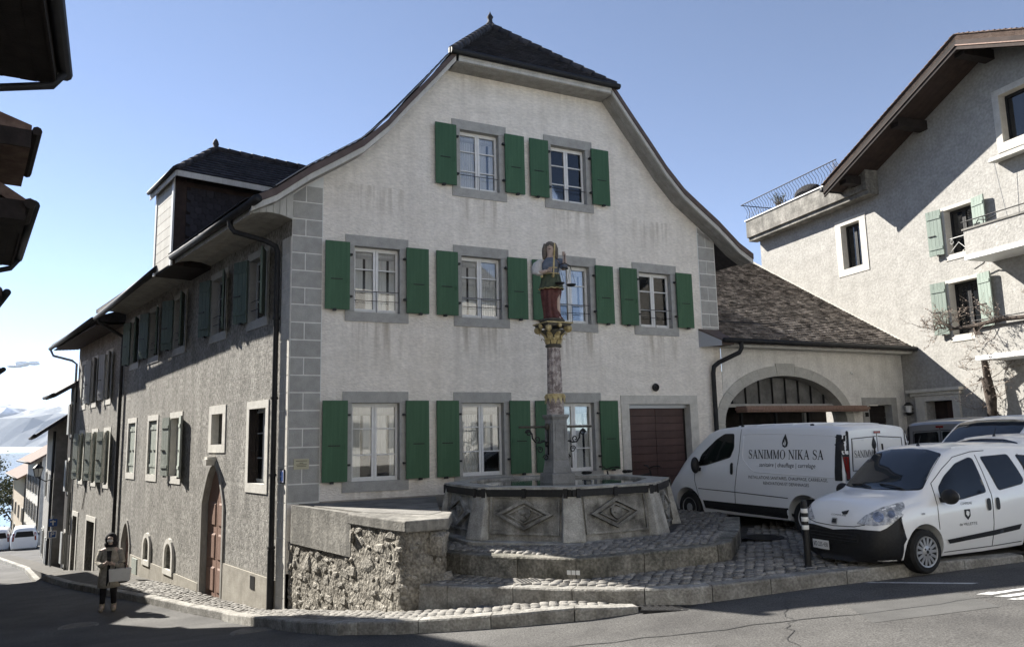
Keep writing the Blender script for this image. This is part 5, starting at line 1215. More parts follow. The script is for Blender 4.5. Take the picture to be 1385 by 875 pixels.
def seam(bvh, ax, path, r=.006, off=.0, mb=None):
    pts = []
    for a, c in zip(path, path[1:]):
        a, c = Vector(a), Vector(c); n = max(1, int((c-a).length/.06)); pts += [tuple(a.lerp(c, k/n)) for k in range(n)]
    pts.append(path[-1]); mb = mb or MB(); mb.tube([proj(bvh, ax, p, off) for p in pts], r, 5); return mb
def stick_mesh(me, bvh, ax, place, off):
    """press a flat lettering mesh (x right, y up) onto the body; place(x, y) -> patch coordinates"""
    for v in me.vertices: v.co = proj(bvh, ax, place(v.co.x, v.co.y), off)
    return me
def text_mesh(s, size, width=None, align='CENTER'):
    c = bpy.data.curves.new('lettering', 'FONT'); c.body = s; c.size = size; c.align_x = align; c.resolution_u = 3
    o = bpy.data.objects.new('lettering', c); COL.objects.link(o); dg = bpy.context.evaluated_depsgraph_get(); dg.update()
    me = bpy.data.meshes.new_from_object(o.evaluated_get(dg)); bpy.data.objects.remove(o); me.name = 'lettering'
    if width:
        xs = [v.co.x for v in me.vertices]; w = max(xs)-min(xs); c0 = (max(xs)+min(xs))/2
        for v in me.vertices: v.co.x = (v.co.x-c0)*width/w
    return me
def serif_text(s, h, width):
    """roman capitals drawn as thick and thin strokes with serifs"""
    tk, tn, sf = .17, .07, .05; mb = MB(); x = 0
    def q(p, c, w):
        p, c = Vector(p), Vector(c); d = (c-p).normalized(); n_ = Vector((-d.y, d.x))*w/2; mb.add([(*(p-n_), 0), (*(c-n_), 0), (*(c+n_), 0), (*(p+n_), 0)], [(0, 1, 2, 3)])
    def v(x, w, z0=0, z1=1): q((x, z0), (x, z1), w)
    def sr(x, z, w=.22): mb.add([(x-w, z-sf/2, 0), (x+w, z-sf/2, 0), (x+w, z+sf/2, 0), (x-w, z+sf/2, 0)], [(0, 1, 2, 3)])
    for ch in s:
        if ch == ' ': x += .42; continue
        if ch == 'I': v(x+.2, tk); sr(x+.2, .025, .18); sr(x+.2, .975, .18); w = .40
        elif ch == 'N': v(x+.14, tn); q((x+.12, 1), (x+.80, 0), tk); v(x+.80, tn); sr(x+.14, .025, .14); sr(x+.80, .975, .14); sr(x+.08, .975, .12); w = .95
        elif ch == 'A': q((x+.12, 0), (x+.44, 1), tn); q((x+.40, 1), (x+.76, 0), tk); q((x+.22, .33), (x+.64, .33), tn); sr(x+.12, .025, .12); sr(x+.76, .025, .15); w = .90
        elif ch == 'M': v(x+.13, tn); q((x+.14, 1), (x+.50, .03), tk); q((x+.50, .03), (x+.85, 1), tn); v(x+.88, tk); sr(x+.13, .025, .13); sr(x+.88, .025, .16); sr(x+.09, .975, .12); sr(x+.92, .975, .12); w = 1.06
        elif ch == 'K': v(x+.18, tk); q((x+.26, .42), (x+.66, 1), tn); q((x+.36, .56), (x+.74, 0), tk); sr(x+.18, .025, .17); sr(x+.18, .975, .17); sr(x+.66, .975, .13); sr(x+.76, .025, .14); w = .88
        elif ch == 'O':
            for k in range(24):
                a0, a1 = 2*math.pi*k/24, 2*math.pi*(k+1)/24
                P = lambda a, f: (x+.48+(.44-f*.155*abs(math.cos(a))-f*.04)*math.cos(a), .5+(.52-f*.06)*math.sin(a), 0)
                mb.add([P(a0, 0), P(a1, 0), P(a1, 1), P(a0, 1)], [(0, 1, 2, 3)])
            w = .96
        elif ch == 'S':
            C = [(.56, .78), (.50, .93), (.32, 1.0), (.14, .93), (.09, .76), (.16, .62), (.34, .52), (.52, .42), (.60, .26), (.52, .08), (.32, 0), (.12, .06), (.07, .24)]; Wd = [.05, .06, .06, .10, .13, .15, .17, .16, .13, .09, .06, .06, .05]
            for k in range(len(C)-1):
                (xa, za), (xb, zb_) = C[k], C[k+1]; d = Vector((xb-xa, zb_-za)).normalized(); n_ = Vector((-d.y, d.x)); w0, w1 = Wd[k]/2, Wd[k+1]/2
                mb.add([(x+xa-n_.x*w0, za-n_.y*w0, 0), (x+xb-n_.x*w1, zb_-n_.y*w1, 0), (x+xb+n_.x*w1, zb_+n_.y*w1, 0), (x+xa+n_.x*w0, za+n_.y*w0, 0)], [(0, 1, 2, 3)])
            v(x+.57, .05, .74, .98); v(x+.07, .05, .02, .28); w = .68
        x += w+.05
    mb.v = [Vector(((p.x-x/2)*width/x, p.y*h, 0)) for p in mb.v]; return mb
def wheel(parent, x, y, z, r, rr, side, rim='silver', spokes=14, kind='spoke'):
    rot = Matrix.Rotation(R(90)*-side, 4, 'X'); w = .19
    b = MB(); b.lathe([(rr, -.0), (rr+.01, .012), (r-.03, .012), (r, -.02), (r+.002, -w/2), (r, -w+.02), (r-.03, -w), (rr, -w)], 40, 0, rot)
    t = b.build('wheel', M['rubber'], parent, loc=(x, y, z), smooth='auto')
    b = MB(); b.lathe([(.0, -.04), (rr+.004, -.05), (rr+.004, -.03), (rr*.98, .010), (rr*.9, .0), (rr*.86, -.045)], 40, 0, rot); b.build('rim_well', M['plastic'] if kind == 'spoke' else M[rim], t, smooth='auto')
    b = MB()
    if kind == 'spoke':
        for k in range(spokes):
            a = 2*math.pi*k/spokes; m_ = rot @ Matrix.Rotation(a, 4, 'Z'); b.frustum(rr*.62, 0, -.03, .006, rr*.32, rr*.11, rr*.30, rr*.085, 0, m_)
        b.lathe([(rr*.40, -.03), (rr*.40, .004), (rr*.32, .012), (.02, .014)], 28, 0, rot); b.lathe([(rr*.88, -.02), (rr*.9, .008), (rr*.985, .012), (rr, -.01)], 40, 0, rot)
        b.build('hubcap', M[rim], t, smooth='auto'); b = MB()
        for k in range(4): a = math.pi/4+math.pi*k/2; b.lathe([(.013, .01), (.013, .017), (.002, .018)], 10, 0, rot @ Matrix.Translation((rr*.25*math.cos(a), rr*.25*math.sin(a), 0)))
        b.lathe([(.022, .012), (.022, .020), (.002, .022)], 12, 0, rot); b.build('wheel_bolt', M['plastic'], t)
    else:
        b.lathe([(rr*.45, -.02), (rr*.4, .006), (.01, .01)], 24, 0, rot)
        for k in range(10): a = 2*math.pi*k/10; b.ell((rr*.68*math.cos(a), rr*.68*math.sin(a), -.045), .03, .03, .012, 8, 5, 0, rot)
        b.build('hubcap', M[rim], t, smooth='auto')
    return t
# ---------------------------------------------------------------- small white passenger van
QB = Body([(.80, .30, .40, .52, .40, .42, .34), (.775, .22, .47, .64, .54, .58, .46), (.70, .18, .60, .79, .66, .70, .56), (.56, .17, .72, .90, .72, .77, .62), (.38, .17, .80, .955, .75, .80, .67), (.18, .17, .85, .995, .755, .81, .69), (0, .17, .875, 1.025, .76, .812, .69), (-.14, .17, .885, 1.075, .76, .812, .685), (-.35, .17, .895, 1.255, .76, .812, .66), (-.58, .17, .91, 1.445, .76, .812, .625), (-.82, .17, .93, 1.595, .76, .812, .595), (-1.1, .17, .96, 1.65, .76, .812, .58), (-1.6, .18, 1.02, 1.675, .76, .812, .58), (-2.3, .20, 1.08, 1.665, .76, .81, .58), (-2.95, .22, 1.08, 1.62, .75, .79, .57), (-3.10, .28, 1.0, 1.52, .72, .75, .54), (-3.16, .34, .95, 1.42, .68, .71, .50)], .03)
def small_van(loc, deg, label, liveried=True, paint='carwhite'):
    rt = empty('passenger_van', loc, R(90-deg), label, 'car', 'parked white vehicles')
    # local x forward, y left
    bd, bvh = body_object('body', QB, M[paint], [(0, .29), (-2.42, .29)], rt, .365)
    fw = lambda n, ax, poly, off, m, par=rt, rnd=.05: patch(bvh, ax, roundpoly(poly, rnd), off).build(n, M[m], par, smooth=True, recalc=False)
    sw_ = [(-.40, .94), (-.42, 1.12), (-.61, 1.25), (-.88, 1.41), (-1.21, 1.49), (-1.28, 1.47), (-1.31, 1.02), (-.80, .945)]
    rw_ = [(-1.46, 1.49), (-2.06, 1.51), (-2.17, 1.16), (-2.10, 1.10), (-1.58, 1.03)]
    qw_ = [(-2.24, 1.50), (-2.72, 1.46), (-2.85, 1.18), (-2.34, 1.14)]
    for ax in ('L', 'Rt'):
        for w in (sw_, rw_, qw_): 
            fw('side_window_seal', ax, [(x+(.012 if x > sum(p[0] for p in w)/len(w) else -.012), z+(.012 if z > sum(p[1] for p in w)/len(w) else -.012)) for x, z in w], .002, 'plastic'); fw('side_window', ax, w, .006, 'darkglass')
        s = MB()
        seam(bvh, ax, [(-.34, 1.17), (-.29, .95), (-.27, .70), (-.30, .30), (-.33, .25)], mb=s); seam(bvh, ax, [(-1.37, 1.53), (-1.40, .9), (-1.38, .5), (-1.36, .26)], mb=s); seam(bvh, ax, [(-2.30, 1.52), (-2.25, 1.0), (-2.10, .72)], mb=s); seam(bvh, ax, [(-.34, 1.17), (-.62, 1.36), (-.9, 1.51), (-1.3, 1.575), (-1.6, 1.585)], mb=s); seam(bvh, ax, [(-.33, .25), (-1.36, .26), (-2.0, .28)], mb=s)
        s.build('door_seam', M['plastic'], bd)
        fw('rub_strip', ax, [(-.41, .42), (-.46, .365), (-1.38, .415), (-1.93, .46), (-1.98, .535), (-1.38, .485)], .014, 'plastic', rt, .01)
        for x in (-1.31, -1.50): fw('door_handle', ax, [(x-.04, .93), (x+.04, .93), (x+.045, .76), (x-.035, .76)], .014, 'plastic')
        fw('side_repeater', ax, [(-.02, .80), (.05, .80), (.05, .775), (-.02, .775)], .006, 'lampglass', rt, .01)
    # front: windscreen, lamps, bumper, badge, plate
    ws_ = [(-.20, -.655), (-.10, -.40), (-.05, 0), (-.10, .40), (-.20, .655), (-.76, .565), (-.81, .3), (-.825, 0), (-.81, -.3), (-.76, -.565)]
    fw('windscreen_seal', 'T', [(x*1.0+(.018 if x > -.4 else -.012), y*1.02) for x, y in ws_], .002, 'plastic'); fw('windscreen', 'T', ws_, .006, 'carglass')
    b = MB()
    for y0, y1 in ((.10, -.42), (-.35, .30)) if 0 else ((.46, .0), (-.08, -.50)): b.tube([proj(bvh, 'T', (-.06-.09*abs(y0), y0), .02), proj(bvh, 'T', (-.14, (y0+y1)/2), .03), proj(bvh, 'T', (-.17, y1), .02)], .011, 6)
    b.build('wiper', M['plastic'], rt)
    D = Vector((-.72, -.62, -.30)).normalized(); U = Vector((-D.y, D.x, 0)).normalized(); V = U.cross(D)*-1; V = V if V.z > 0 else -V
    def head(sgn):
        d = Vector((D.x, D.y*sgn, D.z)); u = Vector((0, 1, 0)); 
        pts3 = [(.735, .34, .665), (.66, .44, .78), (.54, .60, .885), (.36, .79, .955), (.33, .80, .90), (.385, .80, .765), (.52, .74, .685), (.66, .58, .655)]
        Uu = Vector((-.62, .78*sgn, 0)).normalized(); Vv = Vector((0, 0, 1)); Dd = Vector((-.78, -.62*sgn, 0)).normalized()
        p2 = [(Vector((x, y*sgn, 0)).dot(Uu), z) for x, y, z in pts3]
        a = (Uu, Vv, Dd)
        patch(bvh, a, [(x*1, z) for x, z in roundpoly(p2, .03)], .004, .04).build('headlight', M['lampglass'], rt, smooth=True, recalc=False)
        hl = rt.children[-1]
        c = (Vector((.60, .60*sgn, 0)).dot(Uu), .765)
        patch(bvh, a, [(c[0]+.07*math.cos(t*.5236), c[1]+.065*math.sin(t*.5236)) for t in range(12)], .009, .03).build('lamp_bowl', M['lampdark'], hl, smooth=True, recalc=False)
        c = (Vector((.50, .72*sgn, 0)).dot(Uu), .80)
        patch(bvh, a, [(c[0]+.045*math.cos(t*.5236), c[1]+.045*math.sin(t*.5236)) for t in range(12)], .009, .03).build('lamp_bowl', M['lampdark'], hl, smooth=True, recalc=False)
    head(1); head(-1)
    # black bumper following the nose
    b = MB(); rows = []; prof = []
    ang = [R(a) for a in range(-100, 101, 5)]
    for zf_ in [0, .12, .25, .4, .55, .7, .85, 1.0]:
        r_ = []
        for a in ang:
            s = 1 if a >= 0 else -1; aa = abs(a)
            ztop = .56+.04*min(1, aa/.5) if aa < .9 else .60+.20*min(1, (aa-.9)/.35) if aa < 1.25 else max(.36, .80-(aa-1.25)*1.0)
            z = .165+(ztop-.165)*zf_; c = Vector((.12, 0, z)); d = Vector((math.cos(a), math.sin(a), 0)); h = bvh.ray_cast(c+d*3, -d)
            p = h[0]+d*.018 if h[0] else c+d*.75
            if p.x < .40 and aa > 1.2: p = Vector((max(p.x, .345+.35*abs(z-.42)), p.y, p.z)) if p.x < .345+.35*abs(z-.42) else p
            r_.append(p)
        rows.append(r_)
    nA = len(ang); b.add([p for r_ in rows for p in r_], [(i*nA+j, i*nA+j+1, (i+1)*nA+j+1, (i+1)*nA+j) for i in range(len(rows)-1) for j in range(nA-1)])
    b.build('bumper', M['plastic'], rt, smooth=True)
    fw('grille', 'F', [(-.42, .385), (.42, .385), (.46, .50), (.44, .545), (-.44, .545), (-.46, .50)], .03, 'rubber', rt, .03)
    b = MB()
    for z in (.43, .47, .51): b.tube([proj(bvh, 'F', (y*.1, z), .036) for y in range(-4, 5)], .006, 5)
    b.build('grille_bar', M['plastic'], rt)
    s = MB(); seam(bvh, 'F', [(-.50, .66), (-.34, .625), (0, .61), (.34, .625), (.50, .66)], mb=s); s.build('bonnet_seam', M['plastic'], bd)
    fw('badge', 'F', [(-.05, .715), (.05, .715), (.05, .635), (-.05, .635)], .010, 'silver', rt, .02); fw('badge_centre', 'F', [(-.035, .70), (.035, .70), (.035, .65), (-.035, .65)], .013, 'ink', rt, .01)
    pl = fw('licence_plate', 'F', [(-.37, .40), (-.07, .40), (-.07, .29), (-.37, .29)], .045, 'plate', rt, .005)
    b = text_mesh('VD 235 438', .085, .26); stick_mesh(b, bvh, 'F', lambda x, y: (-.22+x, .315+y), .050); b.materials.append(M['ink']); o = bpy.data.objects.new('plate_number', b); COL.objects.link(o); o.parent = pl
    wheel(rt, 0, .80, .29, .29, .205, 1); wheel(rt, 0, -.80, .29, .29, .205, -1); wheel(rt, -2.42, .80, .29, .29, .205, 1); wheel(rt, -2.42, -.80, .29, .29, .205, -1)
    for s in (-1, 1):
        b = MB(); b.ell((-.40, s*.92, 1.0), .075, .13, .105, 14, 9); b.box(-.44, -.36, min(s*.78, s*.88), max(s*.78, s*.88), .92, .98); mr = b.build('door_mirror', M['plastic'], rt, smooth=True)
        MB().ell((-.465, s*.92, 1.0), .02, .10, .08, 12, 6).build('mirror_glass', M['silver'], mr, smooth=True)
    b = MB(); p = proj(bvh, 'T', (-1.02, 0), 0); b.tube([p, p+Vector((-.07, 0, .14))], [.009, .004], 6); b.lathe([(.03, -.01), (.022, .02), (.008, .03)], 10, 0, Matrix.Translation(p)); b.build('aerial', M['plastic'], rt)
    for s in (-1, 1):
        b = MB(); seam(bvh, 'T', [(-1.0, s*.535), (-1.6, s*.54), (-2.9, s*.53)], .012, .0, b); b.build('roof_channel', M[paint], bd, smooth=True)
    fw('tail_lamp', 'B', [(.55, 1.35), (.68, 1.30), (.70, .80), (.60, .80)], .008, 'redlamp'); fw('tail_lamp', 'B', [(-.55, 1.35), (-.68, 1.30), (-.70, .80), (-.60, .80)], .008, 'redlamp'); fw('rear_window', 'B', [(-.46, 1.42), (.46, 1.42), (.56, 1.05), (-.56, 1.05)], .008, 'darkglass')
    MB().box(-2.9, .5, -.62, .62, .20, .32).build('underbody', M['rubber'], rt)
    if liveried:
        em = fw('door_emblem', 'L', [(-.91, .80), (-.79, .80), (-.79, .71), (-.85, .655), (-.91, .71)], .004, 'ink', rt, .01)
        fw('emblem_charge', 'L', [(-.89, .765), (-.835, .785), (-.815, .74), (-.85, .70), (-.875, .72)], .007, 'plate', em, .01)
        for tx, z, w, h in (('COMMUNE', .865, .23, .04), ('de VILLETTE', .585, .36, .045)):
            me = text_mesh(tx, h, w) if 0 else text_mesh(tx, h*1.2, w); stick_mesh(me, bvh, 'L', lambda x, y: (-.85-x, z+y), .004); me.materials.append(M['ink']); o = bpy.data.objects.new('lettering', me); COL.objects.link(o); o.parent = rt
        fw('bonnet_emblem', 'F', [(-.02+.10, .80), (.10+.10, .83), (.09+.10, .775), (.02+.10, .765)], .006, 'ink', rt, .01)
        me = text_mesh('COMMUNE', .03, .26); stick_mesh(me, bvh, 'F', lambda x, y: (x+.05, .745+y), .006); me.materials.append(M['ink']); o = bpy.data.objects.new('lettering', me); COL.objects.link(o); o.parent = rt
    return rt
M['carglass'] = glassmat('windscreen_glass', (.02, .026, .034), .95, .02, .45)
qubo = small_van((5.17, 11.40, .015), 246.3, 'small white passenger van with black bumper and arms on its door, nearest at the right')
q2 = small_van((7.35, 13.05, .11), 246.3, 'white car mostly hidden behind the small white passenger van, only its roof showing', False)
# ---------------------------------------------------------------- white panel van with lettering
TB = Body([(.84, .34, .46, .58, .52, .55, .44), (.80, .27, .56, .73, .68, .73, .58), (.66, .24, .70, .90, .80, .85, .68), (.40, .23, .90, 1.13, .87, .92, .75), (.08, .23, 1.05, 1.40, .90, .95, .78), (-.34, .23, 1.13, 1.71, .90, .95, .775), (-.68, .23, 1.18, 1.90, .90, .955, .785), (-1.0, .24, 1.22, 1.965, .90, .955, .80), (-1.6, .24, 1.25, 1.985, .90, .955, .81), (-2.6, .24, 1.25, 1.985, .90, .955, .81), (-3.6, .26, 1.25, 1.955, .90, .955, .805), (-3.88, .30, 1.22, 1.92, .88, .93, .79), (-3.95, .36, 1.18, 1.86, .85, .89, .76)], .025)
def big_van(loc, deg, label, paint, style, group='parked white vehicles'):
    rt = empty('panel_van' if style == 'panel' else 'minibus', loc, R(90-deg), label, 'van', group)
    bd, bvh = body_object('body', TB, M[paint], [(0, .33), (-3.098, .33)], rt, .42)
    fw = lambda n, ax, poly, off, m, par=rt, rnd=.05: patch(bvh, ax, roundpoly(poly, rnd), off).build(n, M[m], par, smooth=True, recalc=False)
    cab = [(-.36, 1.21), (-.45, 1.44), (-.86, 1.72), (-1.10, 1.83), (-1.38, 1.83), (-1.40, 1.55), (-1.30, 1.40), (-.64, 1.235)]
    for ax in ('L', 'Rt'):
        fw('cab_window_seal', ax, [(x+(.02 if x > -.8 else -.02), z+(.02 if z > 1.5 else -.02)) for x, z in cab], .002, 'plastic'); fw('cab_window', ax, cab, .006, 'darkglass')
        s = MB(); seam(bvh, ax, [(-1.58, 1.93), (-1.56, 1.5), (-1.48, 1.05), (-1.42, .80), (-1.36, .40)], mb=s); seam(bvh, ax, [(-.36, .74), (-1.4, .715), (-2.72, .67)], .008, mb=s); seam(bvh, ax, [(-.28, 1.15), (-.26, .9), (-.40, .40)], mb=s)
        s.build('door_seam', M['plastic'], bd)
        fw('sill_panel', ax, [(-.46, .51), (-1.36, .50), (-2.74, .49), (-2.72, .30), (-.50, .35)], .010, 'plastic', rt, .02)
        fw('door_handle', ax, [(-1.33, 1.28), (-1.41, 1.28), (-1.40, 1.05), (-1.32, 1.05)], .016, 'plastic')
        if style == 'panel':
            s = MB(); P_ = [(-1.66, 1.80), (-1.64, 1.42), (-1.66, 1.34), (-1.86, 1.17), (-1.95, 1.12), (-2.6, 1.10), (-3.78, 1.07)]
            seam(bvh, ax, P_, .010, .0, s); seam(bvh, ax, [(-1.66, 1.80), (-1.74, 1.835), (-2.6, 1.83), (-3.74, 1.78)], .006, .0, s); s.build('panel_pressing', M[paint], bd, smooth=True)
        else:
            for w in ([(-1.68, 1.78), (-2.62, 1.78), (-2.62, 1.27), (-1.72, 1.27)], [(-2.74, 1.78), (-3.70, 1.74), (-3.74, 1.27), (-2.74, 1.27)]) if style != 'grey' else ([(-1.0-.68, 1.80), (-1.98, 1.80), (-1.98, 1.27), (-1.72, 1.27)], [(-2.08, 1.81), (-3.72, 1.77), (-3.80, 1.27), (-2.08, 1.27)]): fw('side_window', ax, w, .006, 'darkglass')
        fw('tail_lamp', ax, [(-3.80, 1.80), (-3.90, 1.79), (-3.91, 1.02), (-3.78, 1.02)], .008, 'plastic', rt, .02)
    ws_ = [(.16, -.72), (.26, -.35), (.28, 0), (.26, .35), (.16, .72), (-.66, .70), (-.70, .35), (-.71, 0), (-.70, -.35), (-.66, -.70)]
    fw('windscreen', 'T', ws_, .006, 'carglass')
    for s_ in (-1, 1):
        a = sorted
        fw('tail_lamp_housing', 'B', [(s_*.74, 1.86), (s_*.88, 1.80), (s_*.88, 1.02), (s_*.78, 1.02)], .012, 'plastic', rt, .03); fw('tail_lamp_lens', 'B', [(s_*.79, 1.42), (s_*.875, 1.42), (s_*.875, 1.05), (s_*.80, 1.05)], .018, 'redlamp', rt, .02)
        fw('lamp_band', 'B', [(s_*.785, 1.52), (s_*.875, 1.52), (s_*.875, 1.46), (s_*.79, 1.46)], .018, 'plate', rt, .01)
        fw('headlight', 'F', [(s_*.50, .66), (s_*.74, .80), (s_*.78, .92), (s_*.56, .80)], .008, 'lampglass')
        b = MB(); b.ell((-.42, s_*1.06, 1.22), .07, .10, .17, 12, 8); b.box(-.46, -.38, min(s_*.88, s_*1.02), max(s_*.88, s_*1.02), 1.10, 1.17); b.build('door_mirror', M['plastic'], rt, smooth=True)
        wheel(rt, 0, s_*.90, .33, .33, .21, s_, 'silver', kind='disc' if style == 'panel' else 'spoke'); wheel(rt, -3.098, s_*.90, .33, .33, .21, s_, 'silver', kind='disc')
        fw('rear_window', 'B', [(s_*.05, 1.72), (s_*.64, 1.69), (s_*.66, 1.22), (s_*.05, 1.22)], .006, 'plate' if style == 'panel' else 'darkglass')
        b = MB(); seam(bvh, 'B', [(s_*.03, 1.75), (s_*.66, 1.72), (s_*.69, 1.18), (s_*.03, 1.18)], .008, .003, b); b.build('rear_window_seal', M['plastic'], bd)
        b = MB(); b.tube([proj(bvh, 'B', (s_*.10, 1.62), .02), proj(bvh, 'B', (s_*.13, 1.25), .02)], .014, 6); b.build('rear_wiper', M['plastic'], rt)
    fw('brake_lamp', 'B', [(-.09, 1.845), (.09, 1.845), (.09, 1.80), (-.09, 1.80)], .014, 'redlamp', rt, .01)
    b = MB(); seam(bvh, 'B', [(0, 1.80), (0, .40)], .008, 0, b); b.build('door_seam', M['plastic'], bd)
    for k in range(6):
        b = MB(); seam(bvh, 'T', [(-1.3-k*.45, -.62), (-1.3-k*.45, 0), (-1.3-k*.45, .62)], .018, .0, b); b.build('roof_rib', M[paint], bd, smooth=True)
    b = MB()
    for x in (-1.5, -3.2):
        for s_ in (-1, 1): b.ell(proj(bvh, 'T', (x, s_*.72), .01), .05, .02, .02, 8, 5)
    b.build('roof_mount', M['plastic'], rt)
    MB().box(-3.7, .5, -.72, .72, .24, .40).build('underbody', M['rubber'], rt)
    fw('bumper', 'F', [(-.74, .56), (.74, .56), (.78, .36), (-.78, .36)], .02, 'plastic', rt, .04)
    if style == 'panel':
        def put(me, ax, f, off=.004, m='ink', n='lettering'):
            stick_mesh(me, bvh, ax, f, off); me.materials.clear(); me.materials.append(M[m]); o = bpy.data.objects.new(n, me); COL.objects.link(o); o.parent = rt
        for ax, sg in (('L', -1), ('Rt', 1)):
            put(serif_text('SANIMMO NIKA SA', .165, 1.76).mesh('lettering', M['ink'], recalc=False), ax, lambda x, y: (-2.69+sg*x, 1.37+y))
            put(text_mesh('sanitaire | chauffage | carrelage', .11, 1.30), ax, lambda x, y: (-2.74+sg*x, 1.225+y))
            put(text_mesh('INSTALLATIONS SANITAIRES, CHAUFFAGE, CARRELAGE,', .08, 1.84), ax, lambda x, y: (-2.72+sg*x, .995+y))
            put(text_mesh('RENOVATIONS ET DEPANNAGES', .08, 1.06), ax, lambda x, y: (-2.70+sg*x, .895+y))
            dp = MB(); o_ = [(.0, .21), (.055, .10), (.072, .04), (.055, -.02), (0, -.045), (-.055, -.02), (-.072, .04), (-.055, .10)]
            dp.poly([(x, y, 0) for x, y in o_]); put(dp.mesh('drop_emblem', M['ink']), ax, lambda x, y: (-2.70+sg*x, 1.62+y), .004, 'ink', 'drop_emblem')
            di = MB(); di.poly([(-.005, .11, 0), (.022, .04, 0), (.012, -.02, 0), (-.012, .0, 0)]); di.poly([(-.03, .06, 0), (-.018, .02, 0), (-.028, -.005, 0), (-.045, .02, 0)]); put(di.mesh('drop_highlight', M['plate']), ax, lambda x, y: (-2.70+sg*x, 1.62+y), .007, 'plate', 'drop_emblem')
        put(serif_text('SANIMMO', .12, .58).mesh('lettering', M['ink'], recalc=False), 'B', lambda x, y: (.34-x, 1.40+y), .010)
        put(serif_text('NIKA SA', .12, .50).mesh('lettering', M['ink'], recalc=False), 'B', lambda x, y: (-.36-x, 1.40+y), .010)
        dp = MB(); dp.poly([(x*.9, y*.9, 0) for x, y in o_]); put(dp.mesh('drop_emblem', M['ink']), 'B', lambda x, y: (.10-x, 1.57+y), .010, 'ink', 'drop_emblem')
    return rt
big_van((4.47, 17.14, .07), -28.5, 'white panel van with plumbing firm lettering parked in front of the arched gate', 'carwhite2', 'panel')
big_van((13.0, 19.1, .14), 63.2, 'dark grey minibus with black windows parked along the wing wall', 'cargrey', 'grey', 'vehicles parked along the wing')
big_van((9.0, 15.25, .14), 245, 'white van at the right edge, its windscreen top showing above the parked cars', 'carwhite', 'bus')
# ================================================================ coach-house wing with the arched gate
dFw = Vector((math.cos(A_F), math.sin(A_F), 0))
wing = empty('coach_house', DK+dFw*10.97, A_F, 'low plastered wing with brown tiled roof and wide arched gate beside the tall house', 'house')
def ell_arch(cx, hw, z0, zs, rise, n=20): return [(cx-hw, z0), (cx+hw, z0)]+[(cx+hw*math.cos(math.pi*k/n), zs+rise*math.sin(math.pi*k/n)) for k in range(n+1)]
AC = 2.23; inner = ell_arch(AC, 2.24, -.4, 2.15, 1.28); 
wall_mesh(MB(), [(0, -.6), (7.05, -.6), (7.05, 4.45), (0, 4.45)], [ell_arch(AC, 2.30, -.39, 2.15, 1.34), rect(5.36, 6.42, -.39, 2.66)], .5).build('front_wall', M['wingplaster'], wing)
n = 11; M['archstone'] = mat('arch_stone', (.40, .39, .355), (.48, .47, .43), 4, .85, .3, 40, objrnd=.04, fine=.1)
for k in range(n):
    a0, a1 = math.pi*k/n+.0015, math.pi*(k+1)/n-.0015; q = 4; pin, pout = [], []
    for j in range(q+1):
        a = a0+(a1-a0)*j/q; pin.append((AC+2.24*math.cos(a), 2.15+1.28*math.sin(a))); pout.append((AC+2.53*math.cos(a), 2.15+1.56*math.sin(a)+(.06 if k == n//2 else 0)))
    b = MB()
    for j in range(q): b.prism([(pin[j][0], -.03, pin[j][1]), (pout[j][0], -.03, pout[j][1]), (pout[j+1][0], -.03, pout[j+1][1]), (pin[j+1][0], -.03, pin[j+1][1])], (0, .38, 0))
    b.build('arch_stone', M['archstone'], wing)
for s in (-1, 1):
    z = -.4
    while z < 2.1:
        h = min(random.uniform(.5, .75), 2.145-z); b = MB(); xa, xb = AC+s*2.24, AC+s*2.53; b.box(min(xa, xb), max(xa, xb), -.031, .35, z+.004, z+h-.004); b.build('jamb_stone', M['archstone'], wing); z += h
M['lunette'] = mat('dusty_lunette_glass', (.07, .07, .066), (.15, .148, .14), 3, .4, fine=.1)
gate = MB().box(.06, 4.42, .42, .46, 2.55, 2.68).build('arched_gate', M['darkwood'], wing)
for k in range(9):
    x0 = .06+k*.485; x1 = x0+.462; zt = lambda x: 2.15+1.25*math.sqrt(max(0, 1-((x-AC)/2.26)**2))
    if zt(x0) < 2.72 and zt(x1) < 2.72: continue
    za, zb_ = max(2.70, zt(x0)), max(2.70, zt(x1)); zm = zt((x0+x1)/2)
    b = MB(); b.prism([(x0, .30, 2.69), (x1, .30, 2.69), (x1, .30, zb_), ((x0+x1)/2, .30, zm), (x0, .30, za)], (0, .03, 0)); b.build('lunette_board', M['lunette'], gate)
    MB().box(x1+.001, x1+.022, .25, .34, 2.69, max(2.7, min(zt(x1), zt(x1+.04)))-.01).build('lunette_bar', M['black'], gate)
MB().box(.02, 4.46, .27, .45, 2.60, 2.685).build('transom', M['stone'], gate)
b = MB(); b.box(.50, 5.02, -.30, .10, 2.45, 2.50); b.box(.46, 5.06, -.34, .10, 2.503, 2.57); b.box(.50, 5.02, -.27, .10, 2.573, 2.61); b.build('roller_beam', M['door'], gate)
b = MB(); b.box(-.2, 4.7, .9, 1.0, -.5, 3.6); b.build('gate_interior', M['darkwood'], wing)
for x in (.95, 2.2, 3.45): MB().box(x, x+.07, .42, .50, -.4, 2.59).build('gate_post', M['black'], gate)
MB().box(3.50, 3.66, .62, .70, -.4, 2.45).build('gate_leaf', M['stone'], gate)
sd = MB(); sd.box(5.15, 6.62, -.025, .3, 2.64, 2.85); sd.box(5.15, 5.40, -.027, .3, -.5, 2.637); sd.box(6.38, 6.62, -.027, .3, -.5, 2.637); sdo = sd.build('side_door', M['stone'], wing)
for k in range(15): MB().box(5.41, 6.37, .2, .23, 2.62-.17*(k+1), 2.62-.17*k-.008).build('door_slat', M['darkwood'], sdo)
MB().box(5.41, 6.37, .235, .25, -.5, 2.63).build('door_backing', M['black'], sdo)
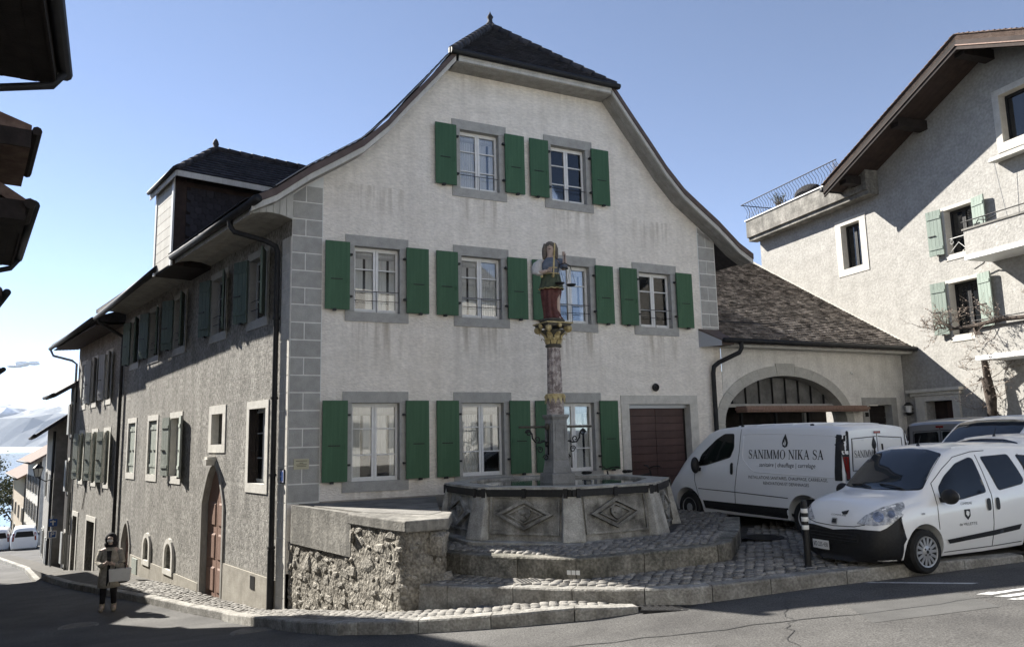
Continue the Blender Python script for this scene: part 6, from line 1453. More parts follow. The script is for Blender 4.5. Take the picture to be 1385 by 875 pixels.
MB().box(5.22, 5.34, -.05, -.026, 2.30, 2.42).build('house_number', M['black'], sdo)
b = MB(); b.box(4.78, 4.83, -.04, 0, 3.52, 3.58); b.box(4.79, 4.82, -.09, -.04, 3.50, 3.54); b.build('wall_sensor', M['white'], wing)
b = MB(); b.prism([(-.02, -.42, 4.12), (-.02, -.0, 4.12), (-.02, 0, 4.28), (-.02, -.46, 4.24)], (7.0, 0, 0)); b.build('eave_board', M['board'], wing)
SL = .575; wd_ = Vector((.146, .989, 0)).normalized()
b = MB(); e0, e1 = (0, -.52, 4.27), (6.98, -.52, 4.27); D_ = 6.9
def rp(x, y): return Vector((x, y, 4.27+SL*(y+.52)))
pts = [rp(0, -.52), rp(7.0, -.52), rp(7.05+.146*D_, D_), rp(0-.2*D_, D_)]
b.add([p for p in pts]+[p-Vector((0, 0, .10)) for p in pts], [(0, 1, 2, 3), (7, 6, 5, 4), (0, 4, 5, 1), (1, 5, 6, 2), (2, 6, 7, 3), (3, 7, 4, 0)]); wroof = b.build('roof', M['brtile'], wing)
sv = Vector((0, 1, SL)).normalized(); ln = D_*math.sqrt(1+SL*SL)+.5; nc = int(ln/.145)
tile_field(Vector((0, -.54, 4.265)), Vector((1, 0, 0)), sv, Vector((0, -SL, 1)).normalized(), nc, .145, .165, lambda v: (-.2*v*.87, 6.98+.146*v*.87), th=.034, lift=.012).build('roof_tile', M['brtile'], wroof, kind='stuff', recalc=False)
b = MB(); b.prism([(-.70, 0, 4.15), (-.42, -.52, 4.15), (0, -.52, 4.15), (0, 0, 4.15)], (0, 0, .10)); b.add([(-.70, 0, 4.60), (-.42, -.54, 4.27), (0, -.54, 4.27), (0, 0, 4.60), (-.70, 0, 4.2), (-.42, -.54, 4.2), (0, -.54, 4.2)], [(0, 1, 2, 3), (0, 4, 5, 1), (1, 5, 6, 2)]); b.build('eave_return', M['copper'], wing)
b = MB(); b.add([(-.71, -.003, 4.12), (-.43, -.545, 4.12), (-.43, -.545, 4.24), (-.71, -.003, 4.56)], [(0, 1, 2, 3)]); b.build('eave_cheek', M['silver'], wing)
b = MB(); b.tube([(-.40, -.60, 4.25), (6.98, -.60, 4.25)], .065, 10); b.build('gutter', M['gutter'], wing, smooth=True)
b = MB(); b.tube([(.16, -.60, 4.22), (.16, -.60, 4.06), (.12, -.55, 3.95), (-.28, -.22, 3.72), (-.36, -.12, 3.62), (-.38, -.10, 3.45), (-.38, -.10, -.1)], .058, 10); b.build('downpipe', M['gutter'], wing, smooth='auto')
b = MB(); b.tube([rp(.15, .35)+Vector((0, 0, .13)), rp(2.6, .35)+Vector((0, 0, .13))], .015, 6); b.build('snow_rail', M['gutter'], wing)
b = MB(); yy = 6.4; p = rp(.55, yy); b.tube([p, p+Vector((0, 0, .55))], .06, 10); b.tube([p+Vector((.35, 0, 0)), p+Vector((.35, 0, .35)), p+Vector((.45, -.1, .45))], .05, 10); b.box(p.x-.35, p.x-.05, p.y-.15, p.y+.2, p.z-.05, p.z+.28); b.build('roof_vent', M['steel'], wing)
b = MB(); b.add([rp(7.02+.146*y, y)+Vector((dx_, 0, dz)) for y in (-.5, D_) for dx_, dz in ((-.03, .03), (-.03, .07), (.05, .10), (.05, .03))], [(0, 1, 5, 4), (1, 2, 6, 5), (2, 3, 7, 6), (0, 3, 2, 1)]); b.build('wall_flashing', M['palewall'], wing)
# ================================================================ white house at the right
P_ = Vector((11.695, 23.117, 0)); A_R = math.atan2(-.94832, .31730)
rh = empty('white_house', P_, A_R, 'white roughcast house with dark gable eaves, balconies and a roof terrace at the right', 'house')
RS = .45; gz = lambda x: 9.62+RS*(min(x, 8.1-x)+1.0)
rwout = [(-6.3, -.6), (11, -.6), (11, gz(11)+.0), (4.05, gz(4.05)), (-1.05, gz(-1.05)), (-1.05, 9.4), (-6.3, 9.4)]
rholes = [rect(-2.0, -1.14, 7.17, 8.68), rect(2.02, 2.93, 6.72, 8.02), rect(1.92, 2.86, 4.46, 5.94), rect(4.05, 5.35, 9.27, 10.58), rect(.76, 1.68, -.4, 2.76)]
rwout = [(-6.3, -.6), (11, -.6), (11, 8.5), (4.05, gz(4.05)+.1), (-1.05, gz(-1.05)+.1), (-1.05, 9.4), (-6.3, 9.4)]
wall_mesh(MB(), rwout, rholes, .34).build('gable_wall', M['whitecast'], rh)
b = MB(); b.add([(-6.3, 0, -.6), (-6.3, 6, -.6), (-6.3, 6, 9.4), (-6.3, 0, 9.4)], [(0, 1, 2, 3)]); b.add([(-1.05, 0, 9.3), (-1.05, 7, 9.3), (-1.05, 7, 9.75), (-1.05, 0, 9.75)], [(0, 1, 2, 3)]); b.build('end_wall', M['whitecast'], rh)
b = MB(); b.box(-6, 10.5, 1.4, 1.45, -.5, 9.2); b.box(0, 8, 1.4, 1.45, 9.21, 11.2); b.build('partition_wall', M['interior'], rh)
# roof with overhanging verge, fascia, purlin ends
OV = 1.28
def verge(x, dz=0, y=-OV): return Vector((x, y, gz(x)+dz))
b = MB()
for xa, xb in ((-1.15, 4.05), (4.05, 10.5)):
    b.prism([verge(xa, .06), verge(xb, .06), verge(xb, .22), verge(xa, .22)], (0, 10, 0))
rroof = b.build('roof', M['redtile'], rh)
tb = MB()
for s in (1, -1):
    u = Vector((-1.25 if s > 0 else 9.35, -OV-.05, gz(-1.25)+.21)); v = Vector((s, 0, RS)).normalized(); nn = Vector((-RS*s, 0, 1)).normalized(); tile_field(u, Vector((0, 1, 0)), v, nn, 38, .153, .2, lambda q: (0, 5.0), th=.03, lift=.015, mb=tb)
tb.build('roof_tile', M['redtile'], rroof, kind='stuff', recalc=False)
for s in (1, -1):
    xa, xb = (-1.2, 4.05) if s > 0 else (4.05, 10.4)
    MB().prism([verge(xa, -.20), verge(xb, -.20), verge(xb, .20), verge(xa, .20)], (0, .05, 0)).build('verge_board', M['darkwood'] if s > 0 else M['brownwood'], rroof)
    MB().prism([verge(xa, -.10, -OV-.03), verge(xb, -.10, -OV-.03), verge(xb, -.07, -OV-.03), verge(xa, -.07, -OV-.03)], (0, .028, 0)).build('verge_trim', M['brownwood'] if s > 0 else M['door'], rroof)
    n = 6
    for k in range(n):
        y0, y1 = -OV+.06+k*(OV-.06)/n+.004, -OV+.06+(k+1)*(OV-.06)/n-.004
        MB().prism([verge(xa, .02, y0), verge(xb, .02, y0), verge(xb, .055, y0), verge(xa, .055, y0)], (0, y1-y0, 0)).build('soffit_plank', M['brownwood'], rroof)
for x in (-.55, 1.65, 3.95, 6.3):
    z = gz(x)-.16; b = MB(); b.prism([(x-.14, -1.08, z-.10), (x+.14, -1.08, z-.10), (x+.14, -1.08, z+.17), (x-.14, -1.08, z+.17)], (0, 1.2, 0)); b.prism([(x-.13, -1.22, z+.02), (x+.13, -1.22, z+.02), (x+.13, -1.22, z+.16), (x-.13, -1.22, z+.16)], (0, .138, 0)); b.build('purlin_end', M['darkwood'], rroof)
b = MB(); b.tube([(-1.3, -OV, gz(-1.3)+.12), (-1.3, 8, gz(-1.3)+.12)], .08, 10); b.build('gutter', M['gutter'], rroof, smooth=True)
b = MB(); b.prism([(.5, 1.6, 10.5), (1.9, 1.6, 11.1), (1.9, 1.6, 11.9), (.5, 1.6, 11.9)], (0, 1.6, 0)); b.prism([(.3, 1.4, 11.88), (2.1, 1.4, 11.95), (2.1, 1.4, 12.05), (.3, 1.4, 11.98)], (0, 2, 0)); b.build('roof_dormer', M['redtile'], rroof)
# terrace parapet with wrought railing and plants
b = MB(); b.box(-6.42, -.22, -.50, -.02, 9.36, 10.02); b.box(-6.42, -.22, -.42, -.02, 9.22, 9.355); par = b.build('terrace_parapet', M['mossconcrete'], rh)
MB().box(-6.46, -.24, -.54, .02, 10.022, 10.06).build('coping', M['white'], par)
b = MB(); b.box(-6.42, -1.08, -.0, 5.5, 9.3, 9.4); b.build('terrace_floor', M['concrete'], rh)
rail = MB(); top = lambda x: (x-.10, -.60, 10.72)
rail.tube([(-6.55, -.58, 10.70), (-1.3, -.58, 10.70)], .018, 6); rail.tube([(-6.55, -.58, 10.70), (-6.55, 3, 10.70)], .018, 6); rail.tube([(-6.4, -.40, 10.12), (-1.3, -.40, 10.12)], .010, 5)
ro = rail.build('terrace_railing', M['black'], rh)
bme = MB().tube([(0, -.40, 10.08), (0, -.47, 10.20), (0, -.40, 10.33), (0, -.44, 10.48), (0, -.56, 10.62), (0, -.58, 10.70)], .008, 5).mesh('baluster', M['black'])
for k in range(36):
    o = bpy.data.objects.new('baluster', bme); COL.objects.link(o); o.parent = ro; o.location = (-6.4+k*.145, 0, 0)
bme2 = MB().tube([(-6.40, 0, 10.08), (-6.47, 0, 10.20), (-6.40, 0, 10.33), (-6.44, 0, 10.48), (-6.52, 0, 10.62), (-6.55, 0, 10.70)], .008, 5).mesh('baluster', M['black'])
for k in range(12):
    o = bpy.data.objects.new('baluster', bme2); COL.objects.link(o); o.parent = ro; o.location = (0, -.30+k*.145, 0)
RM = Matrix.Translation(P_) @ Matrix.Rotation(A_R, 4, 'Z')
def rw(x, y, z): return RM @ Vector((x, y, z))
def shrub(name, root, rad, hgt, nst, nlf, leaf, stem, label, cat, lsz=.035, droop=.3, seed=1):
    r = random.Random(seed); rt = empty(name, root, 0, label, cat); st_, lf = MB(), MB()
    for i in range(nst):
        a = r.uniform(0, 6.283); d = Vector((math.cos(a), math.sin(a), 0)); l = hgt*r.uniform(.6, 1.05); sp = rad*r.uniform(.2, 1)
        P0 = d*rad*.15; pts = [P0+d*(sp*u**1.3)+Vector((0, 0, l*(u-droop*u**3)))+Vector((r.uniform(-.03, .03), r.uniform(-.03, .03), 0))*l for u in (0, .3, .6, .85, 1)]
        st_.tube(pts, [.012, .009, .006, .004, .002], 4, caps=False)
        for q in range(nlf):
            u = r.uniform(.25, 1); k = min(3, int(u*4)); p = pts[k].lerp(pts[k+1], u*4-k if k < 3 else r.random()); s = lsz*r.uniform(.6, 1.4)
            x = Vector((r.uniform(-1, 1), r.uniform(-1, 1), r.uniform(-1, 1))).normalized(); y = x.orthogonal().normalized(); lf.add([p-x*s*.1, p+x*s*.6-y*s*.3, p+x*s*1.4, p+x*s*.6+y*s*.3], [(0, 1, 2, 3)])
    st_.build('stems', M[stem], rt); lf.build('leaves', M[leaf], rt, recalc=False, kind='stuff'); return rt
shrub('potted_shrub', rw(-4.85, -.1, 10.03), .38, .85, 34, 14, 'leaf', 'twig', 'grey-green shrub growing behind the left half of the terrace railing', 'plant', .05, .25, 3)
shrub('potted_shrub', rw(-1.75, -.1, 10.03), .35, .95, 24, 8, 'budleaf', 'twig', 'bare twiggy shrub at the terrace end beside the gable eaves', 'plant', .04, .2, 5)
b = MB(); b.ell((0, 0, .28), .62, .35, .30, 14, 7); b.tube([(-.6, 0, .2), (0, -.1, .5), (.62, 0, .25)], .03, 6); tcv = b.build('covered_furniture', M['dark'], None, smooth=True); tcv.matrix_world = RM @ Matrix.Translation((-3.55, .1, 10.03)); props(tcv, 'dark covered bulky furniture behind the terrace railing', 'furniture')
# windows of the white house
def rwin(cx, z, w, h, side, top, sill, frame='black', shut=False, surm='palewall', swing=(10, 10), y=.22, rows=1):
    wd = win_surround(w, h, side, top, sill, .02, .33).build('window', M[surm], rh, loc=(cx, 0, z)); casement(wd, w, h, rows, 2, y, frame, 'glass2', None)
    if shut:
        for s in (-1, 1):
            a = R(swing[0 if s < 0 else 1]); L = shut; loc = (-w/2-side*.6-L*math.cos(a), -.09-L*math.sin(a), .05) if s < 0 else (w/2+side*.6, -.09, .05)
            shutter_mb(L, h+.02, 4).build('shutter', [M['oldgreen'], M['black']], wd, loc=loc, rz=a if s < 0 else -a)
    return wd
M['glass2'] = glassmat('clear_dark_glass', (.012, .014, .016), .9, .02)
w1 = rwin(-1.57, 7.18, .84, 1.47, .26, .20, .22)
b = MB(); 
for k in range(14): b.box(-.36, .36, .30, .31, .08+k*.06, .12+k*.06)
b.build('roller_blind', M['cargrey'], w1)
rwin(2.475, 6.73, .89, 1.28, .09, .10, .16, shut=.44); rwin(2.39, 4.47, .92, 1.46, .09, .10, .18, shut=.44); tw = rwin(4.70, 9.28, 1.28, 1.29, .18, .16, .24)
b = MB(); b.tube([(-.40, .05, .35), (-.30, .05, .42), (-.26, .05, .33), (-.33, .05, .28), (-.36, .05, .34)], .01, 6); b.tube([(-.42, .05, .05), (-.1, .05, .3), (.1, .05, .1), (.0, .05, .02)], .01, 6); b.tube([(-.44, .05, .45), (.44, .05, .45)], .01, 6); b.build('wrought_guard', M['white'], rh, loc=(2.475, -.02, 6.73))
b = MB(); b.box(3.86, 5.6, -.22, -.02, 8.80, 8.90); b.prism([(3.80, -.34, 8.78), (3.86, -.34, 8.88), (3.86, -.02, 8.93), (3.80, -.02, 8.80)], (1.8, 0, 0)); b.build('awning', M['board'], rh)
b = MB(); b.tube([(3.95, -.30, 8.80), (4.02, -.18, 7.5), (4.05, -.14, 7.15)], .006, 5); b.build('awning_cord', M['steel'], rh)
b = MB(); b.tube([(2.95, -.18, 6.13), (3.25, -.20, 6.22), (3.38, -.3, 6.26)], .018, 6); b.build('overflow_pipe', M['black'], rh)
for zb_, zt_, nm in ((6.36, 7.02, 'upper'), (3.74, 4.40, 'lower')):
    b = MB(); b.box(3.36, 7.2, -.92, -.80, zb_, zt_); b.box(3.36, 3.48, -.799, .0, zb_+.001, zt_-.001); bal = b.build('balcony', M['whitecast'], rh)
    MB().box(3.33, 7.2, -.95, .0, zb_-.12, zb_-.002).build('balcony_slab', M['white'], bal)
    MB().box(3.33, 7.2, -.95, -.77, zt_+.002, zt_+.05).build('balcony_coping', M['concrete'], bal)
    b = MB(); b.tube([(3.30, -.90, zt_+.24), (7.2, -.90, zt_+.24)], .016, 6); b.tube([(3.95, -.90, zt_+.05), (3.95, -.90, zt_+.24)], .012, 6); b.tube([(5.2, -.90, zt_+.05), (5.2, -.90, zt_+.24)], .012, 6); b.tube([(3.75, -.90, zt_+.12), (3.85, -.95, zt_+.18), (4.1, -.95, zt_+.1), (4.3, -.9, zt_+.16)], .014, 6); b.build('balcony_rail', M['black'], bal)
b = MB(); b.box(.22, 2.05, -.18, .0, 2.96, 3.05); b.box(.30, 1.98, -.10, -.0, 2.86, 2.958); b.box(.42, .75, -.06, .3, -.5, 2.855); b.box(1.69, 1.92, -.06, .3, -.5, 2.855); b.box(.751, 1.689, -.058, .3, 2.70, 2.854); dr_ = b.build('doorway', M['limestone'], rh)
MB().box(.76, 1.68, .31, .35, -.5, 2.69).build('door_leaf', M['brownwood'], dr_)
MB().box(1.2, 1.68, .29, .305, -.5, 2.69).build('door_leaf', M['garage'], dr_)
ln_ = empty('wall_lantern', rw(.27, 0, 2.4), A_R, 'black wall lantern with pale glass beside the doorway under the white wall', 'lantern')
b = MB(); b.lathe([(.05, .30), (.12, .22), (.13, .20)], 8); b.lathe([(.13, -.02), (.15, .0), (.05, -.08)], 8); b.tube([(0, 0, .1), (0, .16, .1)], .02, 6); b.build('lantern_frame', M['black'], ln_); MB().lathe([(.07, 0), (.10, .2)], 8).build('lantern_glass', M['plate'], ln_)
for c in ln_.children: c.location = (0, -.17, 0)
# climbing vine
vine = empty('climbing_vine', rw(3.0, -.2, 0), 0, 'bare climbing vine with gnarled trunk spreading along the lower balcony of the white house', 'vine')
rv = random.Random(11); tk, tg, bd_ = MB(), MB(), MB(); V0 = rw(3.0, -.2, 0)
def vp_(x, y, z): return rw(x, y, z)-V0
tk.tube([vp_(3.02, -.12, 0), vp_(3.08, -.2, 1.0), vp_(3.0, -.25, 1.9), vp_(3.12, -.3, 2.7), vp_(3.05, -.3, 3.3), vp_(3.25, -.6, 4.0), vp_(3.45, -1.0, 4.42)], [.13, .13, .11, .12, .09, .06, .05], 9)
tk.tube([vp_(3.10, -.15, 0), vp_(2.95, -.32, 1.3), vp_(3.12, -.36, 2.4), vp_(2.98, -.36, 3.2)], [.09, .10, .09, .05], 8)
tk.tube([vp_(2.6, -.9, 4.52), vp_(3.45, -1.0, 4.50), vp_(4.2, -1.0, 4.56), vp_(5.0, -1.0, 4.50), vp_(6.0, -1.0, 4.55)], [.03, .055, .06, .05, .04], 8)
tk.build('trunk', M['bark'], vine, smooth=True)
def twig(p, d, l, dep):
    n = 4; pts = [p]; q = p; dd = d.normalized()
    for i in range(n):
        dd = (dd+Vector((rv.uniform(-.35, .35), rv.uniform(-.35, .35), rv.uniform(-.3, .35)))).normalized(); q = q+dd*l/n; pts.append(q)
    tg.tube(pts, [.011*(.6**dep), .009*(.6**dep), .007*(.6**dep), .005*(.6**dep), .0025], 4, caps=False)
    for k in range(5 if dep else 2):
        b0 = pts[rv.randrange(1, 5)]; s = rv.uniform(.018, .04); x = Vector((rv.uniform(-1, 1), rv.uniform(-1, 1), rv.uniform(-1, 1))).normalized(); y = x.orthogonal().normalized(); bd_.add([b0, b0+x*s*.6-y*s*.4, b0+x*s*1.3, b0+x*s*.6+y*s*.4], [(0, 1, 2, 3)])
    if dep < 2:
        for k in range(3): twig(pts[rv.randrange(1, 5)], dd+Vector((rv.uniform(-1, 1), rv.uniform(-1, 1), rv.uniform(-.8, .9))), l*.6, dep+1)
for i in range(18):
    x = rv.uniform(2.7, 6); twig(vp_(x, -1.0, 4.52), (RM.to_3x3() @ Vector((rv.uniform(-.6, .6), -.3, rv.uniform(-.9, 1)))), rv.uniform(.35, .8), 0)
for i in range(12):
    z = rv.uniform(2.2, 4.1); sd_ = rv.choice((-1, 1)); twig(vp_(3.05, -.32, z), (RM.to_3x3() @ Vector((sd_*1.0, -.1, rv.uniform(-.4, .6)))), rv.uniform(.4, .9), 0)
for i in range(20): twig(vp_(2.55+rv.uniform(-.45, .5), -.95, 4.55), (RM.to_3x3() @ Vector((rv.uniform(-.8, .6), -.2, rv.uniform(.1, 1)))), rv.uniform(.3, .55), 0)
tg.build('twigs', M['twig'], vine, kind='stuff'); bd_.build('buds', M['budleaf'], vine, recalc=False, kind='stuff')
b = MB(); 
for k in range(40):
    z = rv.uniform(.6, 3.4); a = rv.uniform(-2.4, .2); p = vp_(3.04+.16*math.cos(a), -.26+.16*math.sin(a), z); s = rv.uniform(.06, .14); x = Vector((rv.uniform(-1, 1), rv.uniform(-1, 1), rv.uniform(-1.5, .3))).normalized(); y = x.orthogonal().normalized(); b.add([p, p+x*s-y*s*.4, p+x*s*2, p+x*s+y*s*.4], [(0, 1, 2, 3)])
b.build('peeling_bark', M['bark'], vine, recalc=False)
# ================================================================ second house of the street row
h2 = empty('row_house', (*W(14.02, 0), 0), R(-51.1), 'dark roughcast house adjoining the big house down the street, with pale shutters', 'house')
A2 = 0.0
h2h = [rect(-a-.45, -a+.45, z0, z1) for a, z0, z1 in ((2.2, 3.6, 5.28), (4.7, 3.6, 5.28), (6.75, 3.6, 5.28), (1.9, .68, 2.48), (4.0, .68, 2.48), (6.45, .68, 2.48))]+[rect(-4.6, -3.2, -3.4, -.75), rect(-7.4, -6.5, -3.4, -.75)]
wall_mesh(MB(), [(-8.1, -4), (0, -4), (0, 6.2), (-8.1, 6.2)], h2h, .25).build('street_wall', M['roughcast'], h2)
b = MB(); b.add([(-8.1, 0, -4), (-8.1, 8, -4), (-8.1, 8, 6.2), (-8.1, 0, 6.2)], [(0, 1, 2, 3)]); b.build('end_wall', M['roughcast'], h2); MB().box(-8, 0, 1.2, 1.25, -4, 6).build('partition_wall', M['interior'], h2)
for i, (a, z0) in enumerate(((2.2, 3.6), (4.7, 3.6), (6.75, 3.6), (1.9, .68), (4.0, .68), (6.45, .68))):
    up_ = z0 > 3; wd = side_window(a, z0+.02, .86, 1.64 if up_ else 1.76, h2, 0.0, 'open' if i != 2 else 'closed', 'greyshutter' if up_ else 'paleshutter', 'limestone', swing=(16, 22) if up_ else (14, 20))
for a, w in ((3.9, 1.4), (6.95, .9)):
    b = MB(); b.box(-a-w/2-.16, -a+w/2+.16, -.025, .26, -.75, -.57); b.box(-a-w/2-.16, -a-w/2, -.026, .26, -3.4, -.753); b.box(-a+w/2, -a+w/2+.16, -.026, .26, -3.4, -.753); d = b.build('doorway', M['limestone'], h2); MB().box(-a-w/2, -a+w/2, .27, .3, -3.4, -.76).build('door_leaf', M['darkwood'], d)
b = MB(); b.prism([(-8.6, -.98, 6.10), (-8.6, -.98, 6.22), (-8.6, 4, 8.2), (-8.6, 8, 6.2)], (8.55, 0, 0)); r2 = b.build('roof', M['tile'], h2)
b = MB(); 
for k in range(7): MB().box(-8.5, -.02, -.9+k*.13, -.9+k*.13+.122, 5.97+k*.012, 5.995+k*.012).build('soffit_plank', M['brownwood'], r2)
b = MB(); b.tube([(-8.7, -1.0, 6.06), (-.05, -1.0, 6.16)], .08, 10); b.build('gutter', M['gutter'], h2, smooth=True)
b = MB(); b.tube([(-8.55, -1.0, 5.98), (-8.5, -.9, 5.75), (-8.2, -.25, 5.55), (-8.12, -.08, 5.4), (-8.12, -.08, -3)], .05, 8); b.build('downpipe', M['steel'], h2, smooth=True)
b = MB(); b.tube([(-5.6, -.02, -.4), (-5.2, -.02, .3), (-5.05, -.02, 1.0)], .012, 5); b.build('wall_cable', M['black'], h2)
M['brownwall'] = mat('dark_brown_wall', (.085, .065, .055), (.13, .10, .085), 3, .9, streak=.3)
M['sunwall'] = mat('cream_wall', (.76, .74, .69), (.82, .80, .75), 2, .9)
# ================================================================ houses further down the street
def far_house(name, A, B, zg, ze, depth, wallm, roofm, label, nwin, floors, ov=.7, shm='greyshutter', roofh=3, group=None, eave=True, winh=1.3, ww=.8, mats=None):
    A, B = Vector((A[0], A[1], 0)), Vector((B[0], B[1], 0)); d = (A-B).normalized(); L = (A-B).length      # A = near end (right when seen from the street)
    ang = math.atan2(d.y, d.x); rt = empty(name, (A.x, A.y, zg), ang, label, 'house', group)
    hh = ze-zg; hol = []; wins = []
    for f in floors:
        for k in range(nwin):
            x = -L*(k+.5)/nwin; hol.append(rect(x-ww/2, x+ww/2, f, f+winh)); wins.append((x, f))
    w = wall_mesh(MB(), [(-L, -1.5), (0, -1.5), (0, hh), (-L, hh)], hol, .2)
    for x in (0, -L): w.add([(x, 0, -1.5), (x, depth, -1.5), (x, depth, hh), (x, depth/2, hh+roofh), (x, 0, hh)], [(0, 1, 2, 3, 4)])
    w.build('wall', M[wallm], rt)
    r_ = MB(); sl = roofh/(depth/2)
    r_.prism([(-L-.4, -ov, hh-ov*sl), (-L-.4, -ov, hh-ov*sl+.18), (-L-.4, depth/2, hh+roofh+.18), (-L-.4, depth/2, hh+roofh)], (L+.8, 0, 0)); r_.prism([(-L-.4, depth/2, hh+roofh), (-L-.4, depth/2, hh+roofh+.18), (-L-.4, depth+ov, hh-ov*sl+.18), (-L-.4, depth+ov, hh-ov*sl)], (L+.8, 0, 0))
    ro_ = r_.build('roof', M[roofm], rt)
    MB().tube([(-L-.4, -ov-.06, hh-ov*sl+.1), (.4, -ov-.06, hh-ov*sl+.1)], .08, 8).build('gutter', M['gutter'], ro_, smooth=True)
    MB().box(-L+.6, -L+1.2, depth/2-.3, depth/2+.3, hh+roofh-.4, hh+roofh+1.0).build('chimney', M['palewall'], ro_)
    MB().tube([(-.2, -.07, hh-.3), (-.2, -.07, -1)], .06, 6).build('downpipe', M['gutter'], rt)
    for x, f in wins:
        o = win_surround(ww, winh, .1, .12, .12, .02, .2).build('window', M['limestone'], rt, loc=(x, 0, f)); MB().box(-ww/2, ww/2, .12, .14, 0, winh).build('pane', M['darkglass'], o)
        for s in (-1, 1): MB().box(0, ww/2, -.02, .02, 0, winh).build('shutter', M[shm], o, loc=(-ww-.04 if s < 0 else ww/2+.04, -.07, 0))
    return rt
far_house('row_house', W(22.4, -.1), W(24.2, -.1), -4.1, 4.6, 9, 'darkwood', 'tile', 'house with shade painted into its wall and black eaves just beyond the adjoining roughcast house', 1, (1.2, 4.2, 6.6), .9)  # cast shade on this facade is put into its near-black wall colour
far_house('row_house', (-20.9, 35.4), (-26.6, 44.2), -5.0, 3.0, 8, 'greywall', 'tile', 'pale narrow house behind the street lantern, below the dark eaves', 2, (1.4, 4.4), .8)
far_house('row_house', (-36.4, 60), (-46, 73.6), -7.0, 1.2, 8, 'palewall', 'redtile', 'sunlit cream house with dark shutters down the street, nearer of the two', 5, (1.0, 3.2, 5.3), .8, 'darkshut', 2.4)if M.setdefault('darkshut', M['gutter']) else None
far_house('row_house', (-47, 75.2), (-61, 95), -8.6, -.6, 8, 'ochre', 'redtile', 'sunlit ochre house farthest down the street', 4, (1.0, 3.4), .8, 'darkshut', 2.2)
far_house('row_house', (-54.5, 75.0), (-48.6, 72.0), -8.0, -1.2, 8, 'pinkwall', 'redtile', 'pink house at the left edge beyond the parked cars', 3, (1.2, 3.6), .5, 'darkshut', 2.0)
# lantern, sign post
lt = empty('street_lantern', (*W(24.3, .95), .75), R(-51.1), 'black glazed street lantern on a wall bracket down the street', 'lantern')
b = MB(); b.lathe([(.02, .95), (.10, .85), (.34, .62), (.36, .58)], 8); b.lathe([(.17, -.05), (.19, .0)], 8); b.tube([(0, 0, -.05), (0, .5, -.35), (0, 1.0, -.2)], .04, 6)
for k in range(6): a = k*math.pi/3; b.tube([(.19*math.cos(a), .19*math.sin(a), 0), (.33*math.cos(a), .33*math.sin(a), .58)], .018, 5)
b.build('lantern_frame', M['black'], lt); MB().lathe([(.17, .01), (.31, .57)], 6).build('lantern_glass', M['plate'], lt)
sp_ = empty('sign_post', (-20.35, 34.6, -4.0), R(35), 'post with a blue parking sign below a blue square sign down the street', 'sign')
MB().tube([(0, 0, 0), (0, 0, 6.0)], .07, 8).build('post', M['steel'], sp_)
for z, ch in ((5.1, 'T'), (4.1, 'P')):
    MB().box(-.32, .32, -.10, -.06, z, z+.62).build('sign_plate', M['signblue'] if ch == 'T' else M['white'], sp_)
    if ch == 'P': MB().box(-.25, .25, -.112, -.1005, z+.07, z+.55).build('sign_plate', M['signblue'], sp_)
    b = MB()
    if ch == 'T': b.box(-.06, .06, -.12, -.1005, z+.1, z+.52); b.box(-.2, .2, -.121, -.1005, z+.36, z+.46)
    else: b.box(-.13, -.05, -.125, -.1125, z+.12, z+.5); b.box(-.05, .10, -.125, -.1125, z+.43, z+.5); b.box(-.05, .10, -.125, -.1125, z+.28, z+.35); b.box(.08, .15, -.1251, -.1125, z+.30, z+.48)
    b.build('sign_symbol', M['white'], sp_)
sp_.scale = (.5, .5, .5); lt.scale = (.6, .6, .6)
def far_car(loc, deg, label): return dup(q2, Vector(loc), R(90-deg), label, 'cars parked down the street')
far_car((-34.9, 56.0, roadz(-34.9, 56)), -32, 'white car seen from behind, right of the two parked down the street')
far_car((-37.0, 56.6, roadz(-37, 56.6)), -30, 'light car at the left edge down the street, left of the white one')
# ================================================================ buildings along the left edge
def eave_house(name, C, u, Lh, z, ov, body_h, label, planks=6, near_roof=True, depth=7, wallm='greywall', dsp=3.2):
    """house whose street eave runs from corner C along unit u (street direction away from the camera); only eaves show"""
    u = Vector((u[0], u[1], 0)).normalized(); v = Vector((-u.y, u.x, 0))     # v points away from the street (left)
    rt = empty(name, (C[0], C[1], z-body_h), math.atan2(u.y, u.x), label, 'house'); H = body_h
    b = MB(); b.box(0.25, Lh-.25, ov, depth, -1.0, H+.02); b.build('wall', M[wallm], rt)
    b = MB(); b.prism([(0, -.02, H+.06), (0, -.02, H+.22), (0, depth/2, H+dsp+.22), (0, depth/2, H+dsp)], (Lh, 0, 0)); b.prism([(0, depth/2, H+dsp), (0, depth/2, H+dsp+.22), (0, depth+.5, H+.22), (0, depth+.5, H+.06)], (Lh, 0, 0)); b.prism([(.3, ov, H), (.3, depth, H), (.3, depth/2, H+dsp)], (Lh-.6, 0, 0)); ro_ = b.build('roof', M['redtile'], rt)
    for k in range(planks): MB().box(0.02, Lh-.02, k*ov/planks+.001, (k+1)*ov/planks-.001, H-.02-.004*(k%2), H+.05).build('soffit_plank', M['darkwood'], ro_)
    MB().box(0, Lh, -.03, 0, H-.04, H+.20).build('fascia', M['darkwood'], ro_)
    b = MB(); b.tube([(-.05, -.10, H+.14), (Lh+.05, -.10, H+.14)], .075, 10); b.build('gutter', M['gutter'], ro_, smooth=True)
    b = MB(); xe = Lh-.12; b.tube([(xe, -.10, H+.08), (xe, .0, H-.08), (xe, ov-.15, H-.35), (xe, ov-.08, H-.5), (xe, ov-.08, -.5)], .045, 8); b.build('downpipe', M['gutter'], rt, smooth=True)
    return rt
uA = Vector((-.83, 1.6)).normalized()
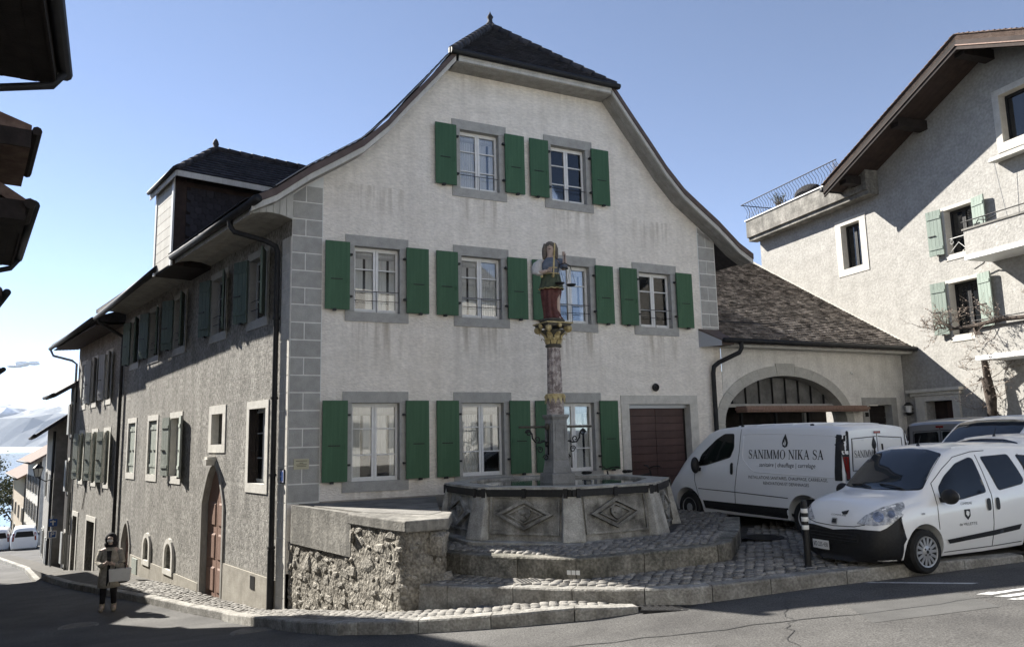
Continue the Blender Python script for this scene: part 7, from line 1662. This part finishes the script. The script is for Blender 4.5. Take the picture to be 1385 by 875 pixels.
eave_house('eave_house', (-5.0+uA.x*-6, 8-uA.y*6), uA, 6.0, 5.93, 1.25, 6.6, 'dark wooden eave with gutter of the nearest house at the top left corner', 8)
uB = Vector((-2.0, 2.8)).normalized()
hb = eave_house('eave_house', (-6.53, 10.0), uB, 3.45, 5.05, .95, 6.3, 'house at the left edge with low wooden eaves under a scale-clad dormer', 8, dsp=2.2)
b = MB(); b.box(-.15, .9, .36, 2.6, 6.0, 7.18); dm_ = b.build('dormer', M['brownwood'], hb)
b = MB(); b.prism([(-.42, .0, 7.12), (-.42, .0, 7.42), (-.42, 1.4, 7.85), (-.42, 2.9, 7.42), (-.42, 2.9, 7.12)], (1.9, 0, 0)); b.build('dormer_roof', M['redtile'], dm_)
b = MB(); b.tube([(-.46, -.06, 7.34), (1.5, -.06, 7.34)], .06, 8); b.box(-.45, -.425, -.0, 2.9, 7.10, 7.34); b.build('dormer_fascia', M['darkwood'], dm_)
for k in range(6):
    for j in range(5): MB().box(-.185, -.155, .34+j*.17+(.085 if k % 2 else 0), .34+j*.17+.16+(.085 if k % 2 else 0), 6.15+k*.14, 6.31+k*.14).build('shingle', M['redtile'], dm_)
b = MB(); b.box(-.30, .5, .0, .9, 5.98+.18, 6.30+.12); b.tube([(-.35, -.04, 6.38), (.6, -.04, 6.38)], .07, 8); b.build('dormer_sill', M['darkwood'], dm_)
b = MB(); b.box(-.34, -.20, .95, 1.25, 5.7, 7.0); b.build('black_shutter', M['dark'], hb)
uL = Vector((dLw.x, dLw.y))
eave_house('eave_house', (-10.35, 15.3), uL, 5.5, 4.95, .9, 6.6, 'house whose dark gutter end shows at the left edge at half height', 5)
hc = COL.objects[[o.name for o in COL.objects if o.get('label', '').startswith('house whose dark gutter')][0]]
b = MB(); b.box(-.6, 7.6, .75, 8, -1, 11.7); b.prism([(-.8, .7, 11.7), (-.8, 8.2, 11.7), (-.8, 4.5, 13.0)], (8.6, 0, 0)); b.build('unseen_shade_block', M['palewall'], hc)  # unseen tall block, added and sized to throw shade on the road
eave_house('eave_house', (-15.3, 22.8), uL, 14.0, 4.15, .9, 7.0, 'house whose roof edge shows at the left edge just above the far mountains', 5)
# ================================================================ distance: hillside, lake, mountains, trees, cloud
b = MB(); hx = [-1500+i*60 for i in range(40)]; hy = [60, 75, 95, 120, 160, 220, 300, 420, 600, 900, 1300]
hz = lambda x, y: -9.5-(y-60)*.11+.6*math.sin(x*.05+y*.02) if y < 600 else -70
b.add([(x, y, max(-75, hz(x, y))) for y in hy for x in hx], [(j*40+i, j*40+i+1, (j+1)*40+i+1, (j+1)*40+i) for j in range(len(hy)-1) for i in range(39)])
b.build('hillside', M['grass'], smooth=True, kind='structure')
b = MB(); b.add([(-9000, -400, -14), (9000, -400, -14), (9000, 62, -14), (-9000, 62, -14)], [(0, 1, 2, 3)]); b.build('ground', M['grass'], kind='structure')
M['lake'] = mat('lake_water', (.10, .16, .24), (.13, .19, .27), .002, .12, .1, .05, spec=.5)
b = MB(); b.add([(-22000, 420, -62), (12000, 420, -62), (12000, 13000, -62), (-22000, 13000, -62)], [(0, 1, 2, 3)]); b.build('lake', M['lake'], kind='structure')
M['mount'] = mat('far_mountain', (.17, .20, .23), (.24, .26, .28), .002, .9, detail=8)
nt = M['mount'].node_tree; g = nt.nodes.new('ShaderNodeNewGeometry'); sx = nt.nodes.new('ShaderNodeSeparateXYZ'); nt.links.new(g.outputs['Position'], sx.inputs[0]); nzm = nt.nodes.new('ShaderNodeTexNoise'); nzm.inputs['Scale'].default_value = .004; nzm.inputs['Detail'].default_value = 8; nt.links.new(g.outputs['Position'], nzm.inputs['Vector'])
ma = nt.nodes.new('ShaderNodeMath'); ma.operation = 'MULTIPLY_ADD'; ma.inputs[1].default_value = 700; nt.links.new(nzm.outputs['Fac'], ma.inputs[0]); nt.links.new(sx.outputs['Z'], ma.inputs[2]); mr = nt.nodes.new('ShaderNodeMapRange'); mr.inputs['From Min'].default_value = 960; mr.inputs['From Max'].default_value = 1080; nt.links.new(ma.outputs[0], mr.inputs['Value'])
mxn = nt.nodes.new('ShaderNodeMix'); mxn.data_type = 'RGBA'; bs = nt.nodes['Principled BSDF']; old = bs.inputs['Base Color'].links[0].from_socket; nt.links.new(mr.outputs[0], mxn.inputs['Factor']); nt.links.new(old, mxn.inputs['A']); mxn.inputs['B'].default_value = (.85, .87, .9, 1); nt.links.new(mxn.outputs['Result'], bs.inputs['Base Color'])
rm = random.Random(5); b = MB(); nxm, nym = 170, 14; hs_ = []
from mathutils import noise
for j in range(nym):
    for i in range(nxm):
        x = -21000+i*200; y = 12000+j*260; env = math.sin(math.pi*min(1, j/(nym-1)*.95+.02))**.8
        h = (700+380*noise.noise((x*.00035, y*.0003, 1.3))+330*abs(noise.noise((x*.0011, y*.001, 7)))+140*noise.noise((x*.004, y*.003, 3)))*env-60; b.v.append(Vector((x, y, h)))
for j in range(nym-1):
    for i in range(nxm-1): b.f.append([j*nxm+i, j*nxm+i+1, (j+1)*nxm+i+1, (j+1)*nxm+i]); b.m.append(0)
b.build('mountains', M['mount'], kind='structure')
M['cloud'] = mat('cloud_white', (.85, .86, .88), None, rough=1)
b = MB(); rc_ = random.Random(2)
for k in range(9): b.ell((-12150+rc_.uniform(-280, 280), 19000, 2070+rc_.uniform(-50, 50)), rc_.uniform(100, 190), 130, rc_.uniform(30, 55), 12, 7)
b.build('cloud', M['cloud'], smooth=True, kind='structure')
def tree(name, loc, h, rad, n, label, seed, leafm='leaf', group='trees down the street'):
    r = random.Random(seed); rt = empty(name, loc, 0, label, 'tree', group); tr, lf = MB(), MB()
    tr.tube([(0, 0, 0), (.1, 0, h*.25), (0, .1, h*.5), (.1, 0, h*.8)], [h*.035, h*.028, h*.018, .04], 8)
    tips = []
    for k in range(16):
        a = r.uniform(0, 6.283); z0 = h*r.uniform(.25, .7); l = rad*r.uniform(.6, 1.1); p = [(0, 0, z0), (math.cos(a)*l*.5, math.sin(a)*l*.5, z0+l*.45), (math.cos(a)*l, math.sin(a)*l, z0+l*r.uniform(.4, .9))]; tr.tube(p, [h*.012, h*.008, .02], 5, caps=False); tips += [Vector(p[1]), Vector(p[2]), (Vector(p[1])+Vector(p[2]))/2]
    tr.build('trunk', M['bark'], rt, smooth=True)
    for k in range(n):
        c = r.choice(tips); p = c+Vector((r.gauss(0, 1), r.gauss(0, 1), r.gauss(0, .8)))*rad*.22; s = r.uniform(.10, .22); x = Vector((r.uniform(-1, 1), r.uniform(-1, 1), r.uniform(-1, 1))).normalized(); y = x.orthogonal().normalized(); lf.add([p-x*s, p-y*s*.6, p+x*s, p+y*s*.6], [(0, 1, 2, 3)])
    lf.build('crown', M[leafm], rt, recalc=False, kind='stuff'); return rt
tree('street_tree', (-62, 97, -9.5), 9.5, 3.2, 2600, 'loose leafy tree beside the pink house at the far left', 1)
tree('street_tree', (-66, 106, -10.5), 9.5, 2.6, 1500, 'thin leafy tree right of the pink house, in front of the lake', 2)
tree('street_tree', (-69, 103, -10.5), 12.5, 3.4, 2200, 'tall leafy tree above the pink house roof at the left edge', 3)

# ================================================================ houses across the square, behind the viewer (seen in the window panes; sized and whitened to bounce sun onto the front)
far_house('opposite_house', (-14.0, -6.6), (-3.5, -5.2), .2, 12, 8, 'sunwall', 'tile', 'pale house across the square behind the viewpoint, left of three', 4, (1.0, 4.0, 7.0), .7, 'oldgreen', 3)
far_house('opposite_house', (-3.3, -5.1), (9.5, -4.4), .3, 13, 8, 'sunwall', 'tile', 'pale house across the square behind the viewpoint, middle of three', 5, (1.0, 4.0, 7.0), .7, 'paleshutter', 3)
far_house('opposite_house', (9.7, -4.3), (24.0, -1.5), .6, 11.5, 8, 'sunwall', 'tile', 'pale house across the square behind the viewpoint, right of three', 5, (1.0, 4.0, 6.5), .7, 'greyshutter', 3)

# ================================================================ air between the square and the far shore
hzm = bpy.data.materials.new('haze_air'); hzm.use_nodes = True; hn = hzm.node_tree; hn.nodes.remove(hn.nodes['Principled BSDF'])
pv = hn.nodes.new('ShaderNodeVolumePrincipled'); pv.inputs['Color'].default_value = (.80, .88, 1, 1); pv.inputs['Density'].default_value = 2.4e-5; pv.inputs['Anisotropy'].default_value = 0.0; hn.links.new(pv.outputs[0], hn.nodes['Material Output'].inputs['Volume'])
MB().box(-23500, 13500, -420, 16500, -82, 1120).build('haze', hzm, kind='stuff')
